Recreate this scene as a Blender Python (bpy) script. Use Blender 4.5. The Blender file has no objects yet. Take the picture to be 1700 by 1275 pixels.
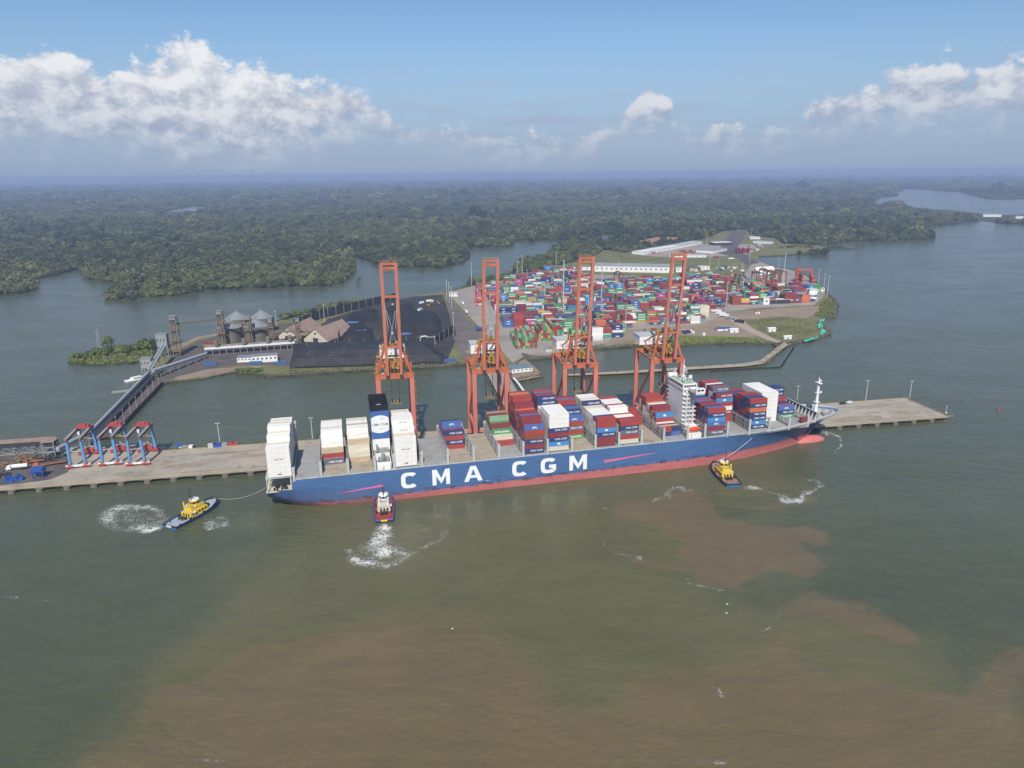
import bpy, bmesh, math, random
import numpy as np
from mathutils import Vector, Matrix
random.seed(7); RNG = np.random.default_rng(11)
R = math.radians
SC = bpy.context.scene
COL = SC.collection

# ------------------------------------------------------------------ camera
CAM_H = 180.0; F_PX = 1179.0; PITCH = math.atan(350.0 / F_PX); ROLL = R(0.55)
cam = bpy.data.cameras.new('camera')
cam.sensor_fit = 'HORIZONTAL'; cam.sensor_width = 36.0; cam.lens = F_PX / 1700.0 * 36.0
cam.clip_start = 1.0; cam.clip_end = 200000.0
cam_ob = bpy.data.objects.new('camera', cam); COL.objects.link(cam_ob)
cam_ob.matrix_world = Matrix.Translation((0, 0, CAM_H)) @ Matrix.Rotation(math.pi / 2 - PITCH, 4, 'X') @ Matrix.Rotation(-ROLL, 4, 'Z')
SC.camera = cam_ob

# ------------------------------------------------------------------ light, exposure
SUN_EL = 46.0
SHX, SHY = math.cos(R(90.0)) , 1.0
_a = R(10.2 + 90.0 - 9.5)                       # the way shadows fall on the ground
SHADOW_DIR = Vector((math.cos(_a), math.sin(_a), 0))
TO_SUN = Vector((-SHADOW_DIR.x * math.cos(R(SUN_EL)), -SHADOW_DIR.y * math.cos(R(SUN_EL)), math.sin(R(SUN_EL))))
sun = bpy.data.lights.new('sun', 'SUN'); sun.energy = 4.5; sun.angle = R(0.6); sun.color = (1.0, 0.955, 0.88)
sun_ob = bpy.data.objects.new('sun', sun); COL.objects.link(sun_ob)
sun_ob.rotation_euler = TO_SUN.to_track_quat('Z', 'Y').to_euler(); sun_ob.location = (0, -200, 400)
SC.view_settings.view_transform = 'Standard'; SC.view_settings.look = 'None'
SC.view_settings.exposure = 0.0; SC.view_settings.gamma = 1.0; SC.view_settings.use_curve_mapping = False
SC.cycles.max_bounces = 6; SC.cycles.diffuse_bounces = 2; SC.cycles.glossy_bounces = 2; SC.cycles.transparent_max_bounces = 8
SC.cycles.volume_bounces = 0; SC.cycles.caustics_reflective = False; SC.cycles.caustics_refractive = False
SC.cycles.use_denoising = True
SC.cycles.sample_clamp_indirect = 4.0

class NT:
    """small helper for building node trees"""
    def __init__(s, tree): s.t = tree; s.n = tree.nodes; s.l = tree.links
    def new(s, typ, **kw):
        n = s.n.new(typ)
        for k, v in kw.items(): setattr(n, k, v)
        return n
    def put(s, sock, v):
        if hasattr(v, 'is_linked') or isinstance(v, bpy.types.NodeSocket): s.l.new(v, sock)
        else: sock.default_value = v
    def math(s, op, a, b=0.0, c=0.0, clamp=False):
        n = s.new('ShaderNodeMath', operation=op); n.use_clamp = clamp
        s.put(n.inputs[0], a); s.put(n.inputs[1], b); s.put(n.inputs[2], c)
        return n.outputs[0]
    def mix(s, f, a, b, blend='MIX'):
        n = s.new('ShaderNodeMix', data_type='RGBA', blend_type=blend); n.clamp_factor = True
        s.put(n.inputs[0], f)
        s.put(n.inputs[6], a if not isinstance(a, tuple) else (*a[:3], 1)); s.put(n.inputs[7], b if not isinstance(b, tuple) else (*b[:3], 1))
        return n.outputs[2]
    def mapr(s, v, a, b, c=0.0, d=1.0, smooth=False):
        n = s.new('ShaderNodeMapRange'); n.clamp = True
        if smooth: n.interpolation_type = 'SMOOTHSTEP'
        s.put(n.inputs[0], v)
        for i, x in enumerate((a, b, c, d)): s.put(n.inputs[i + 1], x)
        return n.outputs[0]
    def noise(s, vec, scale, detail=3.0, rough=0.55, dist=0.0):
        n = s.new('ShaderNodeTexNoise'); s.put(n.inputs['Vector'], vec)
        n.inputs['Scale'].default_value = scale; n.inputs['Detail'].default_value = detail
        n.inputs['Roughness'].default_value = rough; n.inputs['Distortion'].default_value = dist
        return n.outputs[0]
    def vmath(s, op, a, b=None):
        n = s.new('ShaderNodeVectorMath', operation=op); s.put(n.inputs[0], a)
        if b is not None: s.put(n.inputs[1], b)
        return n.outputs[0]
    def combine(s, x, y, z):
        n = s.new('ShaderNodeCombineXYZ'); s.put(n.inputs[0], x); s.put(n.inputs[1], y); s.put(n.inputs[2], z); return n.outputs[0]

def lin(r, g, b):
    f = lambda c: (c / 255 / 12.92) if c / 255 <= 0.04045 else ((c / 255 + 0.055) / 1.055) ** 2.4
    return (f(r), f(g), f(b))

# ------------------------------------------------------------------ sky with clouds
world = bpy.data.worlds.new('World'); SC.world = world; world.use_nodes = True
w = NT(world.node_tree); w.n.clear()
sky = w.new('ShaderNodeTexSky', sky_type='NISHITA'); sky.sun_disc = False
sky.sun_elevation = R(SUN_EL); sky.sun_rotation = math.atan2(TO_SUN.x, TO_SUN.y); sky.altitude = 100; sky.air_density = 1.0; sky.dust_density = 0.6; sky.ozone_density = 1.0
SKY_STRENGTH = 0.10
tc = w.new('ShaderNodeTexCoord'); sep = w.new('ShaderNodeSeparateXYZ'); w.l.new(tc.outputs['Generated'], sep.inputs[0])
az = w.math('ARCTAN2', sep.outputs[0], sep.outputs[1]); el = w.math('ARCSINE', sep.outputs[2])
def curve(v, pts, lo, hi):
    n = w.new('ShaderNodeFloatCurve'); c = n.mapping.curves[0]
    xs = [((p[0] - lo) / (hi - lo), p[1]) for p in pts]
    c.points[0].location = xs[0]; c.points[-1].location = xs[-1]
    for p in xs[1:-1]: c.points.new(*p)
    n.mapping.update()
    w.put(n.inputs[1], w.mapr(v, lo, hi)); return n.outputs[0]
# silhouette height of the cumulus banks by compass bearing (pixel offset/1179 -> radians), elevations divided by 0.25
PXA = lambda x: math.atan((x - 850) / 1190.0)
PXE = lambda y: ((290 - y) / 1215.0) / 0.25
tops = [(-3.1416, .28), (-2.4, .1), (-1.9, .32), (-1.2, .15), (PXA(-300), .5), (PXA(-60), PXE(140)), (PXA(30), PXE(112)), (PXA(90), PXE(120)), (PXA(160), PXE(88)), (PXA(205), PXE(140)), (PXA(260), PXE(124)),
        (PXA(300), PXE(112)), (PXA(335), PXE(92)), (PXA(368), PXE(76)), (PXA(395), PXE(96)), (PXA(420), PXE(122)), (PXA(470), PXE(115)), (PXA(520), PXE(140)), (PXA(600), PXE(142)), (PXA(650), PXE(178)),
        (PXA(720), PXE(205)), (PXA(900), PXE(210)), (PXA(985), PXE(215)), (PXA(1035), PXE(158)), (PXA(1065), PXE(148)), (PXA(1098), PXE(164)), (PXA(1130), PXE(205)), (PXA(1290), PXE(208)),
        (PXA(1330), PXE(178)), (PXA(1440), PXE(150)), (PXA(1530), PXE(118)), (PXA(1575), PXE(146)), (PXA(1620), PXE(128)), (PXA(1700), PXE(140)), (PXA(1900), .3), (1.2, .1), (1.8, .3), (2.5, .12), (3.1416, .28)]
bases = [(-3.1416, .1), (PXA(-300), PXE(230)), (PXA(0), PXE(215)), (PXA(250), PXE(225)), (PXA(420), PXE(240)), (PXA(650), PXE(205)), (PXA(900), PXE(240)), (PXA(1060), PXE(205)), (PXA(1200), PXE(222)), (PXA(1400), PXE(206)), (PXA(1700), PXE(204)), (PXA(1900), .2), (3.1416, .1)]
topc = curve(az, tops, -math.pi, math.pi); basec = curve(az, bases, -math.pi, math.pi)
e = w.math('DIVIDE', el, 0.25)
P = w.combine(w.math('MULTIPLY', az, 1.0), w.math('MULTIPLY', el, 1.35), 3.7)
def fbm(p): return w.math('ADD', w.math('MULTIPLY', w.math('SUBTRACT', w.noise(p, 23, 8, 0.6), 0.5), 1.0), w.math('MULTIPLY', w.math('SUBTRACT', w.noise(p, 75, 5, 0.62), 0.5), 0.30))
n0 = fbm(P); n1 = fbm(w.vmath('ADD', P, (-0.010, 0.016, 0.0)))
edge = w.math('SUBTRACT', w.math('ADD', topc, w.math('MULTIPLY', n0, 0.40)), w.math('ADD', e, 0.055))
dens = w.mapr(edge, -0.012, 0.055, smooth=True)
under = w.math('SUBTRACT', w.math('ADD', e, w.math('MULTIPLY', n0, 0.30)), basec)
dens_low = w.mapr(under, -0.16, 0.10, 0.0, 1.0, smooth=True)
lit = w.mapr(w.math('SUBTRACT', n0, n1), -0.15, 0.10)
hgt = w.mapr(under, -0.02, 0.34)
bright = w.math('ADD', w.math('MULTIPLY', lit, 0.50), w.math('MULTIPLY', hgt, 0.55), clamp=True)
ccol = w.mix(bright, tuple(8.0 * c for c in (0.42, 0.49, 0.66)), tuple(9.6 * c for c in (0.90, 0.91, 0.93)))
amount = w.math('MULTIPLY', w.math('MULTIPLY', dens, dens_low), 0.94)
# faint layers of far cloud low down, and a whitish lower sky
band = w.noise(w.combine(w.math('MULTIPLY', az, 5.0), w.math('MULTIPLY', el, 42.0), 1.3), 1.6, 6, 0.6)
bandm = w.math('MULTIPLY', w.mapr(band, 0.44, 0.72, smooth=True), w.math('MULTIPLY', w.mapr(e, 0.02, 0.16, smooth=True), w.mapr(e, 0.62, 0.26, smooth=True)))
clear = w.mix(1.0, sky.outputs[0], (0.80, 0.94, 1.10), 'MULTIPLY')
skyc = w.mix(w.math('MULTIPLY', bandm, 0.62), clear, tuple(7.0 * c for c in (0.70, 0.73, 0.86)))
low = w.mapr(e, 0.75, 0.02, smooth=True)
skyc = w.mix(w.math('MULTIPLY', low, 0.80), skyc, (2.80, 3.68, 5.75))
wisp = w.mapr(w.noise(w.combine(w.math('MULTIPLY', az, 3.0), w.math('MULTIPLY', el, 9.0), 8.1), 2.0, 7, 0.62, 0.6), 0.58, 0.86, smooth=True)
skyc = w.mix(w.math('MULTIPLY', wisp, 0.10), skyc, (7.5, 7.8, 8.2))
final = w.mix(amount, skyc, ccol)
bg = w.new('ShaderNodeBackground'); w.l.new(final, bg.inputs[0]); bg.inputs[1].default_value = SKY_STRENGTH
out = w.new('ShaderNodeOutputWorld'); w.l.new(bg.outputs[0], out.inputs[0])

# ------------------------------------------------------------------ geometry of the place
_cp, _sp, _cr, _sr = math.cos(PITCH), math.sin(PITCH), math.cos(ROLL), math.sin(ROLL)
def G(x, y, z=0.0):
    """ground point (height z) that the survey sheet (the 1700 x 1275 view from the drone) shows at x, y"""
    u, v = x - 850.0, y - 637.5
    u, v = u * _cr - v * _sr, u * _sr + v * _cr
    d = (u, F_PX * _cp - v * _sp, -(v * _cp + F_PX * _sp))
    t = (z - CAM_H) / d[2]
    return Vector((d[0] * t, d[1] * t, z))
def to_sheet(X, Y, Z):
    Z = Z - CAM_H
    c = Y * _cp - Z * _sp
    u = F_PX * X / c; v = F_PX * (-Y * _sp - Z * _cp) / c
    return 850 + u * _cr + v * _sr, 637.5 - u * _sr + v * _cr
def inside(px, py, poly):
    px = np.asarray(px); py = np.asarray(py); r = np.zeros(px.shape, bool); n = len(poly)
    for i in range(n):
        x1, y1 = poly[i][:2]; x2, y2 = poly[(i + 1) % n][:2]
        if y1 == y2: continue
        c = ((y1 > py) != (y2 > py)) & (px < (x2 - x1) * (py - y1) / (y2 - y1) + x1)
        r ^= c
    return r
QH = R(10.2)
QO = G(455, 837); QU = Vector((math.cos(QH), math.sin(QH), 0)); QV = Vector((-math.sin(QH), math.cos(QH), 0))
def Q(u, v, z=0.0): p = QO + QU * u + QV * v; return Vector((p.x, p.y, z))
SH = R(13.5)
SU = Vector((math.cos(SH), math.sin(SH), 0)); SV = Vector((-math.sin(SH), math.cos(SH), 0)); SO = G(800, 814) - SU * 119.0

# ------------------------------------------------------------------ mesh helpers
class MB:
    def __init__(s): s.v = []; s.f = []; s.m = []; s.c = []; s.mi = 0; s.col = None
    def face(s, idx): s.f.append(idx); s.m.append(s.mi); s.c.append(s.col)
    def quad(s, a, b, c, d):
        n = len(s.v); s.v += [tuple(a), tuple(b), tuple(c), tuple(d)]; s.face((n, n + 1, n + 2, n + 3))
    def poly(s, pts):
        n = len(s.v); s.v += [tuple(p) for p in pts]; s.face(tuple(range(n, n + len(pts))))
    def box(s, x0, y0, z0, x1, y1, z1, M=None):
        n = len(s.v); P = [(x0, y0, z0), (x1, y0, z0), (x1, y1, z0), (x0, y1, z0), (x0, y0, z1), (x1, y0, z1), (x1, y1, z1), (x0, y1, z1)]
        if M is not None: P = [tuple(M @ Vector(p)) for p in P]
        s.v += P
        for q in ((0, 3, 2, 1), (4, 5, 6, 7), (0, 1, 5, 4), (1, 2, 6, 5), (2, 3, 7, 6), (3, 0, 4, 7)): s.face(tuple(n + i for i in q))
    def cbox(s, c, sx, sy, sz, rz=0.0):
        M = Matrix.Translation(c) @ Matrix.Rotation(rz, 4, 'Z')
        s.box(-sx / 2, -sy / 2, -sz / 2, sx / 2, sy / 2, sz / 2, M)
    def bar(s, p, q, w, h=None, up=(0, 0, 1)):
        p = Vector(p); q = Vector(q); h = w if h is None else h
        d = (q - p); L = d.length
        if L < 1e-6: return
        d.normalize(); up = Vector(up)
        if abs(d.dot(up)) > 0.97: up = Vector((1, 0, 0)) if abs(d.x) < 0.9 else Vector((0, 1, 0))
        x = d.cross(up).normalized(); y = x.cross(d).normalized()
        M = Matrix((( x.x, d.x, y.x, p.x), (x.y, d.y, y.y, p.y), (x.z, d.z, y.z, p.z), (0, 0, 0, 1)))
        s.box(-w / 2, 0, -h / 2, w / 2, L, h / 2, M)
    def tube(s, p, q, r0, r1=None, n=8, caps=True):
        p = Vector(p); q = Vector(q); r1 = r0 if r1 is None else r1
        d = (q - p).normalized(); up = Vector((0, 0, 1)) if abs(d.z) < 0.95 else Vector((1, 0, 0))
        x = d.cross(up).normalized(); y = x.cross(d).normalized(); k = len(s.v)
        for c, r in ((p, r0), (q, r1)):
            for i in range(n):
                a = 2 * math.pi * i / n; s.v.append(tuple(c + x * math.cos(a) * r + y * math.sin(a) * r))
        for i in range(n): j = (i + 1) % n; s.face((k + i, k + j, k + n + j, k + n + i))
        if caps: s.face(tuple(k + n - 1 - i for i in range(n))); s.face(tuple(k + n + i for i in range(n)))
    def prism(s, poly, z0, z1, bottom=False):
        n = len(s.v); m = len(poly)
        a = sum(poly[i][0] * poly[(i + 1) % m][1] - poly[(i + 1) % m][0] * poly[i][1] for i in range(m))
        if a < 0: poly = poly[::-1]
        s.v += [(p[0], p[1], z0) for p in poly] + [(p[0], p[1], z1) for p in poly]
        s.face(tuple(range(n + m, n + 2 * m)))
        if bottom: s.face(tuple(range(n + m - 1, n - 1, -1)))
        for i in range(m): j = (i + 1) % m; s.face((n + i, n + j, n + m + j, n + m + i))
    def mesh(s, name, mats, smooth=False):
        me = bpy.data.meshes.new(name); me.from_pydata(s.v, [], s.f)
        for m in (mats if isinstance(mats, (list, tuple)) else [mats]): me.materials.append(m)
        if any(s.m): me.polygons.foreach_set('material_index', s.m)
        if any(c is not None for c in s.c):
            at = me.color_attributes.new('Col', 'FLOAT_COLOR', 'CORNER')
            arr = []
            for f, c in zip(s.f, s.c): arr += [*(c or (.5, .5, .5)), 1.0] * len(f)
            at.data.foreach_set('color', arr)
        if smooth: me.polygons.foreach_set('use_smooth', [True] * len(me.polygons))
        me.update(); return me
    def obj(s, name, mats, parent=None, smooth=False):
        return link(name, s.mesh(name, mats, smooth), parent)
def link(name, me, parent=None):
    o = bpy.data.objects.new(name, me); COL.objects.link(o)
    if parent is not None: o.parent = parent
    return o
def tag(o, label, cat, group=None):
    o['label'] = label; o['category'] = cat
    if group: o['group'] = group
    return o
def empty(name, loc, rz, label, cat, group=None):
    o = bpy.data.objects.new(name, None); COL.objects.link(o); o.location = loc; o.rotation_euler = (0, 0, rz)
    o.empty_display_size = 0.5
    return tag(o, label, cat, group)
def copy_tree(o, loc, rz, label=None, group=None):
    def rec(a, parent):
        c = a.copy(); COL.objects.link(c); c.parent = parent
        for ch in a.children: rec(ch, c)
        return c
    c = rec(o, None); c.location = loc; c.rotation_euler = (0, 0, rz)
    if label: c['label'] = label
    if group: c['group'] = group
    return c
def structure(o): o['kind'] = 'structure'; return o
def stuff(o): o['kind'] = 'stuff'; return o

# ------------------------------------------------------------------ materials
MATS = {}
def mat(name, col, rough=0.6, var=0.18, scale=0.25, stain=None, stain_amt=0.0, stain_scale=0.15, metal=0.0, bump=0.0, bscale=2.0, attr=None, streak=False):
    if name in MATS: return MATS[name]
    m = bpy.data.materials.new(name); m.use_nodes = True; t = NT(m.node_tree)
    b = t.n['Principled BSDF']; tc = t.new('ShaderNodeTexCoord'); p = tc.outputs['Object']
    n = t.noise(p, scale, 5, 0.62)
    if attr:
        a = t.new('ShaderNodeAttribute'); a.attribute_name = attr; base = a.outputs['Color']
    else: base = (*col, 1)
    dark = t.mix(1.0, base, (1 - var,) * 3, 'MULTIPLY'); lite = t.mix(1.0, base, (1 + var,) * 3, 'MULTIPLY')
    c = t.mix(t.mapr(n, 0.3, 0.7), dark, lite)
    if stain is not None:
        q = p
        if streak: q = t.vmath('MULTIPLY', p, (1, 1, 0.15))
        sn = t.noise(q, stain_scale, 6, 0.68)
        c = t.mix(t.math('MULTIPLY', t.mapr(sn, 0.52, 0.70), stain_amt), c, stain)
    t.put(b.inputs['Base Color'], c); b.inputs['Roughness'].default_value = rough; b.inputs['Metallic'].default_value = metal
    b.inputs['Specular IOR Level'].default_value = 0.35
    if bump:
        bn = t.new('ShaderNodeBump'); bn.inputs['Strength'].default_value = 1.0; bn.inputs['Distance'].default_value = bump
        t.put(bn.inputs['Height'], t.noise(p, bscale, 5, 0.6)); t.l.new(bn.outputs[0], b.inputs['Normal'])
    MATS[name] = m; return m
RUST = lin(110, 62, 38)
M_conc = mat('concrete', lin(168, 158, 142), 0.85, 0.16, 0.05, lin(120, 108, 92), 0.7, 0.09, bump=0.03)
M_concd = mat('old_concrete', lin(120, 112, 100), 0.9, 0.25, 0.3, lin(60, 54, 46), 0.8, 0.4, bump=0.05)
M_asph = mat('asphalt', lin(96, 90, 86), 0.9, 0.2, 0.08, lin(70, 64, 60), 0.6, 0.06)
M_yard = mat('yard_paving', lin(158, 148, 138), 0.9, 0.14, 0.03, lin(118, 108, 100), 0.6, 0.02)
M_white = mat('white_paint', lin(234, 232, 228), 0.5, 0.05, 0.3, lin(200, 192, 180), 0.4, 0.25, streak=True)
M_grey = mat('grey_steel', lin(150, 152, 152), 0.55, 0.12, 0.4, RUST, 0.35, 0.5)
M_lgrey = mat('pale_grey_steel', lin(188, 188, 184), 0.55, 0.10, 0.4, lin(140, 120, 100), 0.5, 0.3)
M_dgrey = mat('dark_steel', lin(62, 62, 64), 0.6, 0.2, 0.4)
M_black = mat('black', lin(28, 28, 30), 0.7, 0.3, 0.5)
M_rubber = mat('rubber', lin(34, 34, 36), 0.9, 0.3, 0.5)
M_orange = mat('crane_orange', lin(190, 106, 72), 0.5, 0.20, 0.2, RUST, 0.5, 0.35, streak=True)
M_pink = mat('crane_faded_orange', lin(198, 120, 102), 0.55, 0.10, 0.12, lin(190, 80, 50), 0.6, 0.2, streak=True)
M_yellow = mat('yellow_paint', lin(178, 138, 66), 0.5, 0.15, 0.4, lin(140, 100, 30), 0.4, 0.5)
M_tugy = mat('tug_yellow', lin(236, 196, 20), 0.45, 0.08, 0.4)
M_tugb = mat('tug_blue', lin(54, 108, 168), 0.45, 0.15, 0.4, lin(120, 130, 140), 0.3, 0.5)
M_tugp = mat('tug_dark_hull', lin(62, 38, 56), 0.5, 0.2, 0.4)
M_navyp = mat('bright_blue_paint', lin(44, 84, 158), 0.5, 0.12, 0.4)
M_red = mat('red_paint', lin(172, 76, 72), 0.5, 0.15, 0.4, lin(120, 60, 52), 0.5, 0.5)
M_rtgb = mat('gantry_blue', lin(96, 146, 192), 0.5, 0.12, 0.3, lin(160, 110, 80), 0.3, 0.5)
M_glass = mat('dark_glass', lin(22, 30, 36), 0.12, 0.1, 0.5)
M_wood = mat('timber', lin(150, 96, 60), 0.8, 0.2, 0.4)
M_hatch = mat('hatch_cover_grey', lin(158, 158, 156), 0.7, 0.10, 0.2, lin(128, 116, 100), 0.6, 0.12)
M_hatcht = mat('hatch_cover_tan', lin(168, 156, 138), 0.75, 0.12, 0.2, lin(132, 112, 88), 0.7, 0.12)
M_grass = mat('grass', lin(112, 110, 68), 0.95, 0.35, 0.03, lin(132, 120, 86), 0.8, 0.02, bump=0.4, bscale=0.5)
M_grassb = mat('bright_grass', lin(124, 130, 56), 0.95, 0.35, 0.05, lin(96, 98, 56), 0.7, 0.04, bump=0.5, bscale=0.5)
M_dirt = mat('bare_earth', lin(150, 132, 112), 0.95, 0.2, 0.04, lin(112, 104, 80), 0.8, 0.02, bump=0.2, bscale=0.4)
M_claydirt = mat('clay_earth', lin(168, 130, 92), 0.95, 0.15, 0.03, lin(130, 116, 76), 0.6, 0.02)
M_coal = mat('coal', lin(38, 38, 42), 0.8, 0.4, 0.08, lin(70, 62, 58), 0.4, 0.05, bump=0.8, bscale=0.3)
M_coalg = mat('coal_dust_ground', lin(58, 55, 54), 0.9, 0.3, 0.04, lin(92, 84, 78), 0.7, 0.03)
M_tarp = mat('black_tarpaulin', lin(44, 45, 50), 0.75, 0.25, 0.1, lin(84, 80, 76), 0.5, 0.1, bump=0.3, bscale=0.4)
M_rock = mat('riprap', lin(98, 90, 80), 0.95, 0.45, 0.25, lin(50, 46, 42), 0.9, 0.3)
M_brown = mat('brown_roof', lin(156, 132, 118), 0.8, 0.16, 0.15, lin(118, 98, 88), 0.6, 0.1)
M_cream = mat('cream_wall', lin(206, 196, 172), 0.8, 0.10, 0.2, lin(140, 126, 104), 0.6, 0.15)
M_silo = mat('silo_steel', lin(124, 118, 106), 0.5, 0.12, 0.2, lin(110, 84, 60), 0.6, 0.12, metal=0.2, streak=True)
M_siloroof = mat('silo_roof', lin(134, 138, 140), 0.5, 0.1, 0.2)
M_tower = mat('tower_rust', lin(136, 116, 84), 0.7, 0.25, 0.4)
M_tube = mat('conveyor_galvanised', lin(164, 168, 170), 0.6, 0.1, 0.3)
M_green = mat('green_sheet', lin(76, 190, 160), 0.7, 0.15, 0.1)
M_wroof = mat('warehouse_roof', lin(150, 150, 154), 0.7, 0.1, 0.05)
M_deckred = mat('deck_red', lin(150, 66, 52), 0.8, 0.15, 0.4)
M_deckgrey = mat('deck_grey', lin(160, 164, 170), 0.75, 0.12, 0.4)
M_lifeboat = mat('lifeboat_orange', lin(226, 70, 30), 0.4, 0.08, 0.4)
HAZE_DENSITY = 1.2e-4
# ------------------------------------------------------------------ land outline (survey sheet coordinates)
SHORE = [(-300, 520), (0, 488), (30, 487), (53, 481), (57, 472), (53, 463.5), (81, 458), (123, 447.7), (138, 449), (141, 460), (155, 464), (173, 465.5), (190, 470), (186, 484), (176, 492), (180, 496), (191, 497.5), (247, 495), (290, 490), (318, 485.5), (353, 479),
    (410, 477.5), (459, 476), (529, 475), (565, 470.6), (586, 453), (589, 446), (584, 434), (577.6, 424.7), (590, 426), (606, 430), (630, 438.8), (650, 442), (680, 444), (729, 444), (768, 435), (777, 428), (778, 418), (773.5, 412.4),
    (786, 409), (800, 410.5), (835, 411), (849, 407.8), (852, 404), (849, 400), (878, 399.3), (930, 397.5), (950, 400), (948, 405), (925, 410), (914, 417), (905, 428), (880, 432), (864, 435), (856, 444), (853, 452), (838, 462), (786, 472), (760, 478), (744, 482), (723, 488), (686, 491.5), (662, 496),
    (615, 504), (544, 512), (500, 521), (455, 533), (400, 545), (358, 553), (320, 562), (284, 571), (262, 575), (240, 570), (190, 575), (150, 581), (120, 591), (112, 599), (117, 605), (165, 606), (220, 602), (248, 599), (256, 606), (252, 618), (256, 630), (270, 637), (292, 634), (339, 628), (388, 618), (398, 622),
    (437, 622.5), (443, 626), (487, 623), (561, 618), (620, 615), (688, 611.5), (723, 610.6), (774, 605.5), (800, 614), (830, 625), (861, 632), (899, 625), (899, 617), (884, 604), (871, 594), (880, 597.5), (915, 594.5), (950, 587), (986, 580), (1045, 575.5), (1129, 573.3),
    (1174, 571.3), (1241, 570), (1281, 571), (1293, 577), (1258, 599), (1230, 603.5), (1129, 609.5), (1030, 615), (940, 619), (934, 622), (940, 625), (1030, 621), (1130, 615), (1236, 609), (1268, 605), (1308, 575), (1335, 565), (1371, 556), (1375, 548), (1360, 537), (1369, 528), (1384, 528),
    (1388, 503), (1374, 488), (1370, 478), (1355, 467.5), (1338, 455), (1315, 447), (1284, 441.5), (1262, 433), (1259, 426), (1306, 424), (1372, 422), (1377, 415), (1419, 413.5), (1383, 406), (1394, 400.5), (1440, 400), (1481, 399.6), (1520, 398.5), (1549, 396.5), (1551, 391), (1540, 382), (1536, 377), (1560, 374), (1591, 371), (1605, 367), (1630, 366), (1660, 370), (1700, 372), (2100, 377)]
WATERS = [('lake', [(1446, 338), (1456, 329), (1470, 326), (1492, 325), (1484, 319), (1500, 314.5), (1512, 313.4), (1540, 315), (1590, 318.5), (1612, 323), (1645, 331), (1670, 331), (1700, 329.5), (1960, 324), (1960, 365), (1700, 356), (1660, 357.5), (1627, 354.5), (1590, 350), (1547, 347.5), (1520, 345), (1503, 340), (1500, 332.5), (1478, 333), (1462, 339)]),
          ('pond', [(264, 352.5), (285, 348.5), (318, 343.5), (344, 341.5), (340, 345), (332, 350), (300, 351.5)]),
          ('pond', [(368, 331.2), (378, 328.8), (390, 329.6), (382, 331.6)]),
          ('pond', [(991, 389.5), (1010, 388), (1051, 387.5), (1048, 393), (1027, 396.5), (996, 398.5)])]
BUILT = [(855, 462), (866, 454), (900, 449), (930, 440), (960, 432), (985, 425), (1000, 415), (1040, 420), (1058, 417), (1085, 408), (1100, 410), (1170, 396), (1196, 384), (1238, 381), (1255, 392), (1290, 396), (1300, 404), (1392, 407), (1420, 414), (1300, 426), (1400, 470), (1400, 560), (1000, 660), (270, 640), (258, 625), (262, 577), (350, 550), (455, 531), (700, 488), (760, 478)]

def land_z(base): return base
def flat(name, pts, z, m, depth=0.25, parent=None):
    """a low slab of ground cover whose outline is given on the survey sheet"""
    P = [G(x, y, z) for x, y in pts]
    b = MB(); b.prism([(p.x, p.y) for p in P], z - depth, z); return b.obj(name, m, parent)

M_forestfloor = mat('forest_floor', lin(52, 56, 40), 0.95, 0.3, 0.004, lin(78, 78, 56), 0.6, 0.002)
def forest_ground_material():
    m = M_forestfloor; t = NT(m.node_tree); b = t.n['Principled BSDF']
    bn = t.new('ShaderNodeBump'); bn.inputs['Distance'].default_value = 30.0; tc = t.new('ShaderNodeTexCoord')
    t.put(bn.inputs['Height'], t.noise(tc.outputs['Object'], 0.02, 3, 0.7)); t.l.new(bn.outputs[0], b.inputs['Normal'])
    geo = t.new('ShaderNodeNewGeometry')
    src = b.inputs['Base Color'].links[0].from_socket
    tone = t.noise(tc.outputs['Object'], 0.0011, 4, 0.6)
    t.put(b.inputs['Base Color'], t.mix(t.mapr(tone, 0.35, 0.68), src, lin(86, 92, 62)))
forest_ground_material()

pts = [G(x, y, 1.2) for x, y in SHORE]
ring = [(p.x, p.y) for p in pts] + [(60000, 3500), (60000, 60000), (-60000, 60000), (-60000, 900)]
g = MB(); g.prism(ring, -3.0, 1.2)
structure(g.obj('ground', M_forestfloor))

# ------------------------------------------------------------------ water: one sheet, finely meshed where silt and foam need it
def vnoise(x, y, seed=0):
    xi = np.floor(x).astype(np.int64); yi = np.floor(y).astype(np.int64); fx = x - xi; fy = y - yi
    fx = fx * fx * (3 - 2 * fx); fy = fy * fy * (3 - 2 * fy)
    def h(a, b):
        n = (a * 374761393 + b * 668265263 + seed * 1442695041) & 0xFFFFFFFF
        n = ((n ^ (n >> 13)) * 1274126177) & 0xFFFFFFFF
        return ((n ^ (n >> 16)) & 0xFFFF) / 65535.0
    return (h(xi, yi) * (1 - fx) + h(xi + 1, yi) * fx) * (1 - fy) + (h(xi, yi + 1) * (1 - fx) + h(xi + 1, yi + 1) * fx) * fy
def fbm2(x, y, oct=5, seed=0):
    r = 0; a = 0.5; f = 1.0
    for i in range(oct): r = r + a * vnoise(x * f + 17.3 * i, y * f - 9.1 * i, seed + i); a *= 0.5; f *= 2.03
    return r - 0.5
def sdist(X, Y, poly):
    """signed distance to a polygon, positive inside"""
    d = np.full(X.shape, 1e9); n = len(poly)
    for i in range(n):
        ax, ay = poly[i]; bx, by = poly[(i + 1) % n]; ex, ey = bx - ax, by - ay
        t = np.clip(((X - ax) * ex + (Y - ay) * ey) / (ex * ex + ey * ey + 1e-9), 0, 1)
        d = np.minimum(d, np.hypot(X - ax - t * ex, Y - ay - t * ey))
    return np.where(inside(X, Y, poly), d, -d)
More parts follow.
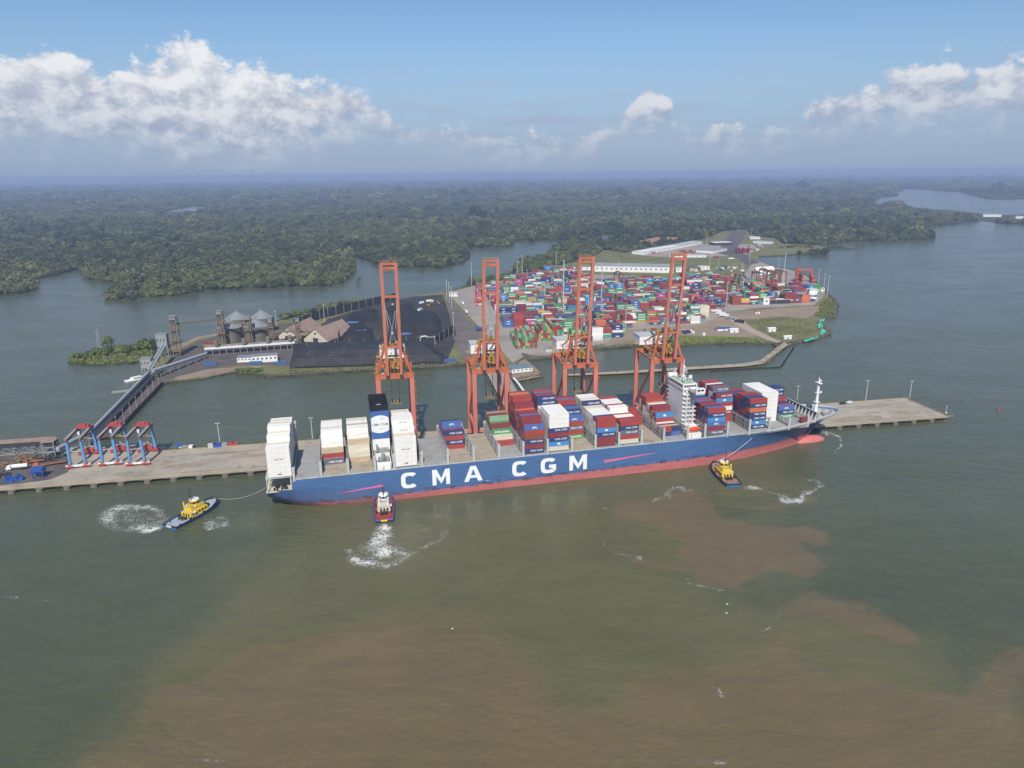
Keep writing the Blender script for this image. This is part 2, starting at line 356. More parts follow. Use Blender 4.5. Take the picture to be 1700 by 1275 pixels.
gx = np.unique(np.concatenate([np.linspace(-420, 480, 451), [-60000, -8000, -2500, -1400, -900, -650, -520, 600, 760, 1000, 1500, 2600, 8000, 60000]]))
gy = np.unique(np.concatenate([np.linspace(120, 500, 272), [-6000, -800, -200, 0, 60, 540, 600, 700, 850, 1100, 1600, 2600, 5000, 9000, 30000, 60000]]))
WX, WY = np.meshgrid(gx, gy); nx, ny = len(gx), len(gy)
MUD_A = [(60, 1320), (90, 1275), (150, 1236), (186, 1217), (226, 1189), (254, 1150), (327, 1133), (384, 1104), (420, 1080), (470, 1066), (505, 1040), (560, 1020), (640, 1000), (730, 985), (800, 1005), (850, 1040), (880, 1100), (915, 1150), (1000, 1150), (1025, 1096), (1090, 1100), (1177, 1085), (1255, 1062), (1282, 1021), (1243, 997), (1262, 982), (1320, 974), (1374, 971), (1417, 982), (1482, 1012), (1528, 1039), (1532, 1068), (1470, 1066), (1400, 1050), (1350, 1036), (1360, 1060), (1395, 1088), (1460, 1109), (1570, 1132), (1635, 1108), (1705, 1070), (1800, 1060), (1900, 1400), (0, 1400)]
MUD_B = [(1003, 842), (1030, 826), (1090, 820), (1160, 815), (1195, 836), (1204, 864), (1260, 868), (1321, 868), (1373, 886), (1370, 903), (1338, 901), (1352, 921), (1370, 934), (1348, 957), (1286, 946), (1255, 966), (1247, 984), (1199, 981), (1143, 970), (1134, 951), (1100, 945), (1030, 930), (1010, 918), (1060, 918), (1118, 930), (1099, 911), (1116, 898), (1090, 877), (1016, 860)]
MUD_C = [(1196, 830), (1260, 838), (1330, 822), (1368, 826), (1352, 838), (1280, 848), (1210, 846)]
OLIVE = [(430, 838), (700, 822), (1060, 778), (1300, 750), (1352, 790), (1362, 830), (1240, 850), (1230, 880), (1380, 900), (1340, 960), (1250, 980), (1420, 975), (1560, 1040), (1600, 1120), (1720, 1060), (1800, 1400), (0, 1400), (60, 1290), (170, 1200), (240, 1120), (330, 1040), (400, 950), (455, 880)]
def wp(poly): return [tuple(G(x, y)[:2]) for x, y in poly]
nwx = fbm2(WX / 38, WY / 38, 6, 3); nwy = fbm2(WX / 38 + 50, WY / 38 + 90, 6, 5)
nw2 = fbm2(WX / 11 + 4, WY / 11, 4, 51); UX, UY = WX + nwx * 24 + nw2 * 9, WY + nwy * 20 + fbm2(WX / 11 + 44, WY / 11 + 9, 4, 53) * 10
def smooth(x, a, b): t = np.clip((x - a) / (b - a), 0, 1); return t * t * (3 - 2 * t)
patch = smooth(fbm2(WX / 70 + 9, WY / 45, 5, 21), -0.16, 0.16)
mud = np.maximum.reduce([smooth(sdist(UX, UY, wp(MUD_A)), -2.5, 5.0 + 12 * smooth(WX, -90, 0) * smooth(WX, 190, 110)) * (0.52 + 0.48 * patch), smooth(sdist(UX, UY, wp(MUD_B)), -2.5, 5.5) * (0.75 + 0.25 * patch), 0.55 * smooth(sdist(UX, UY, wp(MUD_C)), -2, 6)])
olive = smooth(sdist(UX * 1.0 + nwx * 40, UY + nwy * 40, wp(OLIVE)), -14, 30)
far_out = (np.abs(WX) > 500) | (WY > 505) | (WY < 110)
mud[far_out & (WY > 140)] = 0; olive[far_out & (WY > 300)] = 0
SX, SY = to_sheet(WX, np.maximum(WY, 1.0), 0.0)
fwx = fbm2(WX / 13 + 3, WY / 13 + 8, 4, 31); fwy = fbm2(WX / 13 + 70, WY / 13 + 20, 4, 33); fgate = smooth(fbm2(WX / 9 + 5, WY / 9, 3, 41), -0.22, 0.22)
SX = SX + fwx * 26; SY = SY + fwy * 17
foam = np.zeros_like(WX)
def ring_foam(cx, cy, rx, ry, wd, amt, a0=-999, a1=999, rot=0.0):
    global foam
    c, s = math.cos(rot), math.sin(rot); dx, dy = SX - cx, SY - cy
    r = np.hypot((dx * c + dy * s) / rx, (-dx * s + dy * c) / ry); ang = np.degrees(np.arctan2(dy / ry, dx / rx))
    k = np.exp(-((r - 1) / wd) ** 2) * amt * ((ang > a0) & (ang < a1)); foam = np.maximum(foam, k)
def blob_foam(cx, cy, rx, ry, amt, rot=0.0):
    global foam
    c, s = math.cos(rot), math.sin(rot); dx, dy = SX - cx, SY - cy
    foam = np.maximum(foam, amt * np.exp(-(((dx * c + dy * s) / rx) ** 2 + ((-dx * s + dy * c) / ry) ** 2)))
def line_foam(pts, wd, amt):
    global foam
    for (ax, ay), (bx, by) in zip(pts, pts[1:]):
        ex, ey = bx - ax, by - ay; t = np.clip(((SX - ax) * ex + (SY - ay) * ey) / (ex * ex + ey * ey), 0, 1)
        foam = np.maximum(foam, .88 * amt * np.exp(-(np.hypot(SX - ax - t * ex, SY - ay - t * ey) / wd) ** 2))
blob_foam(222, 862, 54, 25, 0.50); ring_foam(220, 860, 46, 20, 0.36, 0.5); blob_foam(186, 862, 16, 14, 0.7); blob_foam(236, 876, 30, 8, 0.85, 0.0); blob_foam(252, 878, 24, 6, 0.72, -0.3); blob_foam(215, 845, 40, 5, 0.62)
blob_foam(352, 868, 26, 11, 0.62); ring_foam(352, 867, 24, 11, 0.30, 0.62, -80, 120)
blob_foam(292, 900, 26, 6, 0.34, -0.2); blob_foam(415, 865, 14, 22, 0.3, 0.4); blob_foam(372, 893, 36, 8, 0.3, -0.3)
blob_foam(637, 892, 20, 20, 0.92); blob_foam(632, 913, 46, 27, 0.66); ring_foam(628, 908, 50, 31, 0.26, 0.6, 20, 175); blob_foam(660, 932, 24, 6, .62, -.2); line_foam([(660, 932), (690, 915), (720, 898), (736, 884)], 8, 0.5); blob_foam(642, 876, 9, 6, 1.0); blob_foam(690, 880, 50, 22, .26)
blob_foam(720, 856, 30, 14, 0.3); blob_foam(795, 868, 16, 12, 0.28); blob_foam(506, 880, 30, 7, 0.25); blob_foam(735, 848, 14, 26, 0.34)
blob_foam(1290, 818, 34, 5, 0.5, 0.1); line_foam([(1292, 827), (1322, 828), (1345, 819), (1362, 808), (1356, 800)], 6, 0.62); blob_foam(1343, 796, 22, 6, 0.42); blob_foam(1252, 812, 22, 5, 0.6, 0.12)
line_foam([(1085, 833), (1098, 815), (1122, 808), (1150, 811)], 5, 0.5); blob_foam(1106, 822, 16, 12, 0.42); blob_foam(1168, 812, 20, 3, 0.38)
line_foam([(1134, 952), (1142, 966), (1160, 974), (1200, 980)], 2.6, 0.66); line_foam([(1265, 1060), (1283, 1036), (1293, 1016)], 3.0, 0.62); line_foam([(1182, 1120), (1180, 1135), (1198, 1156)], 2.8, 0.58); line_foam([(985, 872), (1000, 895), (1012, 915), (1060, 925)], 3.5, 0.44)
line_foam([(1362, 716), (1385, 722), (1397, 731), (1392, 744), (1384, 752)], 2.6, 0.66); line_foam([(1310, 757), (1330, 764)], 4, 0.34); line_foam([(1155, 1264), (1180, 1266), (1200, 1272)], 3.4, 0.6); line_foam([(1060, 1256), (1090, 1262)], 6, 0.36); line_foam([(330, 1266), (372, 1262), (400, 1272)], 5, 0.46); line_foam([(226, 1200), (229, 1190), (232, 1178)], 3, 0.44); line_foam([(0, 992), (30, 994), (90, 996)], 2.6, 0.4)
line_foam([(1000, 830), (1012, 850), (1010, 870)], 5, 0.34); line_foam([(1420, 402), (1428, 404)], 2, 0.1)
foam = foam * (0.62 + 0.38 * fgate); foam[far_out] = 0
me = bpy.data.meshes.new('water')
verts = np.column_stack([WX.ravel(), WY.ravel(), np.zeros(WX.size)])
ii = (np.arange(ny - 1)[:, None] * nx + np.arange(nx - 1)[None, :]).ravel()
faces = np.column_stack([ii, ii + 1, ii + nx + 1, ii + nx])
me.vertices.add(len(verts)); me.vertices.foreach_set('co', verts.ravel())
me.loops.add(faces.size); me.loops.foreach_set('vertex_index', faces.ravel())
me.polygons.add(len(faces)); me.polygons.foreach_set('loop_start', np.arange(len(faces)) * 4); me.polygons.foreach_set('loop_total', np.full(len(faces), 4))
me.update()
for nm, ar in (('mud', mud), ('olive', olive), ('foam', foam)):
    a = me.attributes.new(nm, 'FLOAT', 'POINT'); a.data.foreach_set('value', ar.ravel().astype(np.float32))
m = bpy.data.materials.new('water'); m.use_nodes = True; t = NT(m.node_tree); b = t.n['Principled BSDF']
tc = t.new('ShaderNodeTexCoord'); p = tc.outputs['Object']
at = {k: t.new('ShaderNodeAttribute', attribute_name=k).outputs['Fac'] for k in ('mud', 'olive', 'foam')}
fine = t.noise(p, 0.22, 6, 0.65, 1.2)
broad = t.noise(p, 0.013, 4, 0.55, 0.6)
c = t.mix(t.mapr(broad, 0.3, 0.7), lin(78, 83, 60), lin(86, 90, 65))
c = t.mix(at['olive'], c, t.mix(t.mapr(broad, 0.35, 0.65), lin(93, 92, 60), lin(101, 97, 66)))
streak = t.noise(t.vmath('MULTIPLY', p, (0.045, 0.11, 1)), 1.0, 6, 0.62, 1.4)
mm = t.math('ADD', t.math('ADD', at['mud'], t.math('MULTIPLY', t.math('SUBTRACT', fine, 0.5), 0.45)), t.math('MULTIPLY', t.math('SUBTRACT', streak, 0.5), t.math('MULTIPLY', at['mud'], 1.3)))
c = t.mix(t.mapr(mm, 0.08, 0.85, smooth=True), c, t.mix(t.mapr(broad, 0.35, 0.65), lin(106, 94, 66), lin(113, 98, 71)))
tone_ = t.noise(t.vmath('MULTIPLY', p, (0.016, 0.04, 1)), 1.0, 7, 0.62, 2.2)
fil = t.math('ABSOLUTE', t.math('SUBTRACT', t.noise(t.vmath('MULTIPLY', p, (0.03, 0.055, 1)), 1.0, 5, 0.6, 2.6), 0.5))
c = t.mix(1.0, c, t.combine(*[t.math('MULTIPLY', t.mapr(tone_, 0.28, 0.72, 0.90, 1.10), t.mapr(fil, 0.0, 0.035, 0.95, 1.0))] * 3), 'MULTIPLY')
# foam: broken, stringy
warp = t.noise(p, 0.16, 3, 0.5)
pw = t.vmath('ADD', p, t.combine(t.math('MULTIPLY', warp, 9.0), t.math('MULTIPLY', t.noise(t.vmath('ADD', p, (31, 7, 0)), 0.16, 3, 0.5), 9.0), 0.0))
r1 = t.noise(pw, 0.32, 6, 0.62, 0.8); ridge = t.math('SUBTRACT', 1.0, t.math('MULTIPLY', t.math('ABSOLUTE', t.math('SUBTRACT', r1, 0.5)), 7.0))
speck = t.noise(p, 0.9, 4, 0.7)
fz = t.math('ADD', t.math('ADD', t.math('MULTIPLY', ridge, 0.45), t.math('MULTIPLY', speck, 0.6)), t.math('MULTIPLY', at['foam'], 1.35))
fm = t.math('MULTIPLY', t.mapr(fz, 0.92, 1.40, smooth=True), t.mapr(at['foam'], 0.04, 0.25))
milky = t.math('MULTIPLY', t.mapr(at['foam'], 0.15, 0.9), 0.28)
c = t.mix(milky, c, lin(140, 140, 118)); c = t.mix(t.math('MULTIPLY', fm, 0.92), c, lin(226, 226, 218))
t.put(b.inputs['Base Color'], c); b.inputs['IOR'].default_value = 1.33; b.inputs['Specular IOR Level'].default_value = 0.5
wind = t.noise(t.vmath('MULTIPLY', p, (0.006, 0.016, 1)), 1.0, 5, 0.6, 0.8)
t.put(b.inputs['Roughness'], t.math('ADD', t.math('MULTIPLY', fm, 0.5), t.mapr(wind, 0.3, 0.7, 0.08, 0.24)))
wv = t.math('ADD', t.math('MULTIPLY', t.noise(t.vmath('MULTIPLY', p, (0.8, 1.25, 1)), 0.16, 5, 0.6, 0.4), 1.0), t.math('MULTIPLY', t.noise(p, 0.03, 2, 0.5), 0.6))
bn = t.new('ShaderNodeBump'); bn.inputs['Strength'].default_value = 1.0; bn.inputs['Distance'].default_value = 0.8
t.put(bn.inputs['Height'], t.math('ADD', t.math('MULTIPLY', wv, t.mapr(wind, 0.35, 0.65, 0.6, 1.3)), t.math('MULTIPLY', fm, 0.5))); t.l.new(bn.outputs[0], b.inputs['Normal'])
M_water = m; me.materials.append(m)
structure(link('water', me))
for nm, poly in WATERS:
    P = [G(x, y, 1.5) for x, y in poly]; b_ = MB(); b_.poly([(q.x, q.y, 1.5) for q in P])
    structure(b_.obj(nm, M_water))

# ------------------------------------------------------------------ forest
def leaf_material(name, cols, rand='instance'):
    m = bpy.data.materials.new(name); m.use_nodes = True; t = NT(m.node_tree); b = t.n['Principled BSDF']
    oi = t.new('ShaderNodeObjectInfo'); tc = t.new('ShaderNodeTexCoord')
    if rand == 'instance':
        a = t.new('ShaderNodeAttribute', attribute_type='INSTANCER', attribute_name='tone'); r = a.outputs['Fac']
    else: r = oi.outputs['Random']
    ramp = t.new('ShaderNodeValToRGB'); el_ = ramp.color_ramp.elements
    el_[0].position = 0; el_[0].color = (*cols[0], 1); el_[1].position = 1; el_[1].color = (*cols[-1], 1)
    for i, cc in enumerate(cols[1:-1]): e_ = el_.new((i + 1) / (len(cols) - 1)); e_.color = (*cc, 1)
    t.put(ramp.inputs[0], r)
    n = t.noise(tc.outputs['Object'], 2.2, 3, 0.6)
    t.put(b.inputs['Base Color'], t.mix(t.mapr(n, 0.3, 0.7), t.mix(1.0, ramp.outputs[0], (0.72, 0.72, 0.72), 'MULTIPLY'), t.mix(1.0, ramp.outputs[0], (1.3, 1.28, 1.2), 'MULTIPLY')))
    b.inputs['Roughness'].default_value = 0.75; b.inputs['Specular IOR Level'].default_value = 0.2
    return m
LEAFCOLS = [lin(54, 62, 44), lin(72, 80, 54), lin(86, 94, 60), lin(100, 108, 66), lin(124, 126, 76), lin(108, 104, 86)]
M_leaf = leaf_material('forest_leaves', LEAFCOLS)
M_leaf_obj = leaf_material('tree_leaves', [lin(70, 84, 48), lin(88, 102, 54), lin(108, 120, 58), lin(124, 132, 62)], 'object')
M_trunk = mat('bark', lin(96, 82, 66), 0.9, 0.3, 0.5)
def crown_mesh(name, seed, lobes=11, leaves=26, flatness=0.8, size=0.30, m=None):
    """irregular crown: leaf clumps spread over lobes of different sizes; unit radius, base at z = 0"""
    rr = random.Random(seed); b = MB()
    for k in range(lobes):
        a = rr.uniform(0, 6.283); d = rr.uniform(0.05, 0.72) ** 0.8; zz = rr.uniform(0.25, 1.25) * (1.05 - 0.45 * d) * flatness + 0.15
        lr = rr.uniform(0.28, 0.50); cx, cy = d * math.cos(a), d * math.sin(a)
        for j in range(leaves):
            th = rr.uniform(0, 6.283); cz = rr.uniform(-0.75, 1.0); s_ = math.sqrt(max(0, 1 - cz * cz)); rad = lr * rr.uniform(0.75, 1.12)
            nrm = Vector((s_ * math.cos(th), s_ * math.sin(th), cz)); c = Vector((cx, cy, zz)) + nrm * rad
            nrm = (nrm + Vector((rr.uniform(-.6, .6), rr.uniform(-.6, .6), rr.uniform(-.2, .7)))).normalized()
            t1 = nrm.orthogonal().normalized(); t2 = nrm.cross(t1); q = rr.uniform(0.55, 1.2) * size; ro = rr.uniform(0, 6.283)
            u1 = (t1 * math.cos(ro) + t2 * math.sin(ro)) * q; u2 = (t2 * math.cos(ro) - t1 * math.sin(ro)) * q * rr.uniform(0.6, 1.0)
            b.quad(c - u1 * .55, c - u2 * .5 + nrm * .05 * q, c + u1 * .55, c + u2 * .5 - nrm * .05 * q)
    return b.mesh(name, m or M_leaf)
proto = bpy.data.collections.new('crown_shapes')
for i in range(7):
    o = bpy.data.objects.new('crown_shape', crown_mesh('crown_shape', 40 + i, flatness=(0.8, 1.0, 0.7, 0.9, 1.15, 0.75, 0.85)[i])); proto.objects.link(o)

def scatter(y0, y1, area, rad, jitter, seed, near_fill=True):
    rng = np.random.default_rng(seed)
    n = int((y1 ** 2 - y0 ** 2) * 0.80 / area)
    y = np.sqrt(rng.uniform(y0 ** 2, y1 ** 2, n)); x = rng.uniform(-0.80, 0.80, n) * y
    sx, sy = to_sheet(x, y, 1.2)
    ok = inside(sx, sy, [*SHORE, (2600, 300), (2600, 291.0), (-900, 299.0), (-900, 560)]) & ~inside(sx, sy, BUILT)
    for nm, poly in WATERS:
        for dy in (0, 2, 4, 6): ok &= ~inside(sx, sy - dy, poly)
    ok &= ~inside(sx, sy, [(1618, 360), (1702, 360), (1720, 371), (1655, 369), (1625, 366)])
    ok &= ~inside(sx, sy, [(1055, 408), (1058, 400), (1100, 392), (1128, 394), (1126, 402), (1090, 408)])
    ok &= ~inside(sx, sy, [(105, 560), (280, 560), (270, 615), (105, 615)])
    x, y = x[ok], y[ok]
    clump = fbm2(x / 260, y / 260, 4, seed); r = rad * np.exp(rng.normal(0, jitter, len(x))) * (1 + 0.5 * clump)
    tone = np.clip(0.42 + 1.1 * fbm2(x / 420, y / 420, 4, seed + 3) + rng.normal(0, 0.27, len(x)), 0, 1)
    return x, y, r, tone
parts_ = [scatter(880, 1700, 30, 4.7, 0.34, 1), scatter(1700, 2700, 62, 6.4, 0.34, 2), scatter(2700, 5200, 200, 10.0, 0.36, 3), scatter(5200, 16000, 1500, 22.0, 0.36, 4)]
def forest(name, sets, squash):
    x = np.concatenate([s[0] for s in sets]); y = np.concatenate([s[1] for s in sets]); r = np.concatenate([s[2] for s in sets]); tone = np.concatenate([s[3] for s in sets])
    me = bpy.data.meshes.new(name); me.vertices.add(len(x))
    me.vertices.foreach_set('co', np.column_stack([x, y, np.full(len(x), 1.2)]).ravel())
    rng = np.random.default_rng(5); zs = r * rng.uniform(0.6, 1.35, len(x)) * squash
    for nm, ar, ty in (('tone', tone, 'FLOAT'), ('pick', rng.integers(0, 7, len(x)), 'INT')):
        a = me.attributes.new(nm, ty, 'POINT'); a.data.foreach_set('value', ar.astype(np.int32 if ty == 'INT' else np.float32))
    for nm, ar in (('size', np.column_stack([r, r * rng.uniform(0.8, 1.2, len(x)), zs])), ('turn', np.column_stack([np.zeros(len(x)), np.zeros(len(x)), rng.uniform(0, 6.28, len(x))]))):
        a = me.attributes.new(nm, 'FLOAT_VECTOR', 'POINT'); a.data.foreach_set('vector', ar.ravel().astype(np.float32))
    ng = bpy.data.node_groups.new(name + '_scatter', 'GeometryNodeTree')
    ng.interface.new_socket('Geometry', in_out='INPUT', socket_type='NodeSocketGeometry'); ng.interface.new_socket('Geometry', in_out='OUTPUT', socket_type='NodeSocketGeometry')
    N = ng.nodes.new; gi = N('NodeGroupInput'); go = N('NodeGroupOutput'); iop = N('GeometryNodeInstanceOnPoints'); ci = N('GeometryNodeCollectionInfo')
    ci.inputs['Collection'].default_value = proto; ci.inputs['Separate Children'].default_value = True; ci.inputs['Reset Children'].default_value = True
    def attr(nm, ty): n = N('GeometryNodeInputNamedAttribute'); n.data_type = ty; n.inputs['Name'].default_value = nm; return n.outputs['Attribute']
    L = ng.links.new
    L(gi.outputs[0], iop.inputs['Points']); L(ci.outputs[0], iop.inputs['Instance']); iop.inputs['Pick Instance'].default_value = True
    L(attr('pick', 'INT'), iop.inputs['Instance Index']); L(attr('turn', 'FLOAT_VECTOR'), iop.inputs['Rotation']); L(attr('size', 'FLOAT_VECTOR'), iop.inputs['Scale'])
    L(iop.outputs[0], go.inputs[0])
    o = link(name, me); mo = o.modifiers.new('scatter', 'NODES'); mo.node_group = ng
    return stuff(o)
forest('mangrove_forest', parts_[:2], 1.0)
forest('distant_forest', parts_[2:], 0.62)
# ------------------------------------------------------------------ the container ship (local x along the keel from the stern, y across from the near side, z up)
SHIP_B = 43.0; HALF = SHIP_B / 2; DECK = 18.6; HATCH = 20.3
ship = empty('container_ship', SO, SH, 'large blue container ship with white lettering moored along the quay', 'container ship')
def shipw(s, w_, z): p = SO + SU * s + SV * w_; return Vector((p.x, p.y, z))
def hull_top(s):
    if s < 12.3: return 12.9
    if s < 306: return DECK
    return DECK + 2.6 * (min(1, (s - 306) / 44)) ** 1.6
def half_deck(s):
    if s < 30: return HALF - 1.2 * ((30 - s) / 32) ** 2
    if s < 292: return HALF
    return HALF * max(0.0, 1 - ((s - 292) / 84.0) ** 2.3) ** 0.62
def half_wl(s):
    if s < 60: return HALF * (1 - 0.52 * ((60 - s) / 62) ** 2.2)
    if s < 246: return HALF
    return HALF * max(0.0, 1 - ((s - 246) / 106.0) ** 1.9)
def hull_low(s):
    if s < 34: return -6 + 10.5 * ((34 - s) / 36) ** 1.5
    if s < 350: return -6.0
    return min(hull_top(s) - 1.0, 22.0 * max(0, (s - 351) / 23.0) ** (1 / 1.35)) if s > 351 else -6 + 6 * (s - 350)
stations = [-2, 0, 4, 8, 12.25, 12.35, 18, 26, 34, 44, 56, 70, 110, 150, 190, 230, 246] + list(np.linspace(254, 350, 20)) + [351.5, 353, 355, 358, 361, 364, 367, 370, 372.5, 374.5, 375.8]
NL = 15
hv, hf = [], []
for s in stations:
    zb, zt = hull_low(s), hull_top(s); row = []
    for i in range(NL):
        z = zb + (zt - zb) * i / (NL - 1); a, d = half_wl(s), half_deck(s)
        if s <= 60:
            k = (z - zb) / (DECK - zb); h = a * (0.72 + 0.28 * min(1, k * 3)) + (d - a * (0.72 + 0.28 * min(1, k * 3))) * min(1, k * 1.35) ** 0.75
        elif s > 351: h = d * (i / (NL - 1)) ** 1.15
        else: h = a if z <= 0 else a + (d - a) * (z / zt) ** 1.9
        row.append((max(h, 0.05), z))
    hv += [(s, HALF - h, z) for h, z in row] + [(s, HALF + h, z) for h, z in row[::-1]]
n2 = NL * 2
for k in range(len(stations) - 1):
    for i in range(n2 - 1):
        if i == NL - 1: continue
        a = k * n2 + i; hf.append((a, a + n2, a + n2 + 1, a + 1))
hf.append(tuple(range(n2)))                                       # transom
me = bpy.data.meshes.new('hull'); me.from_pydata(hv, [], hf)
m = bpy.data.materials.new('hull_paint'); m.use_nodes = True; t = NT(m.node_tree); b = t.n['Principled BSDF']
tc = t.new('ShaderNodeTexCoord'); p = tc.outputs['Object']; sp = t.new('ShaderNodeSeparateXYZ'); t.l.new(p, sp.inputs[0])
boot = t.math('ADD', 2.5, t.math('MULTIPLY', sp.outputs[0], 0.0118))
long_n = t.noise(t.vmath('MULTIPLY', p, (0.06, 1, 0.6)), 1.0, 5, 0.65)
drip = t.noise(t.vmath('MULTIPLY', p, (0.7, 1, 0.06)), 1.0, 5, 0.7)
blue = t.mix(t.mapr(long_n, 0.3, 0.7), lin(66, 98, 144), lin(80, 114, 156)); blue = t.mix(t.math('MULTIPLY', t.mapr(drip, 0.5, 0.72), 0.35), blue, lin(92, 118, 166))
red = t.mix(t.mapr(long_n, 0.3, 0.7), lin(178, 96, 94), lin(196, 118, 114)); red = t.mix(t.math('MULTIPLY', t.mapr(drip, 0.48, 0.7), 0.45), red, lin(150, 84, 82))
above = t.math('SUBTRACT', sp.outputs[2], boot)
c = t.mix(t.mapr(above, -0.12, 0.12), red, blue)
scuff = t.noise(t.vmath('MULTIPLY', p, (0.16, 1, 0.45)), 1.0, 7, 0.75)
band = t.math('MULTIPLY', t.mapr(above, 2.6, 0.0), t.mapr(above, -1.1, 0.0))
rustm = t.math('MULTIPLY', t.mapr(scuff, 0.505, 0.56), t.math('POWER', band, 0.6))
c = t.mix(t.math('MULTIPLY', rustm, 0.85), c, lin(70, 50, 44))
streakr = t.noise(t.vmath('MULTIPLY', p, (0.55, 1, 0.035)), 1.0, 4, 0.7)
c = t.mix(t.math('MULTIPLY', t.math('MULTIPLY', t.mapr(streakr, 0.60, 0.68), t.mapr(sp.outputs[2], 17, 6)), 0.35), c, lin(96, 70, 66))
aft = t.math('MULTIPLY', t.mapr(sp.outputs[0], 95, 40), t.mapr(sp.outputs[2], 11, 4))
scr = t.noise(t.vmath('MULTIPLY', p, (0.09, 1, 0.9)), 1.0, 7, 0.75)
c = t.mix(t.math('MULTIPLY', t.math('MULTIPLY', t.mapr(scr, 0.46, 0.56), aft), 0.75), c, lin(92, 96, 112))
c = t.mix(t.math('MULTIPLY', t.math('MULTIPLY', t.mapr(scuff, 0.53, 0.60), aft), 0.9), c, lin(120, 66, 44))
def seam(v, per, wd): f = t.math('FRACT', t.math('MULTIPLY', v, 1 / per)); return t.math('LESS_THAN', f, wd)
c = t.mix(t.math('MULTIPLY', t.math('MAXIMUM', seam(sp.outputs[0], 9.6, .03), seam(sp.outputs[2], 2.7, .06)), 0.16), c, lin(40, 40, 50))
t.put(b.inputs['Base Color'], c); b.inputs['Roughness'].default_value = 0.5; b.inputs['Specular IOR Level'].default_value = 0.4
M_hull = m; me.materials.append(m); me.polygons.foreach_set('use_smooth', [True] * len(me.polygons)); me.update()
try: me.set_sharp_from_angle(angle=R(35))
except Exception: pass
link('hull', me, ship)
bb = MB()                                                         # bulbous bow
prof = [(338, 0.2, -3), (342, 3.0, -2.5), (348, 4.2, -2.2), (354, 4.5, -2.0), (360, 4.2, -1.8), (364, 3.2, -1.5), (366.5, 1.8, -1.2), (367.3, 0.2, -1.0)]
nb = 16
for s, r, zc in prof:
    for i in range(nb): a = 2 * math.pi * i / nb; bb.v.append((s, HALF + math.cos(a) * r, zc + math.sin(a) * r * 1.28))
for k in range(len(prof) - 1):
    for i in range(nb): j = (i + 1) % nb; bb.face((k * nb + i, (k + 1) * nb + i, (k + 1) * nb + j, k * nb + j))
M_boot = mat('boot_red', lin(200, 112, 108), 0.5, 0.10, 0.3, lin(160, 70, 66), 0.5, 0.4)
bb.obj('bulbous_bow', M_boot, ship, smooth=True)
# decks
dk = MB()
deck_pts = [(s, HALF - half_deck(s) + 0.25) for s in np.linspace(12.4, 372, 60)] + [(s, HALF + half_deck(s) - 0.25) for s in np.linspace(372, 12.4, 60)]
n = len(deck_pts); hd = len(deck_pts) // 2
for i in range(hd - 1):
    a, b2 = deck_pts[i], deck_pts[i + 1]; c2, d2 = deck_pts[n - 2 - i], deck_pts[n - 1 - i]
    za, zb = hull_top(a[0]) - 0.9, hull_top(b2[0]) - 0.9
    dk.quad((a[0], a[1], za), (b2[0], b2[1], zb), (c2[0], c2[1], zb), (d2[0], d2[1], za))
dk.obj('main_deck', M_lgrey, ship)
md = MB(); md.box(-1.7, 1.9, 11.6, 12.3, SHIP_B - 1.9, 12.5); md.obj('mooring_deck', M_cream, ship)
pl = MB(); pl.box(-1.2, 1.0, 20.2, 12.6, SHIP_B - 1.0, 21.2); pl.box(11.6, 1.0, 12.0, 12.3, SHIP_B - 1.0, 20.15)
for y in (1.2, 8, 14.5, 21, 27.5, 34, 41): pl.box(-1.0, y, 12.5, -0.5, y + 0.6, 20.15)
pl.obj('stern_platform', M_lgrey, ship)
bw = MB()
for x, y in ((1.5, 3), (3.0, 3), (5.5, 3), (7, 3), (8.2, 3)): bw.tube((x + 1.2, y, 12.5), (x + 1.2, y, 13.9), 0.5, n=8)
for x in (3.0, 6.5): bw.tube((x, 6, 13.5), (x + 2.2, 6, 13.5), 1.0, n=10)
bw.obj('mooring_gear', M_black, ship)
# rails and gunwale along the near and far sides
for sgn in (0, 1):
    rl = MB()
    for s0 in np.arange(13, 300, 7.4):
        y = 0.18 if sgn == 0 else SHIP_B - 0.5
        rl.box(s0, y, DECK - 0.05, s0 + 6.9, y + 0.32, DECK + 0.55)
    rl.obj('gunwale', M_lgrey, ship)
ss = list(np.linspace(306, 375.4, 34))
for sg in (-1, 1):
    bw = MB()
    for a, b2 in zip(ss, ss[1:]):
        P = [(a, HALF + sg * half_deck(a), hull_top(a) - .02), (b2, HALF + sg * half_deck(b2), hull_top(b2) - .02)]
        Pi = [(x, HALF + sg * max(0.05, half_deck(x) - 0.5), z) for x, y, z in P]
        up = lambda q: (q[0], q[1], q[2] + 1.1)
        bw.quad(P[0], P[1], up(P[1]), up(P[0])); bw.quad(Pi[0], Pi[1], up(Pi[1]), up(Pi[0])); bw.quad(up(P[0]), up(P[1]), up(Pi[1]), up(Pi[0]))
    bw.obj('bulwark', [M_lgrey], ship)
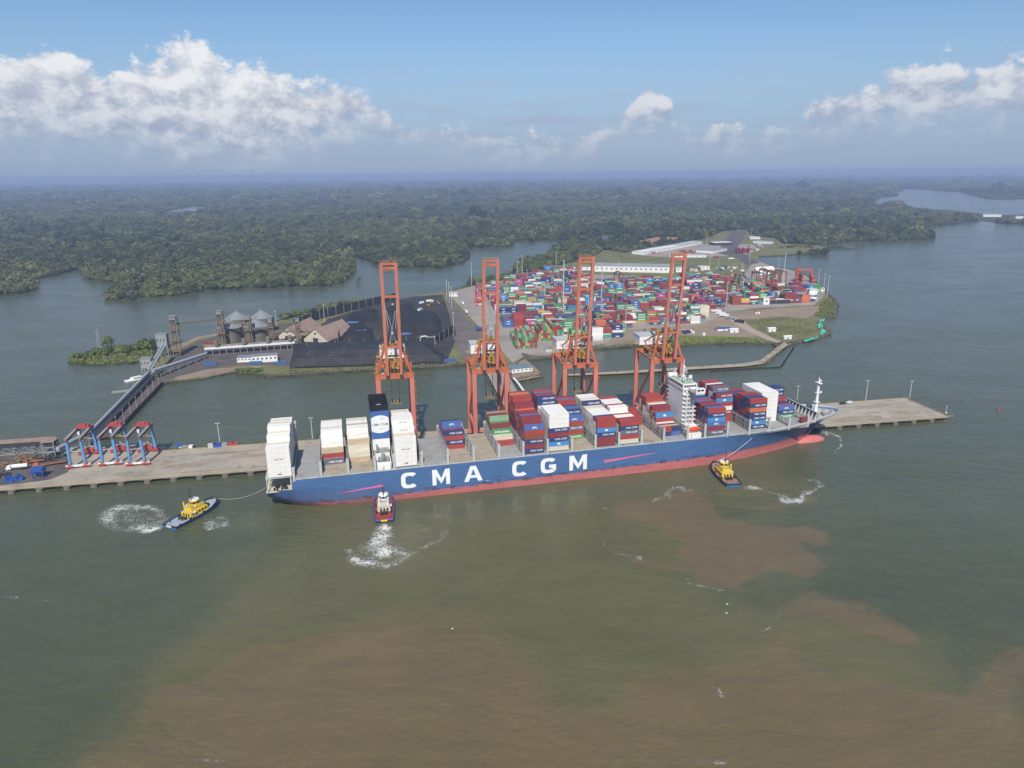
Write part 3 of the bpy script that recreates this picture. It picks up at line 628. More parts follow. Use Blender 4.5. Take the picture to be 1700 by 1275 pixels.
# hatch covers and lashing bridges
POSTS = [13.2, 27.8, 42.6, 57.4, 68.2, 84.0, 99.0, 114.1, 129.2, 144.0, 159.0, 174.2, 189.2, 204.3, 219.2, 234.1, 250.2, 262.2, 277.8, 293.4, 308.2, 323.4, 338.6]
for i, (a, b2) in enumerate(zip(POSTS, POSTS[1:])):
    if i in (3, 16): continue
    inset = 0 if b2 < 310 else (1.2 if b2 < 325 else 2.6)
    for k in range(3):
        y0 = 1.1 + inset + k * (SHIP_B - 2.2 - 2 * inset) / 3; y1 = 1.1 + inset + (k + 1) * (SHIP_B - 2.2 - 2 * inset) / 3 - 0.25
        hcv = MB(); hcv.box(a + 1.25, y0, DECK - 0.95, b2 - 0.15, y1, HATCH - 0.05)
        for q in range(4):
            x = a + 2.4 + q * 3.1
            for yy in np.arange(y0 + 1.5, y1 - 1, 2.6): hcv.box(x, yy, HATCH - 0.05, x + 0.45, yy + 0.25, HATCH + 0.03)
        hcv.box(a + 1.6, y0 + 0.1, HATCH - 0.05, a + 1.75, y1 - 0.1, HATCH + 0.02); hcv.box(b2 - 6.9, y0 + 0.1, HATCH - 0.05, b2 - 6.75, y1 - 0.1, HATCH + 0.02)
        hcv.obj('hatch_cover', M_hatcht if (i in (1, 2) and k == 0) or i in (6, 7, 11, 14) else M_hatch, ship)
def lashing_bridge(s, tall, inset=0.0):
    b_ = MB(); y0, y1 = 0.6 + inset, SHIP_B - 0.6 - inset; zt = DECK + tall
    n = 8
    for k in range(n + 1):
        y = y0 + (y1 - y0) * k / n
        for dx in (0.05, 0.85): b_.box(s + dx, y - 0.16, DECK - 0.9, s + dx + 0.22, y + 0.16, zt)
    lv = [z for z in (DECK + 2.6, DECK + 5.2, DECK + 7.8) if z < zt + 0.3]
    cw = MB()
    for z in lv: cw.box(s + .28, y0, z - 0.12, s + .86, y1, z)
    for z in lv: b_.box(s + .04, y0, z - .3, s + .26, y1, z); b_.box(s + .88, y0, z - .3, s + 1.1, y1, z)
    for z in lv:
        b_.box(s + 0.02, y0, z + 0.95, s + 0.08, y1, z + 1.05); b_.box(s + 1.06, y0, z + 0.95, s + 1.12, y1, z + 1.05)
    z0 = DECK
    for z in lv:
        for k in range(n):
            ya, yb = y0 + (y1 - y0) * k / n, y0 + (y1 - y0) * (k + 1) / n
            if k % 2: ya, yb = yb, ya
            b_.bar((s + 0.2, ya, z0), (s + 0.2, yb, z - .3), 0.18)
        z0 = z
    b_.box(s - 0.1, y0 - 0.5, DECK - 0.9, s + 1.25, y0 + 0.35, zt + 1.2); b_.box(s - 0.1, y1 - 0.35, DECK - 0.9, s + 1.25, y1 + 0.5, zt + 1.2)
    o = b_.obj('lashing_bridge', M_lgrey, ship); cw.obj('catwalk', M_dgrey, o); return o  # catwalks coloured dark to paint in the shaded gaps of the truss
for i, s in enumerate(POSTS):
    lashing_bridge(s, 8.4 if 1 <= i <= 20 else 6.2, 0 if s < 305 else (1.0 if s < 312 else (1.8 if s < 330 else 3.4)))
lb = MB(); lb.box(13.0, SHIP_B - 2.4, DECK, 14.5, SHIP_B - 0.4, DECK + 19); lb.box(12.8, SHIP_B - 3.0, DECK + 19, 14.8, SHIP_B - 0.2, DECK + 20.2); lb.obj('stern_mast', M_lgrey, ship)

# funnel casing with the engine room house
fn = MB(); fn.box(58.6, 3.2, DECK - 0.9, 67.4, 14.0, DECK + 4.2); fn.box(58.8, 9.2, DECK + 4.2, 67.2, 36.5, DECK + 7.5); fn.box(60.0, 1.2, DECK - .9, 62.6, 3.0, DECK + 2.6); fn.box(63.2, 1.2, DECK - .9, 66.8, 3.0, DECK + 3.2)
fn.box(58.0, 14.2, DECK + 7.5, 67.8, 36.0, 33.0); fn.obj('engine_casing', M_white, ship)
M_fblue = mat('funnel_blue', lin(66, 104, 164), 0.5, 0.08, 0.2)
fb = MB(); fb.box(57.9, 14.1, 33.0, 67.9, 36.1, 50.2); funnel = fb.obj('funnel', M_fblue, ship)
fk = MB()
for x0, y0, x1, y1 in ((57.7, 13.9, 68.1, 14.6), (57.7, 35.6, 68.1, 36.3), (57.7, 14.6, 58.3, 35.6), (67.5, 14.6, 68.1, 35.6)): fk.box(x0, y0, 50.2, x1, y1, 53.6)
fk.box(58.3, 14.6, 50.25, 67.5, 35.6, 50.6); fk.box(60.5, 19, 50.6, 65.2, 28, 53.0)
for x in (61.4, 62.9, 64.4): fk.tube((x, 24, 53.0), (x, 24, 54.4), 0.5, n=8)
fk.obj('funnel_cap', M_black, funnel)
fx = MB(); fx.box(61.6, 18.96, 51.8, 64.2, 18.99, 52.6); fx.obj('cap_plate', M_lgrey, funnel)
eb = MB()                                                        # white oval band on the near and far face
N = 24; el_ = [(62.9 + max(-4.98, min(4.98, 7.2 * math.cos(2 * math.pi * i / N))), 41.9 + 5.4 * math.sin(2 * math.pi * i / N)) for i in range(N)]
eb.poly([(x, 14.06, z) for x, z in el_]); eb.obj('funnel_badge', M_white, funnel); eb = MB(); eb.poly([(x, 36.14, z) for x, z in el_[::-1]]); eb.obj('funnel_badge', M_white, funnel)
gm = MB()
for x, y, z, sx, sy, sz in ((61.5, 6, DECK + 5.1, 2.4, 3, 1.8), (65.6, 5.6, DECK + 5.2, 1.6, 3, 2), (63.8, 11.4, DECK + 8.5, 5.5, 2.6, 2.0)): gm.cbox((x, y, z), sx, sy, sz)
gm.tube((63.2, 8.0, DECK + 4.2), (63.2, 8.0, DECK + 7.4), 1.1, n=10); gm.tube((60.2, 11.8, DECK + 7.5), (60.2, 11.8, DECK + 12), 0.5, n=8)
gm.obj('ventilator', M_grey, ship)
gd = MB(); gd.box(60.0, 3.3, DECK + 4.2, 66.9, 9.0, DECK + 4.26); gd.box(59.0, 9.4, DECK + 7.5, 67.0, 14.0, DECK + 7.56); gd.obj('casing_deck', mat('deck_green', lin(96, 122, 92), 0.8, 0.2, 0.5), ship)

# bridge house
hs = MB()
hs.box(251.6, 2.2, DECK - 0.9, 261.4, SHIP_B - 2.2, DECK + 3.0)
hs.box(252.0, 8.2, DECK + 3.0, 261.0, SHIP_B - 6.2, DECK + 6.4)
hs.box(252.2, 12.4, DECK + 6.4, 260.6, SHIP_B - 10.5, 47.6)
for z in np.arange(DECK + 9.2, 47, 2.8):
    hs.box(252.0, 10.2, z, 260.8, 12.4, z + 0.25); hs.box(252.0, SHIP_B - 10.5, z, 260.8, SHIP_B - 8.4, z + 0.25)
hs.box(254.0, 10.25, DECK + 6.4, 254.5, 10.6, 47.6); hs.box(258.5, 10.25, DECK + 6.4, 259.0, 10.6, 47.6)
house = hs.obj('deckhouse', M_white, ship)
br = MB()
br.box(251.8, 12.0, 47.6, 261.4, SHIP_B - 10.0, 51.4); br.box(255.2, 1.0, 47.6, 261.0, 12.0, 48.4); br.box(255.2, SHIP_B - 10.0, 47.6, 261.0, SHIP_B - 1.0, 48.4)
for y0, y1 in ((1.0, 12.0), (SHIP_B - 10.0, SHIP_B - 1.0)): br.box(260.6, y0, 48.4, 261.0, y1, 49.7); br.box(255.2, y0, 48.4, 255.6, y1, 49.7)
for y0 in (0.8, SHIP_B - 3.6): br.box(255.0, y0, 48.4, 261.2, y0 + 2.8, 51.2)
bridge = br.obj('bridge', M_white, ship)
wn = 0
for x in (252.6, 254.3, 256.0, 257.7, 259.4):
    o = MB(); o.box(x, 11.93, 49.4, x + 1.35, 12.0, 50.7); o.obj('window', M_glass, bridge)
for y in np.arange(13.0, 32, 2.4):
    o = MB(); o.box(261.4, y, 49.4, 261.46, y + 1.9, 50.7); o.obj('window', M_glass, bridge)
    o = MB(); o.box(251.74, y, 49.4, 251.8, y + 1.9, 50.7); o.obj('window', M_glass, bridge)
for x0 in (255.8, 258.2):
    o = MB(); o.box(x0, 0.73, 49.7, x0 + 1.9, 0.8, 50.8); o.obj('window', M_glass, bridge)
for z in np.arange(DECK + 7.6, 46, 2.8):
    for x in (253.0, 255.6, 258.0, 259.8):
        o = MB(); o.box(x, 12.34, z + .3, x + 0.8, 12.4, z + 1.3); o.obj('window', M_glass, house)
    for y in (14, 17.5, 21, 24.5, 28):
        o = MB(); o.box(260.6, y, z + .3, 260.66, y + 1.0, z + 1.2); o.obj('window', M_glass, house)
st = MB()                                                        # stair flights zigzagging up the near face
z = DECK + 6.4
for k, zz in enumerate(np.arange(DECK + 6.4, 46, 2.8)):
    a, b2 = (255.0, 258.2) if k % 2 else (258.2, 255.0)
    st.bar((a, 11.2, zz + 0.2), (b2, 11.2, zz + 3.0), 0.9, 0.15)
    st.box(252.1, 10.2, zz + 3.8, 260.7, 10.27, zz + 3.9); st.box(252.1, 10.2, zz + 3.3, 260.7, 10.27, zz + 3.38)
st.obj('outside_stair', M_lgrey, house)
ms = MB()
ms.bar((256.5, 21.5, 51.4), (256.5, 21.5, 61.0), 1.2); ms.bar((256.5, 17.0, 57.5), (256.5, 26.0, 57.5), 0.5); ms.bar((256.5, 19.0, 60), (256.5, 24.0, 60), 0.4); ms.tube((256.5, 21.5, 61), (256.5, 21.5, 65), 0.18, n=6)
ms.bar((254, 21.5, 51.4), (256.4, 21.5, 56), 0.4); ms.cbox((257.6, 21.5, 58.3), 0.5, 4.0, 0.5)
for x, y, h in ((254, 14, 6), (259, 15, 5), (253.5, 27, 7), (260, 29, 5), (255, 31, 4), (258.5, 18, 3.4)): ms.tube((x, y, 51.4), (x, y, 51.4 + h), 0.22, n=6)
for x, y in ((254.5, 16.2), (259.0, 26.5), (260.0, 19.0)): ms.tube((x, y, 51.4), (x, y, 53.2), 0.3, n=6); ms.tube((x, y, 53.2), (x, y, 55.0), 0.9, 0.8, n=10)
ms.obj('radar_mast', M_white, ship)
bt = MB(); bt.box(252.6, 13.0, 51.4, 260.8, SHIP_B - 11, 51.46); bt.obj('monkey_deck', mat('deck_pale_green', lin(150, 170, 140), 0.8, 0.2, 0.5), bridge)
def lifeboat(y, sgn):
    b_ = MB(); prof = [(252.8, 0.25), (253.6, 1.1), (255, 1.45), (258.4, 1.45), (260, 1.1), (260.7, 0.3)]; n = 10
    for s, r in prof:
        for i in range(n): a = 2 * math.pi * i / n; b_.v.append((s, y + math.cos(a) * r, DECK + 5.6 + math.sin(a) * r * 0.95))
    for k in range(len(prof) - 1):
        for i in range(n): j = (i + 1) % n; b_.face((k * n + i, (k + 1) * n + i, (k + 1) * n + j, k * n + j))
    lbt = b_.obj('lifeboat', M_lifeboat, ship, smooth=True)
    d_ = MB()
    for x in (253.6, 259.6): d_.bar((x, y + sgn * 2.2, DECK + 3), (x, y + sgn * 1.0, DECK + 8.4), 0.4); d_.bar((x, y + sgn * 1.0, DECK + 8.4), (x, y - sgn * 0.8, DECK + 8.2), 0.4)
    d_.obj('davit', M_white, lbt)
lifeboat(3.6, 1); lifeboat(SHIP_B - 3.6, -1)
dw = MB(); dw.box(254.2, 1.1, DECK - 0.9, 259.0, 2.15, DECK + 3.2); dw.obj('side_door_house', M_white, ship)

# foredeck: breakwater, foremast, mooring gear
bk = MB()
y0, y1, sx = 5.0, SHIP_B - 5.0, 346.0; zt = hull_top(sx)
bk.box(sx, y0, zt - 1, sx + 0.3, y1, zt + 5.6)
brk = bk.obj('breakwater', mat('breakwater_dark', lin(66, 76, 96), 0.6, 0.15, 0.3), ship)
rb = MB()
for k in range(10):
    y = y0 + (y1 - y0) * k / 9
    rb.v += [(sx, y - .15, zt + 5.6), (sx, y + .15, zt + 5.6), (sx - 3.0, y + .15, zt - .9), (sx - 3.0, y - .15, zt - .9), (sx, y - .15, zt - .9), (sx, y + .15, zt - .9)]
    q = len(rb.v) - 6
    for f in ((0, 3, 2, 1), (0, 4, 3), (1, 2, 5), (0, 1, 5, 4), (3, 4, 5, 2)): rb.face(tuple(q + i for i in f))
rb.box(sx - 0.25, y0, zt + 5.62, sx + 0.5, y1, zt + 5.9); rb.obj('stiffener', M_lgrey, brk)
fm_ = MB(); fm_.tube((357.5, HALF, hull_top(357) - 1), (357.5, HALF, 42.5), 1.25, 0.8, n=12); fm_.cbox((357.5, HALF, 41.6), 2.2, 5.5, 0.4); fm_.cbox((357.5, HALF, 34.5), 3.0, 2.6, 0.4); fm_.cbox((357.5, HALF, 28.0), 3.0, 3.6, 0.4); fm_.tube((357.5, HALF, 42.5), (357.5, HALF, 45.5), 0.3, n=6); fm_.cbox((358.6, HALF - 1.6, 35.4), 1.0, 1.0, 1.4); fm_.cbox((358.4, HALF, 43.2), 1.0, 2.0, 0.9)
fm_.bar((355.2, HALF - 1.6, hull_top(355) - 1), (357.2, HALF - .5, 29), 0.5); fm_.bar((355.2, HALF + 1.6, hull_top(355) - 1), (357.2, HALF + .5, 29), 0.5)
fm_.obj('foremast', M_white, ship)
fg = MB()
for x, y in ((351, 12), (351, 29), (354, 16), (354, 27), (362, 15), (362, 28), (366, 18), (366, 25), (369.5, 21.5)):
    fg.tube((x, y, hull_top(x) - .9), (x, y, hull_top(x) + .5), 0.55, n=8); fg.tube((x + 1.4, y, hull_top(x) - .9), (x + 1.4, y, hull_top(x) + .5), 0.55, n=8)
for y in (13.5, 27): fg.tube((359, y, hull_top(359) + .6), (359, y + 3, hull_top(359) + .6), 1.2, n=12)
fg.obj('windlass', M_grey, ship)

# lettering on the near side, 8 cm proud of the plating
def strip(outer, inner):
    b_ = MB()
    for i in range(len(outer) - 1): b_.quad(outer[i], outer[i + 1], inner[i + 1], inner[i])
    return b_
YL = -0.07
def arc_letter(s0, s1, z0, z1, wx, wz, bar_=False):
    cx, cz = (s0 + s1) / 2, (z0 + z1) / 2; rx, rz = (s1 - s0) / 2, (z1 - z0) / 2; o, i_ = [], []
    lim = 38 if not bar_ else 34
    for k in range(33):
        a = R(lim + (360 - 2 * lim) * k / 32); f = lambda v: math.copysign(abs(v) ** 0.62, v)
        o.append((cx + rx * f(math.cos(a)), YL, cz + rz * f(math.sin(a)))); i_.append((cx + (rx - wx) * f(math.cos(a)), YL, cz + (rz - wz) * f(math.sin(a))))
    b_ = strip(o, i_)
    if bar_:
        xo = o[-1][0]; zz = o[-1][2]
        b_.quad((s1 - wx, YL, zz + .02), (s1, YL, zz + .02), (s1, YL, cz + 0.5), (s1 - wx, YL, cz + 0.5)); b_.quad((cx + 0.4, YL, cz - wz + .5), (s1 - wx, YL, cz - wz + .5), (s1 - wx, YL, cz + .5), (cx + .4, YL, cz + .5))
    return b_
def letter_m(s0, s1, z0, z1, wd):
    b_ = MB(); c = (s0 + s1) / 2; h = z1 - z0; k = wd * 1.15
    P = lambda x, z: (x, YL, z)
    b_.quad(P(s0, z0), P(s0 + wd, z0), P(s0 + wd, z1 - h * .42), P(s0, z1)); b_.quad(P(s1 - wd, z0), P(s1, z0), P(s1, z1), P(s1 - wd, z1 - h * .42))
    b_.poly([P(s0, z1), P(s0 + wd, z1 - h * .42), P(c, z0 + h * .06), P(c, z0 + h * .42), P(s0 + k, z1)]); b_.poly([P(c, z0 + h * .42), P(c, z0 + h * .06), P(s1 - wd, z1 - h * .42), P(s1, z1), P(s1 - k, z1)])
    return b_
def letter_a(s0, s1, z0, z1, wd):
    b_ = MB(); c = (s0 + s1) / 2; h = z1 - z0; P = lambda x, z: (x, YL, z); ap = wd * .62; sl = (c - ap - s0) / h
    xi = lambda z: s0 + wd + (c - s0 - wd) * min(1, (z - z0) / (h * .80))
    b_.quad(P(s0, z0), P(s0 + wd, z0), P(c, z0 + h * .80), P(c - ap, z1)); b_.quad(P(s1 - wd, z0), P(s1, z0), P(c + ap, z1), P(c, z0 + h * .80)); b_.poly([P(c - ap, z1), P(c, z0 + h * .80), P(c + ap, z1)])
    za, zb = z0 + h * .22, z0 + h * .40
    b_.quad(P(xi(za), za), P(2 * c - xi(za), za), P(2 * c - xi(zb), zb), P(xi(zb), zb)); return b_
M_letter = mat('hull_letter_white', lin(236, 236, 234), 0.5, 0.04, 0.3)
Z0, Z1 = 6.5, 16.2
for b_ in (arc_letter(72.0, 81.4, Z0, Z1, 2.5, 2.1), letter_m(90.0, 100.3, Z0, Z1, 2.3), letter_a(108.6, 119.6, Z0, Z1, 2.7), arc_letter(137.6, 147.0, Z0, Z1, 2.5, 2.1), arc_letter(155.2, 164.8, Z0, Z1, 2.5, 2.1, True), letter_m(173.2, 184.4, Z0, Z1, 2.4)): b_.obj('letter', M_letter, ship)
M_stripe = mat('pink_stripe', lin(214, 110, 150), 0.5, 0.05, 0.3)
sb_ = MB(); sb_.poly([(195.5, YL, 9.2), (195.5, YL, 11.0), (228, YL, 12.5), (232, YL, 12.5)]); sb_.poly([(34, -0.07, 7.6), (62.0, -0.07, 9.2), (62.0, -0.07, 10.7)]); sb_.obj('stripe', M_stripe, ship)
wt = MB(); wt.box(121.5, -0.06, 5.7, 122.8, -0.04, 5.9); wt.box(123.4, -0.06, 5.7, 124.0, -0.04, 5.9); wt.obj('draught_mark', M_letter, ship)
# ------------------------------------------------------------------ shipping containers
CC = {'white': lin(234, 231, 224), 'cream': lin(214, 204, 184), 'red': lin(166, 70, 64), 'maroon': lin(140, 60, 68), 'navy blue': lin(50, 68, 112), 'light blue': lin(72, 140, 196), 'blue': lin(82, 112, 166),
      'green': lin(82, 150, 96), 'grey': lin(104, 108, 122), 'orange': lin(204, 116, 76), 'brown': lin(142, 78, 62), 'tan': lin(190, 172, 142), 'yellow': lin(198, 164, 96), 'pink': lin(196, 90, 140), 'teal': lin(88, 142, 136), 'pale green': lin(140, 176, 140), 'mid blue': lin(66, 102, 156)}
CM = {k: mat('container_' + k.replace(' ', '_'), v, 0.55, 0.13 if k != 'white' else .06, 0.35, lin(110, 80, 64) if k not in ('white', 'cream', 'tan') else lin(186, 172, 152), 0.35 if k != 'white' else .25, 0.4, streak=True) for k, v in CC.items()}
M_logo = mat('container_lettering', lin(232, 232, 230), 0.5, 0.05, 0.5); M_logod = mat('container_dark_lettering', lin(60, 62, 70), 0.5, 0.05, 0.5)
CL, CW, CH = 12.19, 2.44, 2.86
def container_mesh(name, L, m):
    b = MB(); r = 0.09
    b.box(-L / 2 + .1, -CW / 2 + .05, .12, L / 2 - .05, CW / 2 - .05, CH - .06)
    for x in (-L / 2, L / 2 - .22):
        for y in (-CW / 2, CW / 2 - .18): b.box(x, y, 0, x + .22, y + .18, CH)
    for y in (-CW / 2, CW / 2 - .14):
        b.box(-L / 2 + .22, y, CH - .16, L / 2 - .22, y + .14, CH - .01); b.box(-L / 2 + .22, y, .01, L / 2 - .22, y + .14, .2)
    for x in (-L / 2, L / 2 - .14): b.box(x, -CW / 2 + .18, CH - .16, x + .14, CW / 2 - .18, CH - .01)
    n = int(L / 0.9)
    for k in range(n):                                            # pressed corrugation, near and far side
        x = -L / 2 + .5 + k * (L - .9) / n
        b.box(x, -CW / 2 + .01, .2, x + .4, -CW / 2 + .05, CH - .16); b.box(x, CW / 2 - .05, .2, x + .4, CW / 2 - .01, CH - .16)
    return b.mesh(name, m)
CMESH = {k: container_mesh('shipping_container', CL, m) for k, m in CM.items()}
CMESH20 = {k: container_mesh('shipping_container', 6.06, CM[k]) for k in ('navy blue', 'red', 'blue', 'maroon')}
def text_mesh(name, txt, size, mt, sx=1.0, bold=0.0):
    cu = bpy.data.curves.new(name, 'FONT'); cu.body = txt; cu.size = size; cu.align_x = 'CENTER'; cu.align_y = 'CENTER'; cu.resolution_u = 2; cu.offset = bold
    o = bpy.data.objects.new(name, cu); COL.objects.link(o); o.scale = (sx, 1, 1)
    bpy.context.view_layer.update()
    me = bpy.data.meshes.new_from_object(o.evaluated_get(bpy.context.evaluated_depsgraph_get())); me.name = name
    me.transform(Matrix.Rotation(math.pi / 2, 4, 'X') @ Matrix.Diagonal((sx, 1, 1, 1)))
    bpy.data.objects.remove(o); me.materials.clear(); me.materials.append(mt); return me
def disc_mesh(name, r, mt):
    b = MB(); b.poly([(r * 1.25 * math.cos(2 * math.pi * i / 16), 0, r * .8 * math.sin(2 * math.pi * i / 16)) for i in range(16)]); return b.mesh(name, mt)
LOGO = {'CMA': text_mesh('lettering', 'CMA CGM', 1.5, M_logo, 1.1, 0.03), 'APL': text_mesh('lettering', 'APL', 1.7, M_logo, 1.2, 0.05), 'EVG': text_mesh('lettering', 'EVERGREEN', 1.5, M_logo, 1.15, 0.04), 'GLOBE': disc_mesh('emblem', 0.85, M_logo), 'CMAD': text_mesh('lettering', 'CMA CGM', 0.9, M_logod, 1.1, 0.02), 'APLD': text_mesh('lettering', 'APL', 1.2, M_logod, 1.2, 0.05)}
ft = text_mesh('funnel_lettering', 'CMA CGM', 2.1, M_logod, 0.92, 0.01); o = link('funnel_lettering', ft, funnel); o.location = (62.9, 14.03, 41.7)
sw = MB()
for z, dx in ((44.9, .6), (38.9, .4)): sw.poly([(61.6 + dx, 14.03, z), (63.6 + dx, 14.03, z + .5), (64.4 + dx, 14.03, z + .6), (63.4 + dx, 14.03, z + .2)])
sw.obj('funnel_swoosh', M_logod, funnel)

ORD = ['bottom', 'second', 'third', 'fourth', 'fifth', 'sixth', 'seventh', 'eighth', 'ninth', 'tenth', 'eleventh']
ROWN = ['near', 'second', 'third', 'fourth', 'fifth', 'sixth', 'seventh', 'eighth', 'ninth', 'tenth', 'eleventh', 'twelfth', 'thirteenth', 'fourteenth', 'fifteenth', 'far']
W, N_, LB_, B_, R_, M2, G_, GY, O_, C_, T_, BR = 'white', 'navy blue', 'light blue', 'blue', 'red', 'maroon', 'green', 'grey', 'orange', 'cream', 'tan', 'brown'
# bay: (s start, base z, phrase, heights per row from the near side, colours of the exposed near face from the bottom, palette of the rest)
BAYS = [
 (0.6, 21.3, 'stack over the stern', [6, 6, 6, 6, 7, 7, 7, 8, 8, 8, 7, 7, 7, 7, 7, 7], [W] * 9, [W, W, W, C_]),
 (29.1, HATCH, 'third bay from the stern', [0] * 5 + [1, 3, 4, 5, 6, 6, 6, 6, 6, 6, 6], [GY, R_, T_, W, W, W], [W, W, C_]),
 (43.9, HATCH, 'bay just behind the funnel', [0] * 5 + [2, 3, 4, 5, 6, 6, 6, 6, 6, 6, 6], [T_, C_, C_, T_, W, W], [W, C_, T_]),
 (69.6, HATCH, 'bay just ahead of the funnel', [6, 6, 6, 7, 7, 8, 8, 8, 8, 8, 7, 7, 7, 7, 7, 7], [W] * 9, [W, W, W, C_]),
 (100.2, HATCH, 'third bay ahead of the funnel', [0] * 7 + [4, 4, 4, 5, 5, 4, 4, 3, 3], [R_, N_, R_, N_, B_], [B_, N_, M2]),
 (130.5, HATCH, 'fifth bay ahead of the funnel', [0] * 6 + [1, 2, 3, 4, 4, 5, 5, 5, 5, 5], [R_, C_, G_, M2, 'pale green', M2], [M2, 'pale green', M2, G_]),
 (145.4, HATCH, 'sixth bay ahead of the funnel', [6, 6, 6, 7, 7, 7, 7, 7, 7, 8, 8, 9, 9, 9, 9, 9], [N_, M2, N_, BR, R_, B_, M2, M2, R_, B_], [R_, M2, O_, M2, B_]),
 (160.5, HATCH, 'seventh bay ahead of the funnel', [8, 8, 8, 8, 8, 8, 8, 7, 7, 7, 9, 9, 9, 9, 9, 9], [C_, LB_, N_, M2, N_, W, W, W, N_, N_], [W]),
 (175.5, HATCH, 'eighth bay ahead of the funnel', [0] * 6 + [5, 5, 6, 6, 6, 6, 7, 7, 7, 7], [G_, R_, GY, R_, B_, N_, R_, B_], [R_, B_, M2, N_]),
 (190.6, HATCH, 'ninth bay ahead of the funnel', [6, 6, 6, 6, 6, 6, 6, 6, 6, 6, 7, 7, 7, 7, 7, 7], [M2, M2, N_, LB_, R_, R_, N_, R_], [W, W, C_]),
 (205.6, HATCH, 'tenth bay ahead of the funnel', [5, 5, 5, 5, 5, 5, 5, 6, 6, 6, 6, 6, 6, 6, 6, 6], [C_, R_, GY, N_, N_, W, B_], [W, W, W, R_]),
 (220.6, HATCH, 'second bay behind the bridge', [0] * 11 + [2, 2, 2, 3, 3], [R_, R_, R_], [R_, M2]),
 (236.2, HATCH, 'bay just behind the bridge', [0, 0, 2, 2, 2, 2, 4, 4, 5, 5, 5, 5, 6, 6, 6, 6], [N_, N_, R_, LB_, M2, R_], [R_, M2, W, T_]),
 (264.0, HATCH, 'bay just ahead of the bridge', [6, 6, 6, 6, 6, 6, 6, 6, 6, 6, 6, 6, 6, 6, 6, 6], [GY, M2, B_, LB_, N_, R_, R_], [R_, M2, N_, B_]),
 (279.6, HATCH, 'second bay ahead of the bridge', [0] * 7 + [7, 7, 8, 8, 8, 8, 8, 8, 8], [R_, R_, M2, W, R_, LB_, M2, GY, B_], [R_, M2, W, N_]),
 (294.7, HATCH, 'third bay ahead of the bridge', [0, 7, 7, 7, 7, 7, 7, 6, 6, 6, 6, 6, 6, 6, 0, 0], [N_, LB_, N_, N_, O_, N_, R_, R_], [R_, M2, N_, N_]),
 (309.5, HATCH, 'fourth bay ahead of the bridge', [0] * 5 + [7, 7, 7, 7, 7, 7, 7, 7, 7, 0, 0], [W] * 8, [W]),
 (324.8, HATCH, 'fifth bay ahead of the bridge', [0] * 6 + [3, 3, 3, 3, 4, 6, 6, 6, 0, 0], [G_, N_, B_, R_, N_, N_], [R_, N_, N_]),
]
rr = random.Random(3); cells = []
for bi, (s0, zb, ph, hts, face, pal) in enumerate(BAYS):
    hts = list(hts); assert len(hts) == 16, (ph, len(hts))
    tiltz = CH + 0.03
    for r in range(16):
        prevmax = max([0] + hts[:r])
        for k in range(hts[r]):
            near = (r == 0 or hts[r - 1] <= k); top = (k == hts[r] - 1); firstface = k >= prevmax
            colr = face[min(k, len(face) - 1)] if (near and firstface) else rr.choice(pal)
            if bi == 7 and r >= 10: colr = N_ if (near and k >= 7) else rr.choice([M2, R_, B_])
            if top and bi in (9, 10) and r in (0, 1, 2): colr = rr.choice([M2, R_, N_])
            y = 0.35 + 1.28 + r * 2.64
            area = (CL * CH * 0.9 if near else 0) + (CL * CW * 0.42 if top else 0)
            cells.append([area * (0.7 if r > 9 and not near else 1), bi, r, k, colr, near, top, shipw(s0 + CL / 2, y, zb + k * tiltz), s0])
vis = sorted([c for c in cells if c[0] > 0], key=lambda c: -c[0])
SHIP_N = min(len(vis), 250)
chosen = set(id(c) for c in vis[:SHIP_N])
rest = MB(); WORDS = {N_: 'navy', M2: 'maroon'}
def box_faces(b, P, L, rz, col, bands=True, ends=True):
    c, s = math.cos(rz), math.sin(rz)
    M = Matrix.Translation(P) @ Matrix.Rotation(rz, 4, 'Z')
    b.col = col; b.box(-L / 2, -CW / 2, 0.02, L / 2, CW / 2, CH, M); b.col = None
used = set()
def tidy(c): return {'navy blue': 'navy'}.get(c, c)
for c in cells:
    area, bi, r, k, colr, near, top, P, s0 = c
    if id(c) not in chosen: box_faces(rest, P, CL, SH, CC[colr]); continue
    ph = BAYS[bi][2]
    lab = f'{tidy(colr)} container, {ORD[k]} tier, {ROWN[r]} row, {ph}'
    twenty = (bi == 12 and near and r == 2)
    if twenty:
        for q, cq in enumerate(([N_, 'red'][k % 2], ['blue', N_][k % 2])):
            o = link('shipping_container', CMESH20[cq]); o.location = P + SU * (-3.06 + 6.12 * q); o.rotation_euler = (0, 0, SH)
            tag(o, f'short {tidy(cq)} container, {ORD[k]} tier, {"funnel" if q == 0 else "bridge"} end, just behind the bridge', 'container', 'containers stacked on the ship')
        continue
    o = link('shipping_container', CMESH[colr]); o.location = P; o.rotation_euler = (0, 0, SH)
    tag(o, lab, 'container', 'containers stacked on the ship')
    lg = None
    if near:
        if colr in (N_, GY): lg = 'CMA'
        elif colr == LB_: lg = 'GLOBE'
        elif colr == B_: lg = 'APL'
        elif colr == G_: lg = 'EVG'
        elif colr in (W, C_) and bi in (0, 3) and (r + k) % 3 == 0: lg = 'CMAD' if k else 'APLD'
        elif colr == M2 and bi == 14: lg = 'CMA'
    if lg:
        q = link(LOGO[lg].name, LOGO[lg], o); q.location = (1.2 if lg == 'CMA' else 0, -CW / 2 - 0.015, 1.45)
M_cols = mat('container_mixed', (0, 0, 0), 0.55, 0.13, 0.3, lin(110, 80, 64), 0.3, 0.3, attr='Col')
stuff(rest.obj('container_stacks', M_cols))
o = link('shipping_container', CMESH20['maroon']); o.location = shipw(337.5, 5.6, hull_top(338) + 1.0); o.rotation_euler = (0, 0, SH); tag(o, 'short red container standing alone near the bow breakwater', 'container', 'containers stacked on the ship')
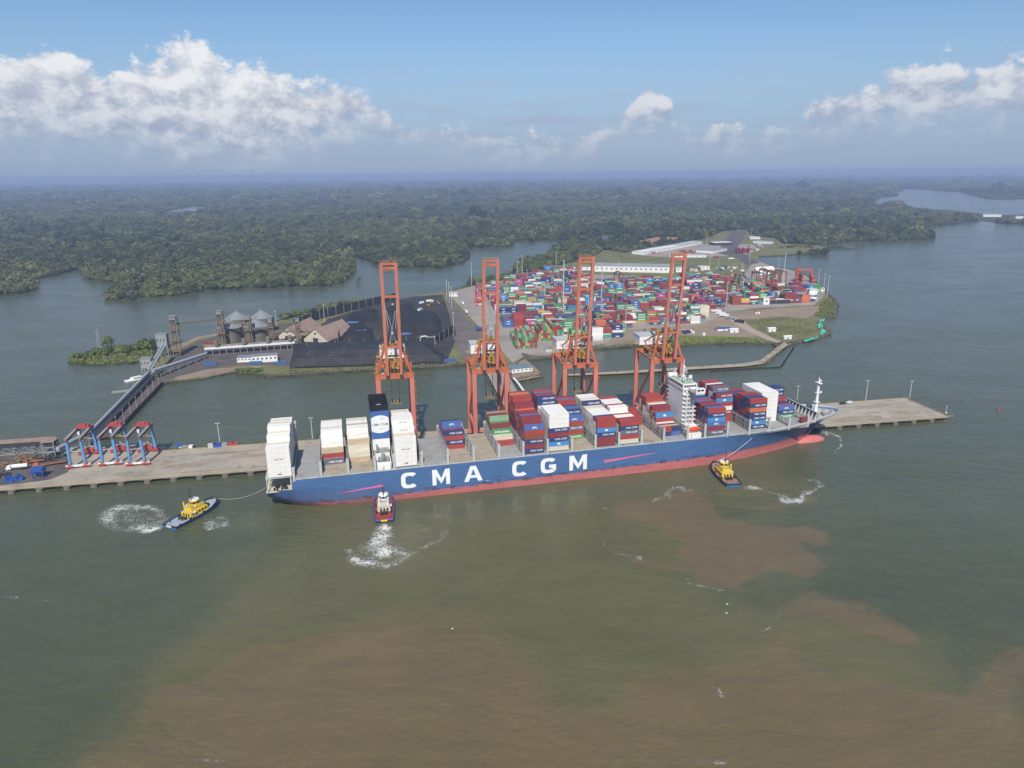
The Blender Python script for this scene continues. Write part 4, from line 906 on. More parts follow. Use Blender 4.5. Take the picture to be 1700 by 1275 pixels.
# ------------------------------------------------------------------ the quay
QZ = 3.0; V0, V1 = 46.6, 93.0
quay = MB()
qp = [Q(-330, V0), Q(478, V0), Q(478, V1), Q(-96, V1), Q(-100, 112), Q(-330, 116)]
quay.prism([(p.x, p.y) for p in qp], 2.2, QZ, bottom=True)
quay_o = structure(quay.obj('quay', M_conc))
pl = MB()
for u in np.arange(-326, 477, 7.5):
    for v in (V0 + 3, V0 + 14, V0 + 26, V1 - 3): p = Q(u, v, 0); pl.tube((p.x, p.y, -3.5), (p.x, p.y, 1.6), 0.55, n=6, caps=False)
stuff(pl.obj('pile', M_concd, quay_o))
ed = MB()
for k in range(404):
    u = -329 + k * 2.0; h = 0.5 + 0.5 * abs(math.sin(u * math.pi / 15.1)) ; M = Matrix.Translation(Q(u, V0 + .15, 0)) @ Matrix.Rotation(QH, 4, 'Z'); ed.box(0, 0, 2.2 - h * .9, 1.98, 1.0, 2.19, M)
stuff(ed.obj('edge_beam', mat('beam_shade', lin(84, 76, 68), .9, .3, .3), quay_o))  # beam coloured dark to paint in the shadow under the deck edge
dkb = MB()                                                       # dark wall standing in for the shadow gap below the deck
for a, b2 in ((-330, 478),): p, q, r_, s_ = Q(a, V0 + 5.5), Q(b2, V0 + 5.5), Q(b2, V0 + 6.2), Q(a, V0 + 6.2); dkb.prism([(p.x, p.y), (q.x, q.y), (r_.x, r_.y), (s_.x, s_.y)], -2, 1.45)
dkb.obj('gap_shade_wall', M_concd, quay_o)
fb_ = MB(); fb_.box(-1.7, -1.2, -1.9, 1.7, 1.4, 1.2); fb_.box(-1.2, -1.7, -1.8, 1.2, -1.2, 1.0); fb_.box(-2.6, -0.5, 1.2, 2.6, 1.6, 1.49); FM_ = fb_.mesh('fender_block', M_concd)
for u in np.arange(-322, 478, 15.1):
    o = link('fender_block', FM_, quay_o); o.location = Q(u, V0 - 0.2, 0.55); o.rotation_euler = (0, 0, QH)
eb_ = MB()
for v, z in ((V0 + 0.05, 3.35), (V1 - .55, 3.35)):
    for u in np.arange(-95 if v > 60 else -325, 476, 8.0):
        p = Q(u, v, QZ); M = Matrix.Translation(p) @ Matrix.Rotation(QH, 4, 'Z'); eb_.box(0, 0, -.02, 7.4, 0.5, .32, M)
M_edge = mat('edge_kerb', lin(176, 148, 92), 0.8, 0.25, 0.3, lin(110, 96, 80), 0.7, 0.3)
p = Q(477.5, V0 + 1)
for v in np.arange(V0 + 1, V1 - 4, 8): M = Matrix.Translation(Q(477.4, v, QZ)) @ Matrix.Rotation(QH, 4, 'Z'); eb_.box(0, 0, -.02, 0.5, 7.4, .5, M)
eb_.obj('kerb', M_edge, quay_o)
rl_ = MB()
for v in (51.0, 81.0):
    for dv in (0,): p, q = Q(-90, v, QZ + .02), Q(470, v, QZ + .02); rl_.bar(p, q, 0.28, 0.08)
rl_.obj('crane_rail', M_dgrey, quay_o)
dg = flat('coal_spill', [(-60, 768), (0, 757), (60, 752), (112, 752), (121, 770), (112, 784), (84, 796), (30, 803), (-60, 812)], QZ + .008, mat('coal_spill_ground', lin(92, 86, 82), .9, .25, .2, lin(130, 118, 106), .6, .15), .004); dg.parent = quay_o
pt = MB()
for u, v, su, sv in ((-60, 62, 40, 10), (330, 70, 60, 14), (410, 56, 50, 12), (440, 78, 30, 8), (20, 64, 60, 8), (-20, 72, 46, 7), (370, 62, 36, 6), (455, 60, 26, 12), (-84, 70, 30, 12), (-45, 80, 36, 6), (390, 84, 40, 5), (430, 66, 16, 6)):
    P_ = []
    for i in range(14):
        a = 2 * math.pi * i / 14; k = 0.7 + 0.3 * rr.random(); P_.append(tuple(Q(u + su / 2 * k * math.cos(a), v + sv / 2 * k * math.sin(a), QZ + 0.004)))
    pt.poly(P_)
pt.obj('worn_patch', mat('worn_concrete', lin(152, 138, 118), 0.9, 0.2, 0.2, lin(190, 180, 164), 0.6, 0.15), quay_o)

# lamp masts: one builder for the quay and for the terminals
LAMP_CACHE = {}
def lamp_mast(base, h, label, group, heads=2, rz=0.0):
    e_ = empty('lamp_mast', base, rz, label, 'lamp mast', group)
    key = (round(h), heads)
    if key not in LAMP_CACHE:
        p_ = MB(); r = 0.16 + h * 0.006; p_.tube((0, 0, -.05), (0, 0, h), r * 1.5, r, n=7)
        hd_ = MB()
        if heads == 3: p_ = MB(); p_.tube((0, 0, -.05), (0, 0, h), .16, .11, n=5); hd_.box(-.5, -.15, h, .5, .15, h + .2)
        elif heads == 2: hd_.box(-1.7, -.25, h, 1.7, .25, h + .3)
        else: hd_.cbox((0, 0, h), 2.4, 2.4, 0.4); hd_.cbox((0, 0, h + .35), 1.2, 1.2, .3)
        LAMP_CACHE[key] = (p_.mesh('pole', M_lgrey), hd_.mesh('lamp_head', M_lgrey))
    a, b_ = LAMP_CACHE[key]; link('pole', a, e_); link('lamp_head', b_, e_); return e_
def mast_px(x, yb, yt, label, group, z=1.3, heads=1):
    p = G(x, yb, z); lo, hi = 2.0, 80.0
    for _ in range(40):
        mid = (lo + hi) / 2
        if to_sheet(p.x, p.y, z + mid)[1] > yt: lo = mid
        else: hi = mid
    return lamp_mast(p, lo, label, group, heads, QH)
for x, yb, yt, lab in ((365, 734, 703, 'lamp mast on the quay near the blue bins, left of the ship'), (519, 728, 694, 'lamp mast rising behind the empty second hatch near the stern'), (1323, 664, 641, 'lamp mast on the quay behind the bow breakwater'), (1437, 664, 632, 'lamp mast on the empty quay nearest the bow'), (1510, 660, 632, 'thin lamp mast at the far corner of the quay end')):
    mast_px(x, yb, yt, lab, 'lamp masts along the quay', QZ, 2)
lg_ = MB(); lg_.tube((0, 0, 0), (0, 0, 5.2), .18, n=6); lg_.cbox((0, 0, 5.4), .8, .8, .7); lg_.cbox((0, 0, .5), 1.6, 1.6, 1.0)
o = lg_.obj('beacon', M_lgrey); o.location = G(1570, 686, QZ); tag(o, 'small navigation beacon on the corner of the quay end', 'beacon')

# vehicles and clutter
def car(loc, rz, m, label, group, kind='pickup'):
    e_ = empty('pickup_truck' if kind == 'pickup' else 'van', loc, rz, label, 'pickup' if kind == 'pickup' else 'van', group)
    b_ = MB(); b_.box(-2.6, -.95, .5, 2.6, .95, 1.1); b_.box(-0.9 if kind == 'pickup' else -2.5, -.85, 1.1, 1.2, .85, 1.85)
    if kind == 'pickup': b_.box(-2.6, -.95, 1.1, -1.0, -.85, 1.4); b_.box(-2.6, .85, 1.1, -1.0, .95, 1.4)
    b_.obj('body', m, e_)
    g_ = MB(); g_.box(1.2, -.8, 1.2, 1.26, .8, 1.7); g_.box(-0.8, -.88, 1.25, 1.1, -.85, 1.7); g_.obj('window', M_glass, e_)
    for x in (-1.6, 1.6):
        for y in (-.9, .9): w_ = MB(); w_.tube((x, y - .12, .42), (x, y + .12, .42), .42, n=8); w_.obj('wheel', M_rubber, e_)
    return e_
car(G(1399, 671, QZ), QH, M_dgrey, 'dark pickup parked on the quay beside the bow, nearest the ship', 'pickups parked on the quay')
car(G(1411, 669.5, QZ), QH + .1, M_white, 'white pickup parked on the quay beyond the bow', 'pickups parked on the quay')
def truck(loc, rz, cab_m, load_m, label, group, load='tank', L=12.0):
    e_ = empty('truck', loc, rz, label, 'truck', group)
    b_ = MB(); b_.box(L / 2 + .3, -1.2, .7, L / 2 + 2.6, 1.2, 3.1); b_.box(L / 2 + 2.6, -1.1, .7, L / 2 + 3.2, 1.1, 1.9); b_.obj('cab', cab_m, e_)
    g_ = MB(); g_.box(L / 2 + 2.6, -1.0, 2.0, L / 2 + 2.66, 1.0, 2.9); g_.obj('windscreen', M_glass, e_)
    c_ = MB(); c_.box(-L / 2, -.6, .9, L / 2 + .3, .6, 1.2); c_.obj('chassis', M_dgrey, e_)
    l_ = MB()
    if load == 'tank': l_.tube((-L / 2, 0, 2.4), (L / 2 - .2, 0, 2.4), 1.25, n=14)
    elif load == 'flat': l_.box(-L / 2, -1.25, 1.2, L / 2, 1.25, 1.5); l_.box(-L / 2, -1.25, 1.5, -L / 2 + .15, 1.25, 2.6)
    else: l_.box(-L / 2, -1.22, 1.25, L / 2 - .1, 1.22, 4.0)
    l_.obj('tank' if load == 'tank' else ('flatbed' if load == 'flat' else 'box_body'), load_m, e_)
    for x in (-L / 2 + 1.0, -L / 2 + 2.3, -L / 2 + 3.6, L / 2 + 1.4):
        for y in (-1.05, 1.05): w_ = MB(); w_.tube((x, y - .18, .5), (x, y + .18, .5), .5, n=8); w_.obj('wheel', M_rubber, e_)
    return e_
truck(G(34, 779, QZ), QH + math.pi + .05, M_white, M_white, 'white tanker truck on the quay below the coal conveyor', None, 'tank', 9)
truck(G(88, 772, QZ), QH + math.pi + .28, M_orange, M_wood, 'long orange flatbed truck beside the leftmost gantry crane', None, 'flat', 15)
truck(G(62, 768, QZ), QH + math.pi + .2, M_wood, M_wood, 'short brown flatbed truck parked behind the tanker', None, 'flat', 9)
# blue hopper stand and blue grabs
hp = empty('hopper', G(66, 792, QZ), QH, 'bright blue steel hopper standing on four legs at the quay edge', 'hopper')
b_ = MB(); b_.box(-3.2, -2.6, 4.2, 3.2, 2.6, 6.4); b_.obj('bin', M_navyp, hp)
for x in (-2.8, 2.8):
    for y in (-2.2, 2.2): b_ = MB(); b_.box(x - .3, y - .3, 0, x + .3, y + .3, 4.2); b_.obj('leg', M_navyp, hp)
b_ = MB(); b_.v += [(-2.6, -2, 4.2), (2.6, -2, 4.2), (2.6, 2, 4.2), (-2.6, 2, 4.2), (-.8, -.7, 1.6), (.8, -.7, 1.6), (.8, .7, 1.6), (-.8, .7, 1.6)]
for f in ((0, 1, 5, 4), (1, 2, 6, 5), (2, 3, 7, 6), (3, 0, 4, 7), (4, 5, 6, 7)): b_.face(f)
b_.obj('chute', M_navyp, hp)
for i, (x, y, lab) in enumerate(((16, 799, 'blue clamshell grab on the quay edge, farther from the blue hopper'), (31, 797, 'blue clamshell grab on the quay edge, nearer the blue hopper'))):
    e_ = empty('grab', G(x, y, QZ), QH + .2 * i, lab, 'grab', 'blue grabs lying on the quay')
    for sgn in (-1, 1):
        b_ = MB(); P_ = [(0, 0.1), (sgn * 2.4, .1), (sgn * 2.9, 1.6), (sgn * 1.2, 2.6), (sgn * .2, 1.8)]
        n = len(P_)
        b_.v += [(x_, -1.6, z_) for x_, z_ in P_] + [(x_, 1.6, z_) for x_, z_ in P_]
        b_.face(tuple(range(n))); b_.face(tuple(range(2 * n - 1, n - 1, -1)))
        for q in range(n): b_.face((q, (q + 1) % n, n + (q + 1) % n, n + q))
        b_.obj('jaw', M_navyp, e_)
    b_ = MB(); b_.box(-1.0, -1.0, 2.6, 1.0, 1.0, 3.4); b_.bar((-.8, 0, 3.4), (.8, 0, 4.4), .3); b_.bar((.8, 0, 3.4), (-.8, 0, 4.4), .3); b_.obj('head', M_navyp, e_)
# bins by the lamp mast
for x, y, m_, lab, sx in ((352.5, 742, M_lgrey, 'pale grey bin at the rear edge of the quay under the lamp mast', 5), (361.5, 741.5, M_navyp, 'blue bin between two grey bins at the quay rear edge', 5.5), (371.5, 740.5, M_grey, 'grey bin next to the red skips on the quay', 4.5)):
    b_ = MB(); b_.box(-sx / 2, -1.2, 0, sx / 2, 1.2, 2.2); b_.box(-sx / 2 - .1, -1.3, 2.2, sx / 2 + .1, 1.3, 2.4); o = b_.obj('bin', m_); o.location = G(x, y, QZ); o.rotation_euler = (0, 0, QH); tag(o, lab, 'bin', 'bins at the rear of the quay')
for x, y, lab in ((383, 739.5, 'red skip at the rear of the quay, nearer the grey bin'), (391, 738.5, 'red skip at the rear of the quay, farther from the grey bin')):
    b_ = MB(); b_.v += [(-1.6, -1.1, 0), (1.6, -1.1, 0), (1.6, 1.1, 0), (-1.6, 1.1, 0), (-2.1, -1.3, 2), (2.1, -1.3, 2), (2.1, 1.3, 2), (-2.1, 1.3, 2)]
    for f in ((0, 1, 5, 4), (1, 2, 6, 5), (2, 3, 7, 6), (3, 0, 4, 7), (4, 5, 6, 7)): b_.face(f)
    o = b_.obj('skip', M_red); o.location = G(x, y, QZ); o.rotation_euler = (0, 0, QH); tag(o, lab, 'skip', 'red skips on the quay')
e_ = empty('tent', G(297, 743.5, QZ), QH, 'small blue tent with clutter beneath at the quay rear edge', 'tent')
b_ = MB(); b_.v += [(-2.2, -2, 2.4), (2.2, -2, 2.4), (2.2, 2, 2.4), (-2.2, 2, 2.4), (0, 0, 3.6)]
for f in ((0, 1, 4), (1, 2, 4), (2, 3, 4), (3, 0, 4)): b_.face(f)
b_.obj('canopy', M_navyp, e_)
for x in (-2.1, 2.1):
    for y in (-1.9, 1.9): b_ = MB(); b_.box(x - .06, y - .06, 0, x + .06, y + .06, 2.42); b_.obj('pole', M_lgrey, e_)
CR = []
for i in range(10):
    mn, mm_ = rr.choice([('brown', M_wood), ('grey', M_grey), ('white', M_white), ('dark', M_dgrey)]); x, y = 292 + rr.random() * 32, 741 + rr.random() * 3.5
    b_ = MB(); s_ = 0.5 + rr.random() * .8; b_.box(-s_, -s_, 0, s_, s_, s_ * 1.4); b_.box(-s_ * 1.1, -s_ * 1.1, s_ * 1.4, s_ * 1.1, s_ * 1.1, s_ * 1.55)
    o = b_.obj('crate', mm_); o.location = G(x, y, QZ); o.rotation_euler = (0, 0, rr.random()); CR.append((x, o, mn))

for i, (x, o, mn) in enumerate(sorted(CR, key=lambda c: c[0])): tag(o, f'{mn} crate, {["first", "second", "third", "fourth", "fifth", "sixth", "seventh", "eighth", "ninth", "tenth"][i]} along the rear quay edge from the blue tent', 'crate', 'small crates by the blue tent')
# coal loading gallery at the left end of the quay
e_ = empty('loading_gallery', G(40, 752, QZ), QH, 'long dark conveyor gallery with a brown roof at the quay end', 'conveyor')
b_ = MB(); b_.box(-75, -3.4, 5.5, 20, 3.4, 8.6); b_.obj('gallery', M_dgrey, e_)
b_ = MB(); b_.box(-75.3, -3.8, 8.6, 20.3, 0, 9.0); b_.box(-75.3, 0, 8.65, 20.3, 3.8, 9.05); b_.obj('roof', M_brown, e_)
for k, x in enumerate(np.arange(-72, 21, 11.3)):
    b_ = MB(); b_.box(x - .4, -3.2, 0, x + .4, -2.5, 5.5); b_.box(x - .4, 2.5, 0, x + .4, 3.2, 5.5); b_.bar((x, -2.8, .2), (x, 2.8, 5.2), .3); b_.obj('trestle_leg', M_grey, e_)
b_ = MB()
for x in np.arange(-70, 18, 5.6): b_.bar((x, -3.5, 5.6), (x + 2.8, -3.5, 2.6), .25); b_.bar((x + 2.8, -3.5, 2.6), (x + 5.6, -3.5, 5.6), .25)
b_.bar((-72, -3.5, 2.6), (20, -3.5, 2.6), .3); b_.obj('truss', M_grey, e_)
e_ = empty('transfer_tower', G(87, 757, QZ), QH, 'open steel transfer tower where the quay gallery meets the conveyor', 'tower')
b_ = MB()
for x in (-3.5, 3.5):
    for y in (-3.5, 3.5): b_.box(x - .25, y - .25, 0, x + .25, y + .25, 11)
for z in (3.5, 7, 10.6): b_.box(-3.8, -3.8, z, 3.8, 3.8, z + .25)
b_.bar((-3.5, -3.6, 0), (3.5, -3.6, 7), .2); b_.bar((3.5, -3.6, 0), (-3.5, -3.6, 7), .2); b_.obj('frame', M_grey, e_)
b_ = MB(); b_.box(-2.6, -2.4, 7.25, 2.6, 2.4, 10.6); b_.obj('chute_house', M_dgrey, e_)
b_ = MB(); b_.box(-4.1, -4.1, 11, 4.1, 4.1, 11.3); b_.obj('roof', M_brown, e_)
for x, y, lab in ((8, 774, 'heap of dark scrap steel on the quay behind the tanker truck'), (44, 765, 'tan heap under the gallery between the trucks'), (-8, 790, 'dark machinery heap at the near left corner of the quay'), (75, 763, 'dark machinery pile at the foot of the transfer tower')):
    b_ = MB()
    for k in range(40):
        b_.cbox((rr.uniform(-9, 9), rr.uniform(-4, 4), rr.uniform(.2, 1.8)), rr.uniform(.8, 3), rr.uniform(.6, 1.6), rr.uniform(.4, 1.2), rr.uniform(0, 3))
    o = b_.obj('scrap_heap', M_tower if 'tan' in lab else M_dgrey); o.location = G(x, y, QZ); tag(o, lab, 'heap')

# ------------------------------------------------------------------ rubber-tyred gantries on the quay (blue legs, red bogies)
def make_rtg(mleg, mred, mbeam, label, group, span=23.5, gap=7.8, h=19.5):
    e_ = empty('gantry_crane', (0, 0, 0), 0, label, 'gantry crane', group)
    for x in (-gap / 2, gap / 2):
        for y in (0, span):
            sg = -1 if x < 0 else 1
            b_ = MB(); b_.bar((x + sg * .5, y, 2.2), (x, y, h - .6), 1.45, 1.6, (0, 1, 0)); b_.obj('leg', mleg, e_)
    for y in (0, span):
        b_ = MB(); b_.box(-gap / 2 - 3.2, y - .7, 1.3, gap / 2 + 3.2, y + .7, 2.3); b_.obj('sill_beam', mred if y else M_white, e_)
        b_ = MB(); b_.bar((-gap / 2, y, 11.4), (gap / 2, y, 11.4), .35); b_.obj('cross_tie', M_lgrey, e_)
        for x in (-gap / 2 - 2.2, -gap / 2 + .8, gap / 2 - .8, gap / 2 + 2.2):
            w_ = MB(); w_.tube((x, y - .45, .95), (x, y + .45, .95), .95, n=10); w_.obj('wheel', mred, e_)
        for x in (-gap / 2 - .7, gap / 2 + .7):
            b_ = MB(); b_.box(x - 2.2, y - .95, 1.0, x + 2.2, y - .72, 2.0); b_.box(x - .8, y - .9, 2.3, x + .8, y + .9, 3.3); b_.obj('bogie', mred, e_)
    b_ = MB(); b_.box(-gap / 2 + 1.0, span - .9, 2.3, gap / 2 - 1.2, span + 1.6, 4.8); b_.obj('power_pack', mred, e_)
    b_ = MB(); b_.bar((-gap / 2, span, 3.2), (gap / 2, span, 11), .3); b_.bar((gap / 2, span, 3.2), (-gap / 2, span, 11), .3); b_.obj('cross_brace', M_lgrey, e_)
    for x in (-gap / 2, gap / 2):
        b_ = MB(); b_.box(x - .75, -1.6, h - .9, x + .75, span + 1.8, h + .9); b_.obj('girder', mbeam, e_)
        b_ = MB(); b_.box(x - .9, -1.6, h + .9, x + .9, span + 1.8, h + .98); b_.obj('walkway', M_grey, e_)
    b_ = MB(); b_.box(-gap / 2 - .6, span - 6.4, h + 1.0, gap / 2 + .6, span - .4, h + 1.6); b_.box(-2.6, span - 5.8, h + 1.6, 2.0, span - 2.2, h + 3.2); b_.box(2.2, span - 5.0, h + 1.6, 3.6, span - 1.4, h + 2.6); b_.tube((-3, span - 1.8, h + 1.9), (1.5, span - 1.8, h + 1.9), .6, n=8)
    tr = b_.obj('trolley', mred, e_)
    b_ = MB(); b_.box(-gap / 2 + .8, span - 8.2, h - 2.6, -gap / 2 + 2.6, span - 6.4, h - .7); b_.obj('cab', M_white, tr)
    b_ = MB(); b_.box(-2.8, span - 5.4, h - 6.2, 2.8, span - 3.2, h - 5.6)
    for x in (-2.4, 2.4): b_.tube((x, span - 4.3, h - 5.6), (x, span - 4.3, h + 1.0), .06, n=4)
    b_.obj('spreader', M_tower, tr)
    return e_
QG = 'blue legged gantry cranes parked on the quay'
M_beam = mat('gantry_beam', lin(138, 88, 78), 0.6, 0.2, 0.3, lin(110, 80, 70), .5, .3)
r1 = make_rtg(M_rtgb, M_red, M_beam, 'blue legged gantry crane farthest from the ship, beside the conveyor gallery', QG)
r1.location = G(130.8, 777, QZ); r1.rotation_euler = (0, 0, QH + .06)
copy_tree(r1, G(183.8, 773, QZ), QH + .03, 'middle one of the three blue legged quay gantry cranes')
copy_tree(r1, G(229.3, 773, QZ), QH, 'blue legged gantry crane nearest the empty stretch of quay')
# ------------------------------------------------------------------ ship-to-shore cranes: local x along the quay, y away from the water, z from the quay deck
def make_sts(label):
    e_ = empty('quay_crane', (0, 0, 0), 0, label, 'quay crane', 'orange quay cranes with raised booms')
    HX, GA, HT = 10.6, 30.0, 56.2
    for x in (-HX, HX):
        for y in (0, GA):
            b_ = MB(); b_.box(x - 1.35, y - 1.05, 2.8, x + 1.35, y + 1.05, HT - 3.2); o = b_.obj('leg', M_pink, e_)
            if y == 0 and x > 0:
                s_ = MB()
                for k in range(10):
                    z = 6 + k * 4.9; s_.box(x + 1.35, -.7, z, x + 2.7, .9, z + .14); s_.box(x + 2.6, -.7, z, x + 2.7, .9, z + 1.05)
                    s_.bar((x + 2.0, .6 if k % 2 else -.5, z), (x + 2.0, -.5 if k % 2 else .6, z + 4.9), .5, .1)
                s_.obj('ladder', M_orange, o)
    for y in (0, GA):
        b_ = MB(); b_.box(-HX - 3.5, y - .9, 1.7, HX + 3.5, y + .9, 2.8); b_.obj('sill_beam', M_pink, e_)
        b_ = MB(); b_.box(-HX - 1.4, y - 1.15, HT - 3.2, HX + 1.4, y + 1.15, HT); b_.obj('portal_beam', M_orange, e_)
        for x in (-HX - 2.2, -HX + 1.4, HX - 1.4, HX + 2.2):
            b_ = MB(); b_.box(x - 1.5, y - .6, .5, x + 1.5, y + .6, 1.7)
            for dx in (-1, 1): b_.tube((x + dx, y - .35, .4), (x + dx, y + .35, .4), .4, n=8)
            b_.obj('bogie', M_dgrey, e_)
    for x in (-HX, HX):
        b_ = MB(); b_.box(x - .9, .9, 13.6, x + .9, GA - .9, 16.0); b_.obj('tie_beam', M_pink, e_)
        b_ = MB(); b_.bar((x, GA - .8, 16.5), (x, .9, HT - 6), 1.3); b_.obj('diagonal_brace', M_pink, e_)
        b_ = MB(); b_.box(x - .5, 1.0, HT - 1.6, x + .5, GA - 1.0, HT - .2); b_.obj('top_tie', M_orange, e_)
    for x in (-4.3, 4.3):
        b_ = MB(); b_.box(x - .7, -2.2, HT + .05, x + .7, GA + 16, HT + 2.4); b_.obj('main_girder', M_orange, e_)
        b_ = MB(); b_.box(x - 1.9 if x < 0 else x + .72, -1.5, HT + 1.4, x - .72 if x < 0 else x + 1.9, GA + 15, HT + 1.5)
        for y in np.arange(-1, GA + 15, 4): xx = x - 1.85 if x < 0 else x + 1.85; b_.box(xx - .05, y, HT + 1.5, xx + .05, y + .1, HT + 2.5)
        xx = x - 1.85 if x < 0 else x + 1.85; b_.box(xx - .05, -1.5, HT + 2.45, xx + .05, GA + 15, HT + 2.55); b_.obj('walkway', M_yellow, e_)
    # machinery house behind
    b_ = MB(); b_.box(-8.7, GA + .5, HT + 2.45, 8.0, GA + 14.0, HT + 8.6); mh = b_.obj('machinery_house', M_white, e_)
    b_ = MB(); b_.box(-8.9, GA + .3, HT + 8.6, 8.2, GA + 14.2, HT + 8.9); b_.obj('roof', M_lgrey, mh)
    for x in (-6, -2.2, 1.6, 5.2): b_ = MB(); b_.box(x, GA + .44, HT + 4.4, x + 1.6, GA + .5, HT + 6.4); b_.obj('louvre', M_lgrey, mh)
    b_ = MB(); b_.box(8.0, GA + 3, HT + 2.5, 10.6, GA + 9, HT + 2.7); b_.box(10.5, GA + 3, HT + 2.7, 10.6, GA + 9, HT + 3.8); b_.box(-11.2, GA + 3, HT + 2.5, -8.7, GA + 9, HT + 2.7); b_.obj('side_platform', M_yellow, mh)
    # A-frame
    AZ = HT + 17.5
    for s in (-1, 1):
        b_ = MB(); b_.bar((s * HX, 0, HT), (s * 5.2, 3.0, AZ), 1.25); b_.obj('frame_leg', M_orange, e_)
        b_ = MB(); b_.bar((s * 5.2, 3.6, AZ), (s * 4.3, GA + 6, HT + 2.4), .7); b_.obj('backstay', M_orange, e_)
        b_ = MB(); b_.bar((s * 4.3, GA * .5, HT + 2.4), (s * 5.2, 3.4, AZ - 1), .5); b_.obj('inner_stay', M_dgrey, e_)
        b_ = MB(); b_.bar((s * 8.4, 1.4, HT + 7.5), (s * 4.3, GA * .38, HT + 2.4), .4); b_.obj('knee_brace', M_orange, e_)
    b_ = MB(); b_.box(-5.8, 2.2, AZ - .6, 5.8, 4.2, AZ + .6); b_.box(-4.6, 2.4, AZ - 7.2, 4.6, 3.8, AZ - 6.4); b_.obj('apex_beam', M_orange, e_)
    b_ = MB(); b_.box(-6.6, 1.4, AZ + .6, 6.6, 5.4, AZ + .75)
    for x in np.arange(-6.5, 6.6, 1.6): b_.box(x, 1.4, AZ + .75, x + .1, 1.5, AZ + 1.9); b_.box(x, 5.3, AZ + .75, x + .1, 5.4, AZ + 1.9)
    b_.box(-6.5, 1.4, AZ + 1.8, 6.6, 1.5, AZ + 1.92); b_.box(-3.2, 2.2, AZ + .75, -1.2, 4.2, AZ + 2.8); b_.box(1.2, 2.2, AZ + .75, 3.2, 4.2, AZ + 2.8); b_.box(-7.6, 1.8, AZ - 1.8, -6.6, 4.4, AZ + .6); b_.obj('apex_platform', M_yellow, e_)
    b_ = MB()                                                     # stair tower up the left frame leg
    for k in range(7):
        z = HT + .4 + k * 2.6; q = k / 7; x = -HX * (1 - q) - 5.2 * q - 1.4
        b_.box(x - 1.0, 1.2 + q * 2, z, x + .8, 3.0 + q * 2, z + .14); b_.bar((x - .9 if k % 2 else x + .6, 2 + q * 2, z + .1), (x + .6 if k % 2 else x - .9, 2.2 + q * 2, z + 2.6), .6, .1)
    b_.obj('stair', M_yellow, e_)
    # raised boom
    B0 = Vector((0, -2.4, HT + 1.0)); BD = Vector((0, -7.2, 68.5)).normalized(); BL = 70.0; bn_ = BD.cross(Vector((1, 0, 0)))
    at = lambda x, d, off=0.0: Vector((x, 0, 0)) + B0 + BD * d + bn_ * off
    boom = None
    for s in (-1, 1):
        b_ = MB(); b_.bar(at(s * 4.2, -2.5), at(s * 4.2, BL), 1.65, 2.0, (0, 1, 0)); o = b_.obj('boom_girder', M_pink, e_)
        b_ = MB(); b_.bar(at(s * 4.2 + s * 1.0, 2), at(s * 4.2 + s * 1.0, BL - 1), .3, .6, (0, 1, 0)); b_.obj('boom_rail', M_yellow, o)
    for d, th in ((17.5, 1.4), (49.5, 1.6), (66.8, 1.3), (69.4, 1.0)):
        b_ = MB(); b_.bar(at(-3.5, d), at(3.5, d), th, 1.3); b_.obj('boom_tie', M_orange, e_)
    b_ = MB(); b_.bar(at(-4.8, 69.8, .9), at(4.8, 69.8, .9), .25); b_.bar(at(-5.2, 71.2), at(5.2, 71.2), .2)
    for x in np.arange(-5.2, 5.3, 2.6): b_.bar(at(x, 69.8), at(x, 71.2), .2)
    b_.bar(at(-3.4, 65.4), at(3.4, 65.4), .3); b_.obj('boom_tip_rail', M_yellow, e_)
    b_ = MB()                                                     # folded forestays hanging in the boom
    for s in (-1, 1):
        b_.bar(Vector((s * 4.6, 2.6, AZ)), at(s * 2.2, 30, -2.5), .28); b_.bar(at(s * 2.2, 30, -2.5), at(s * 3.6, 44, -1.0), .24)
        b_.bar(at(s * 2.0, 20, -1.5), at(-s * 2.6, 41, -1.0), .22)
    b_.bar(Vector((0, 3, AZ + .8)), at(0, 26, -2.5), .2); b_.cbox(at(0, 27, -2.4), 1.4, .7, 1.0); b_.cbox(at(1.2, 45, -1.2), 1.2, .6, .8); b_.obj('forestay', M_lgrey, e_)
    b_ = MB()                                                     # clutter between the boom feet
    for k in range(16): b_.cbox((rr.uniform(-4, 4), rr.uniform(-1.2, 8), HT + 2.6 + rr.uniform(0, 6)), rr.uniform(.4, 1.8), rr.uniform(.4, 1.4), rr.uniform(.4, 2.6))
    for x in (-2.4, 0, 2.4): b_.bar((x, 1, HT + .2), (x, 2.4, AZ - 6), .28)
    b_.bar((-3.5, 1.5, HT + 3), (3.5, 2, HT + 9.6), .25); b_.bar((3.5, 1.5, HT + 3), (-3.5, 2, HT + 9.6), .25); b_.obj('hoist_gear', M_yellow, e_)
    b_ = MB(); b_.box(-3.6, 4.5, HT - 1.0, 3.6, 10.0, HT + 1.3); trol = b_.obj('trolley', M_dgrey, e_)
    b_ = MB(); b_.box(-8.6, 1.2, HT - 3.2, -6.2, 4.0, HT - .4); cab_ = b_.obj('cab', M_white, e_); b_ = MB(); b_.box(-8.4, 1.13, HT - 2.6, -6.4, 1.2, HT - 1.2); b_.obj('window', M_glass, cab_)
    for s in (-1, 1): b_ = MB(); b_.box(s * 4.3 - 1.0, -3.4, HT - 2.0, s * 4.3 + 1.0, -1.0, HT - .2); b_.obj('hinge', M_dgrey, e_)
    b_ = MB(); b_.box(-3.1, 5.0, 34.2, 3.1, 7.4, 34.9)
    for s in (-1, 1): b_.box(s * 2.9 - .4, 4.6, 33.8, s * 2.9 + .4, 7.8, 35.1); b_.box(s * 1.2 - .5, 5.3, 34.9, s * 1.2 + .5, 7.0, 37.0)
    spd = b_.obj('spreader', M_tower, trol)
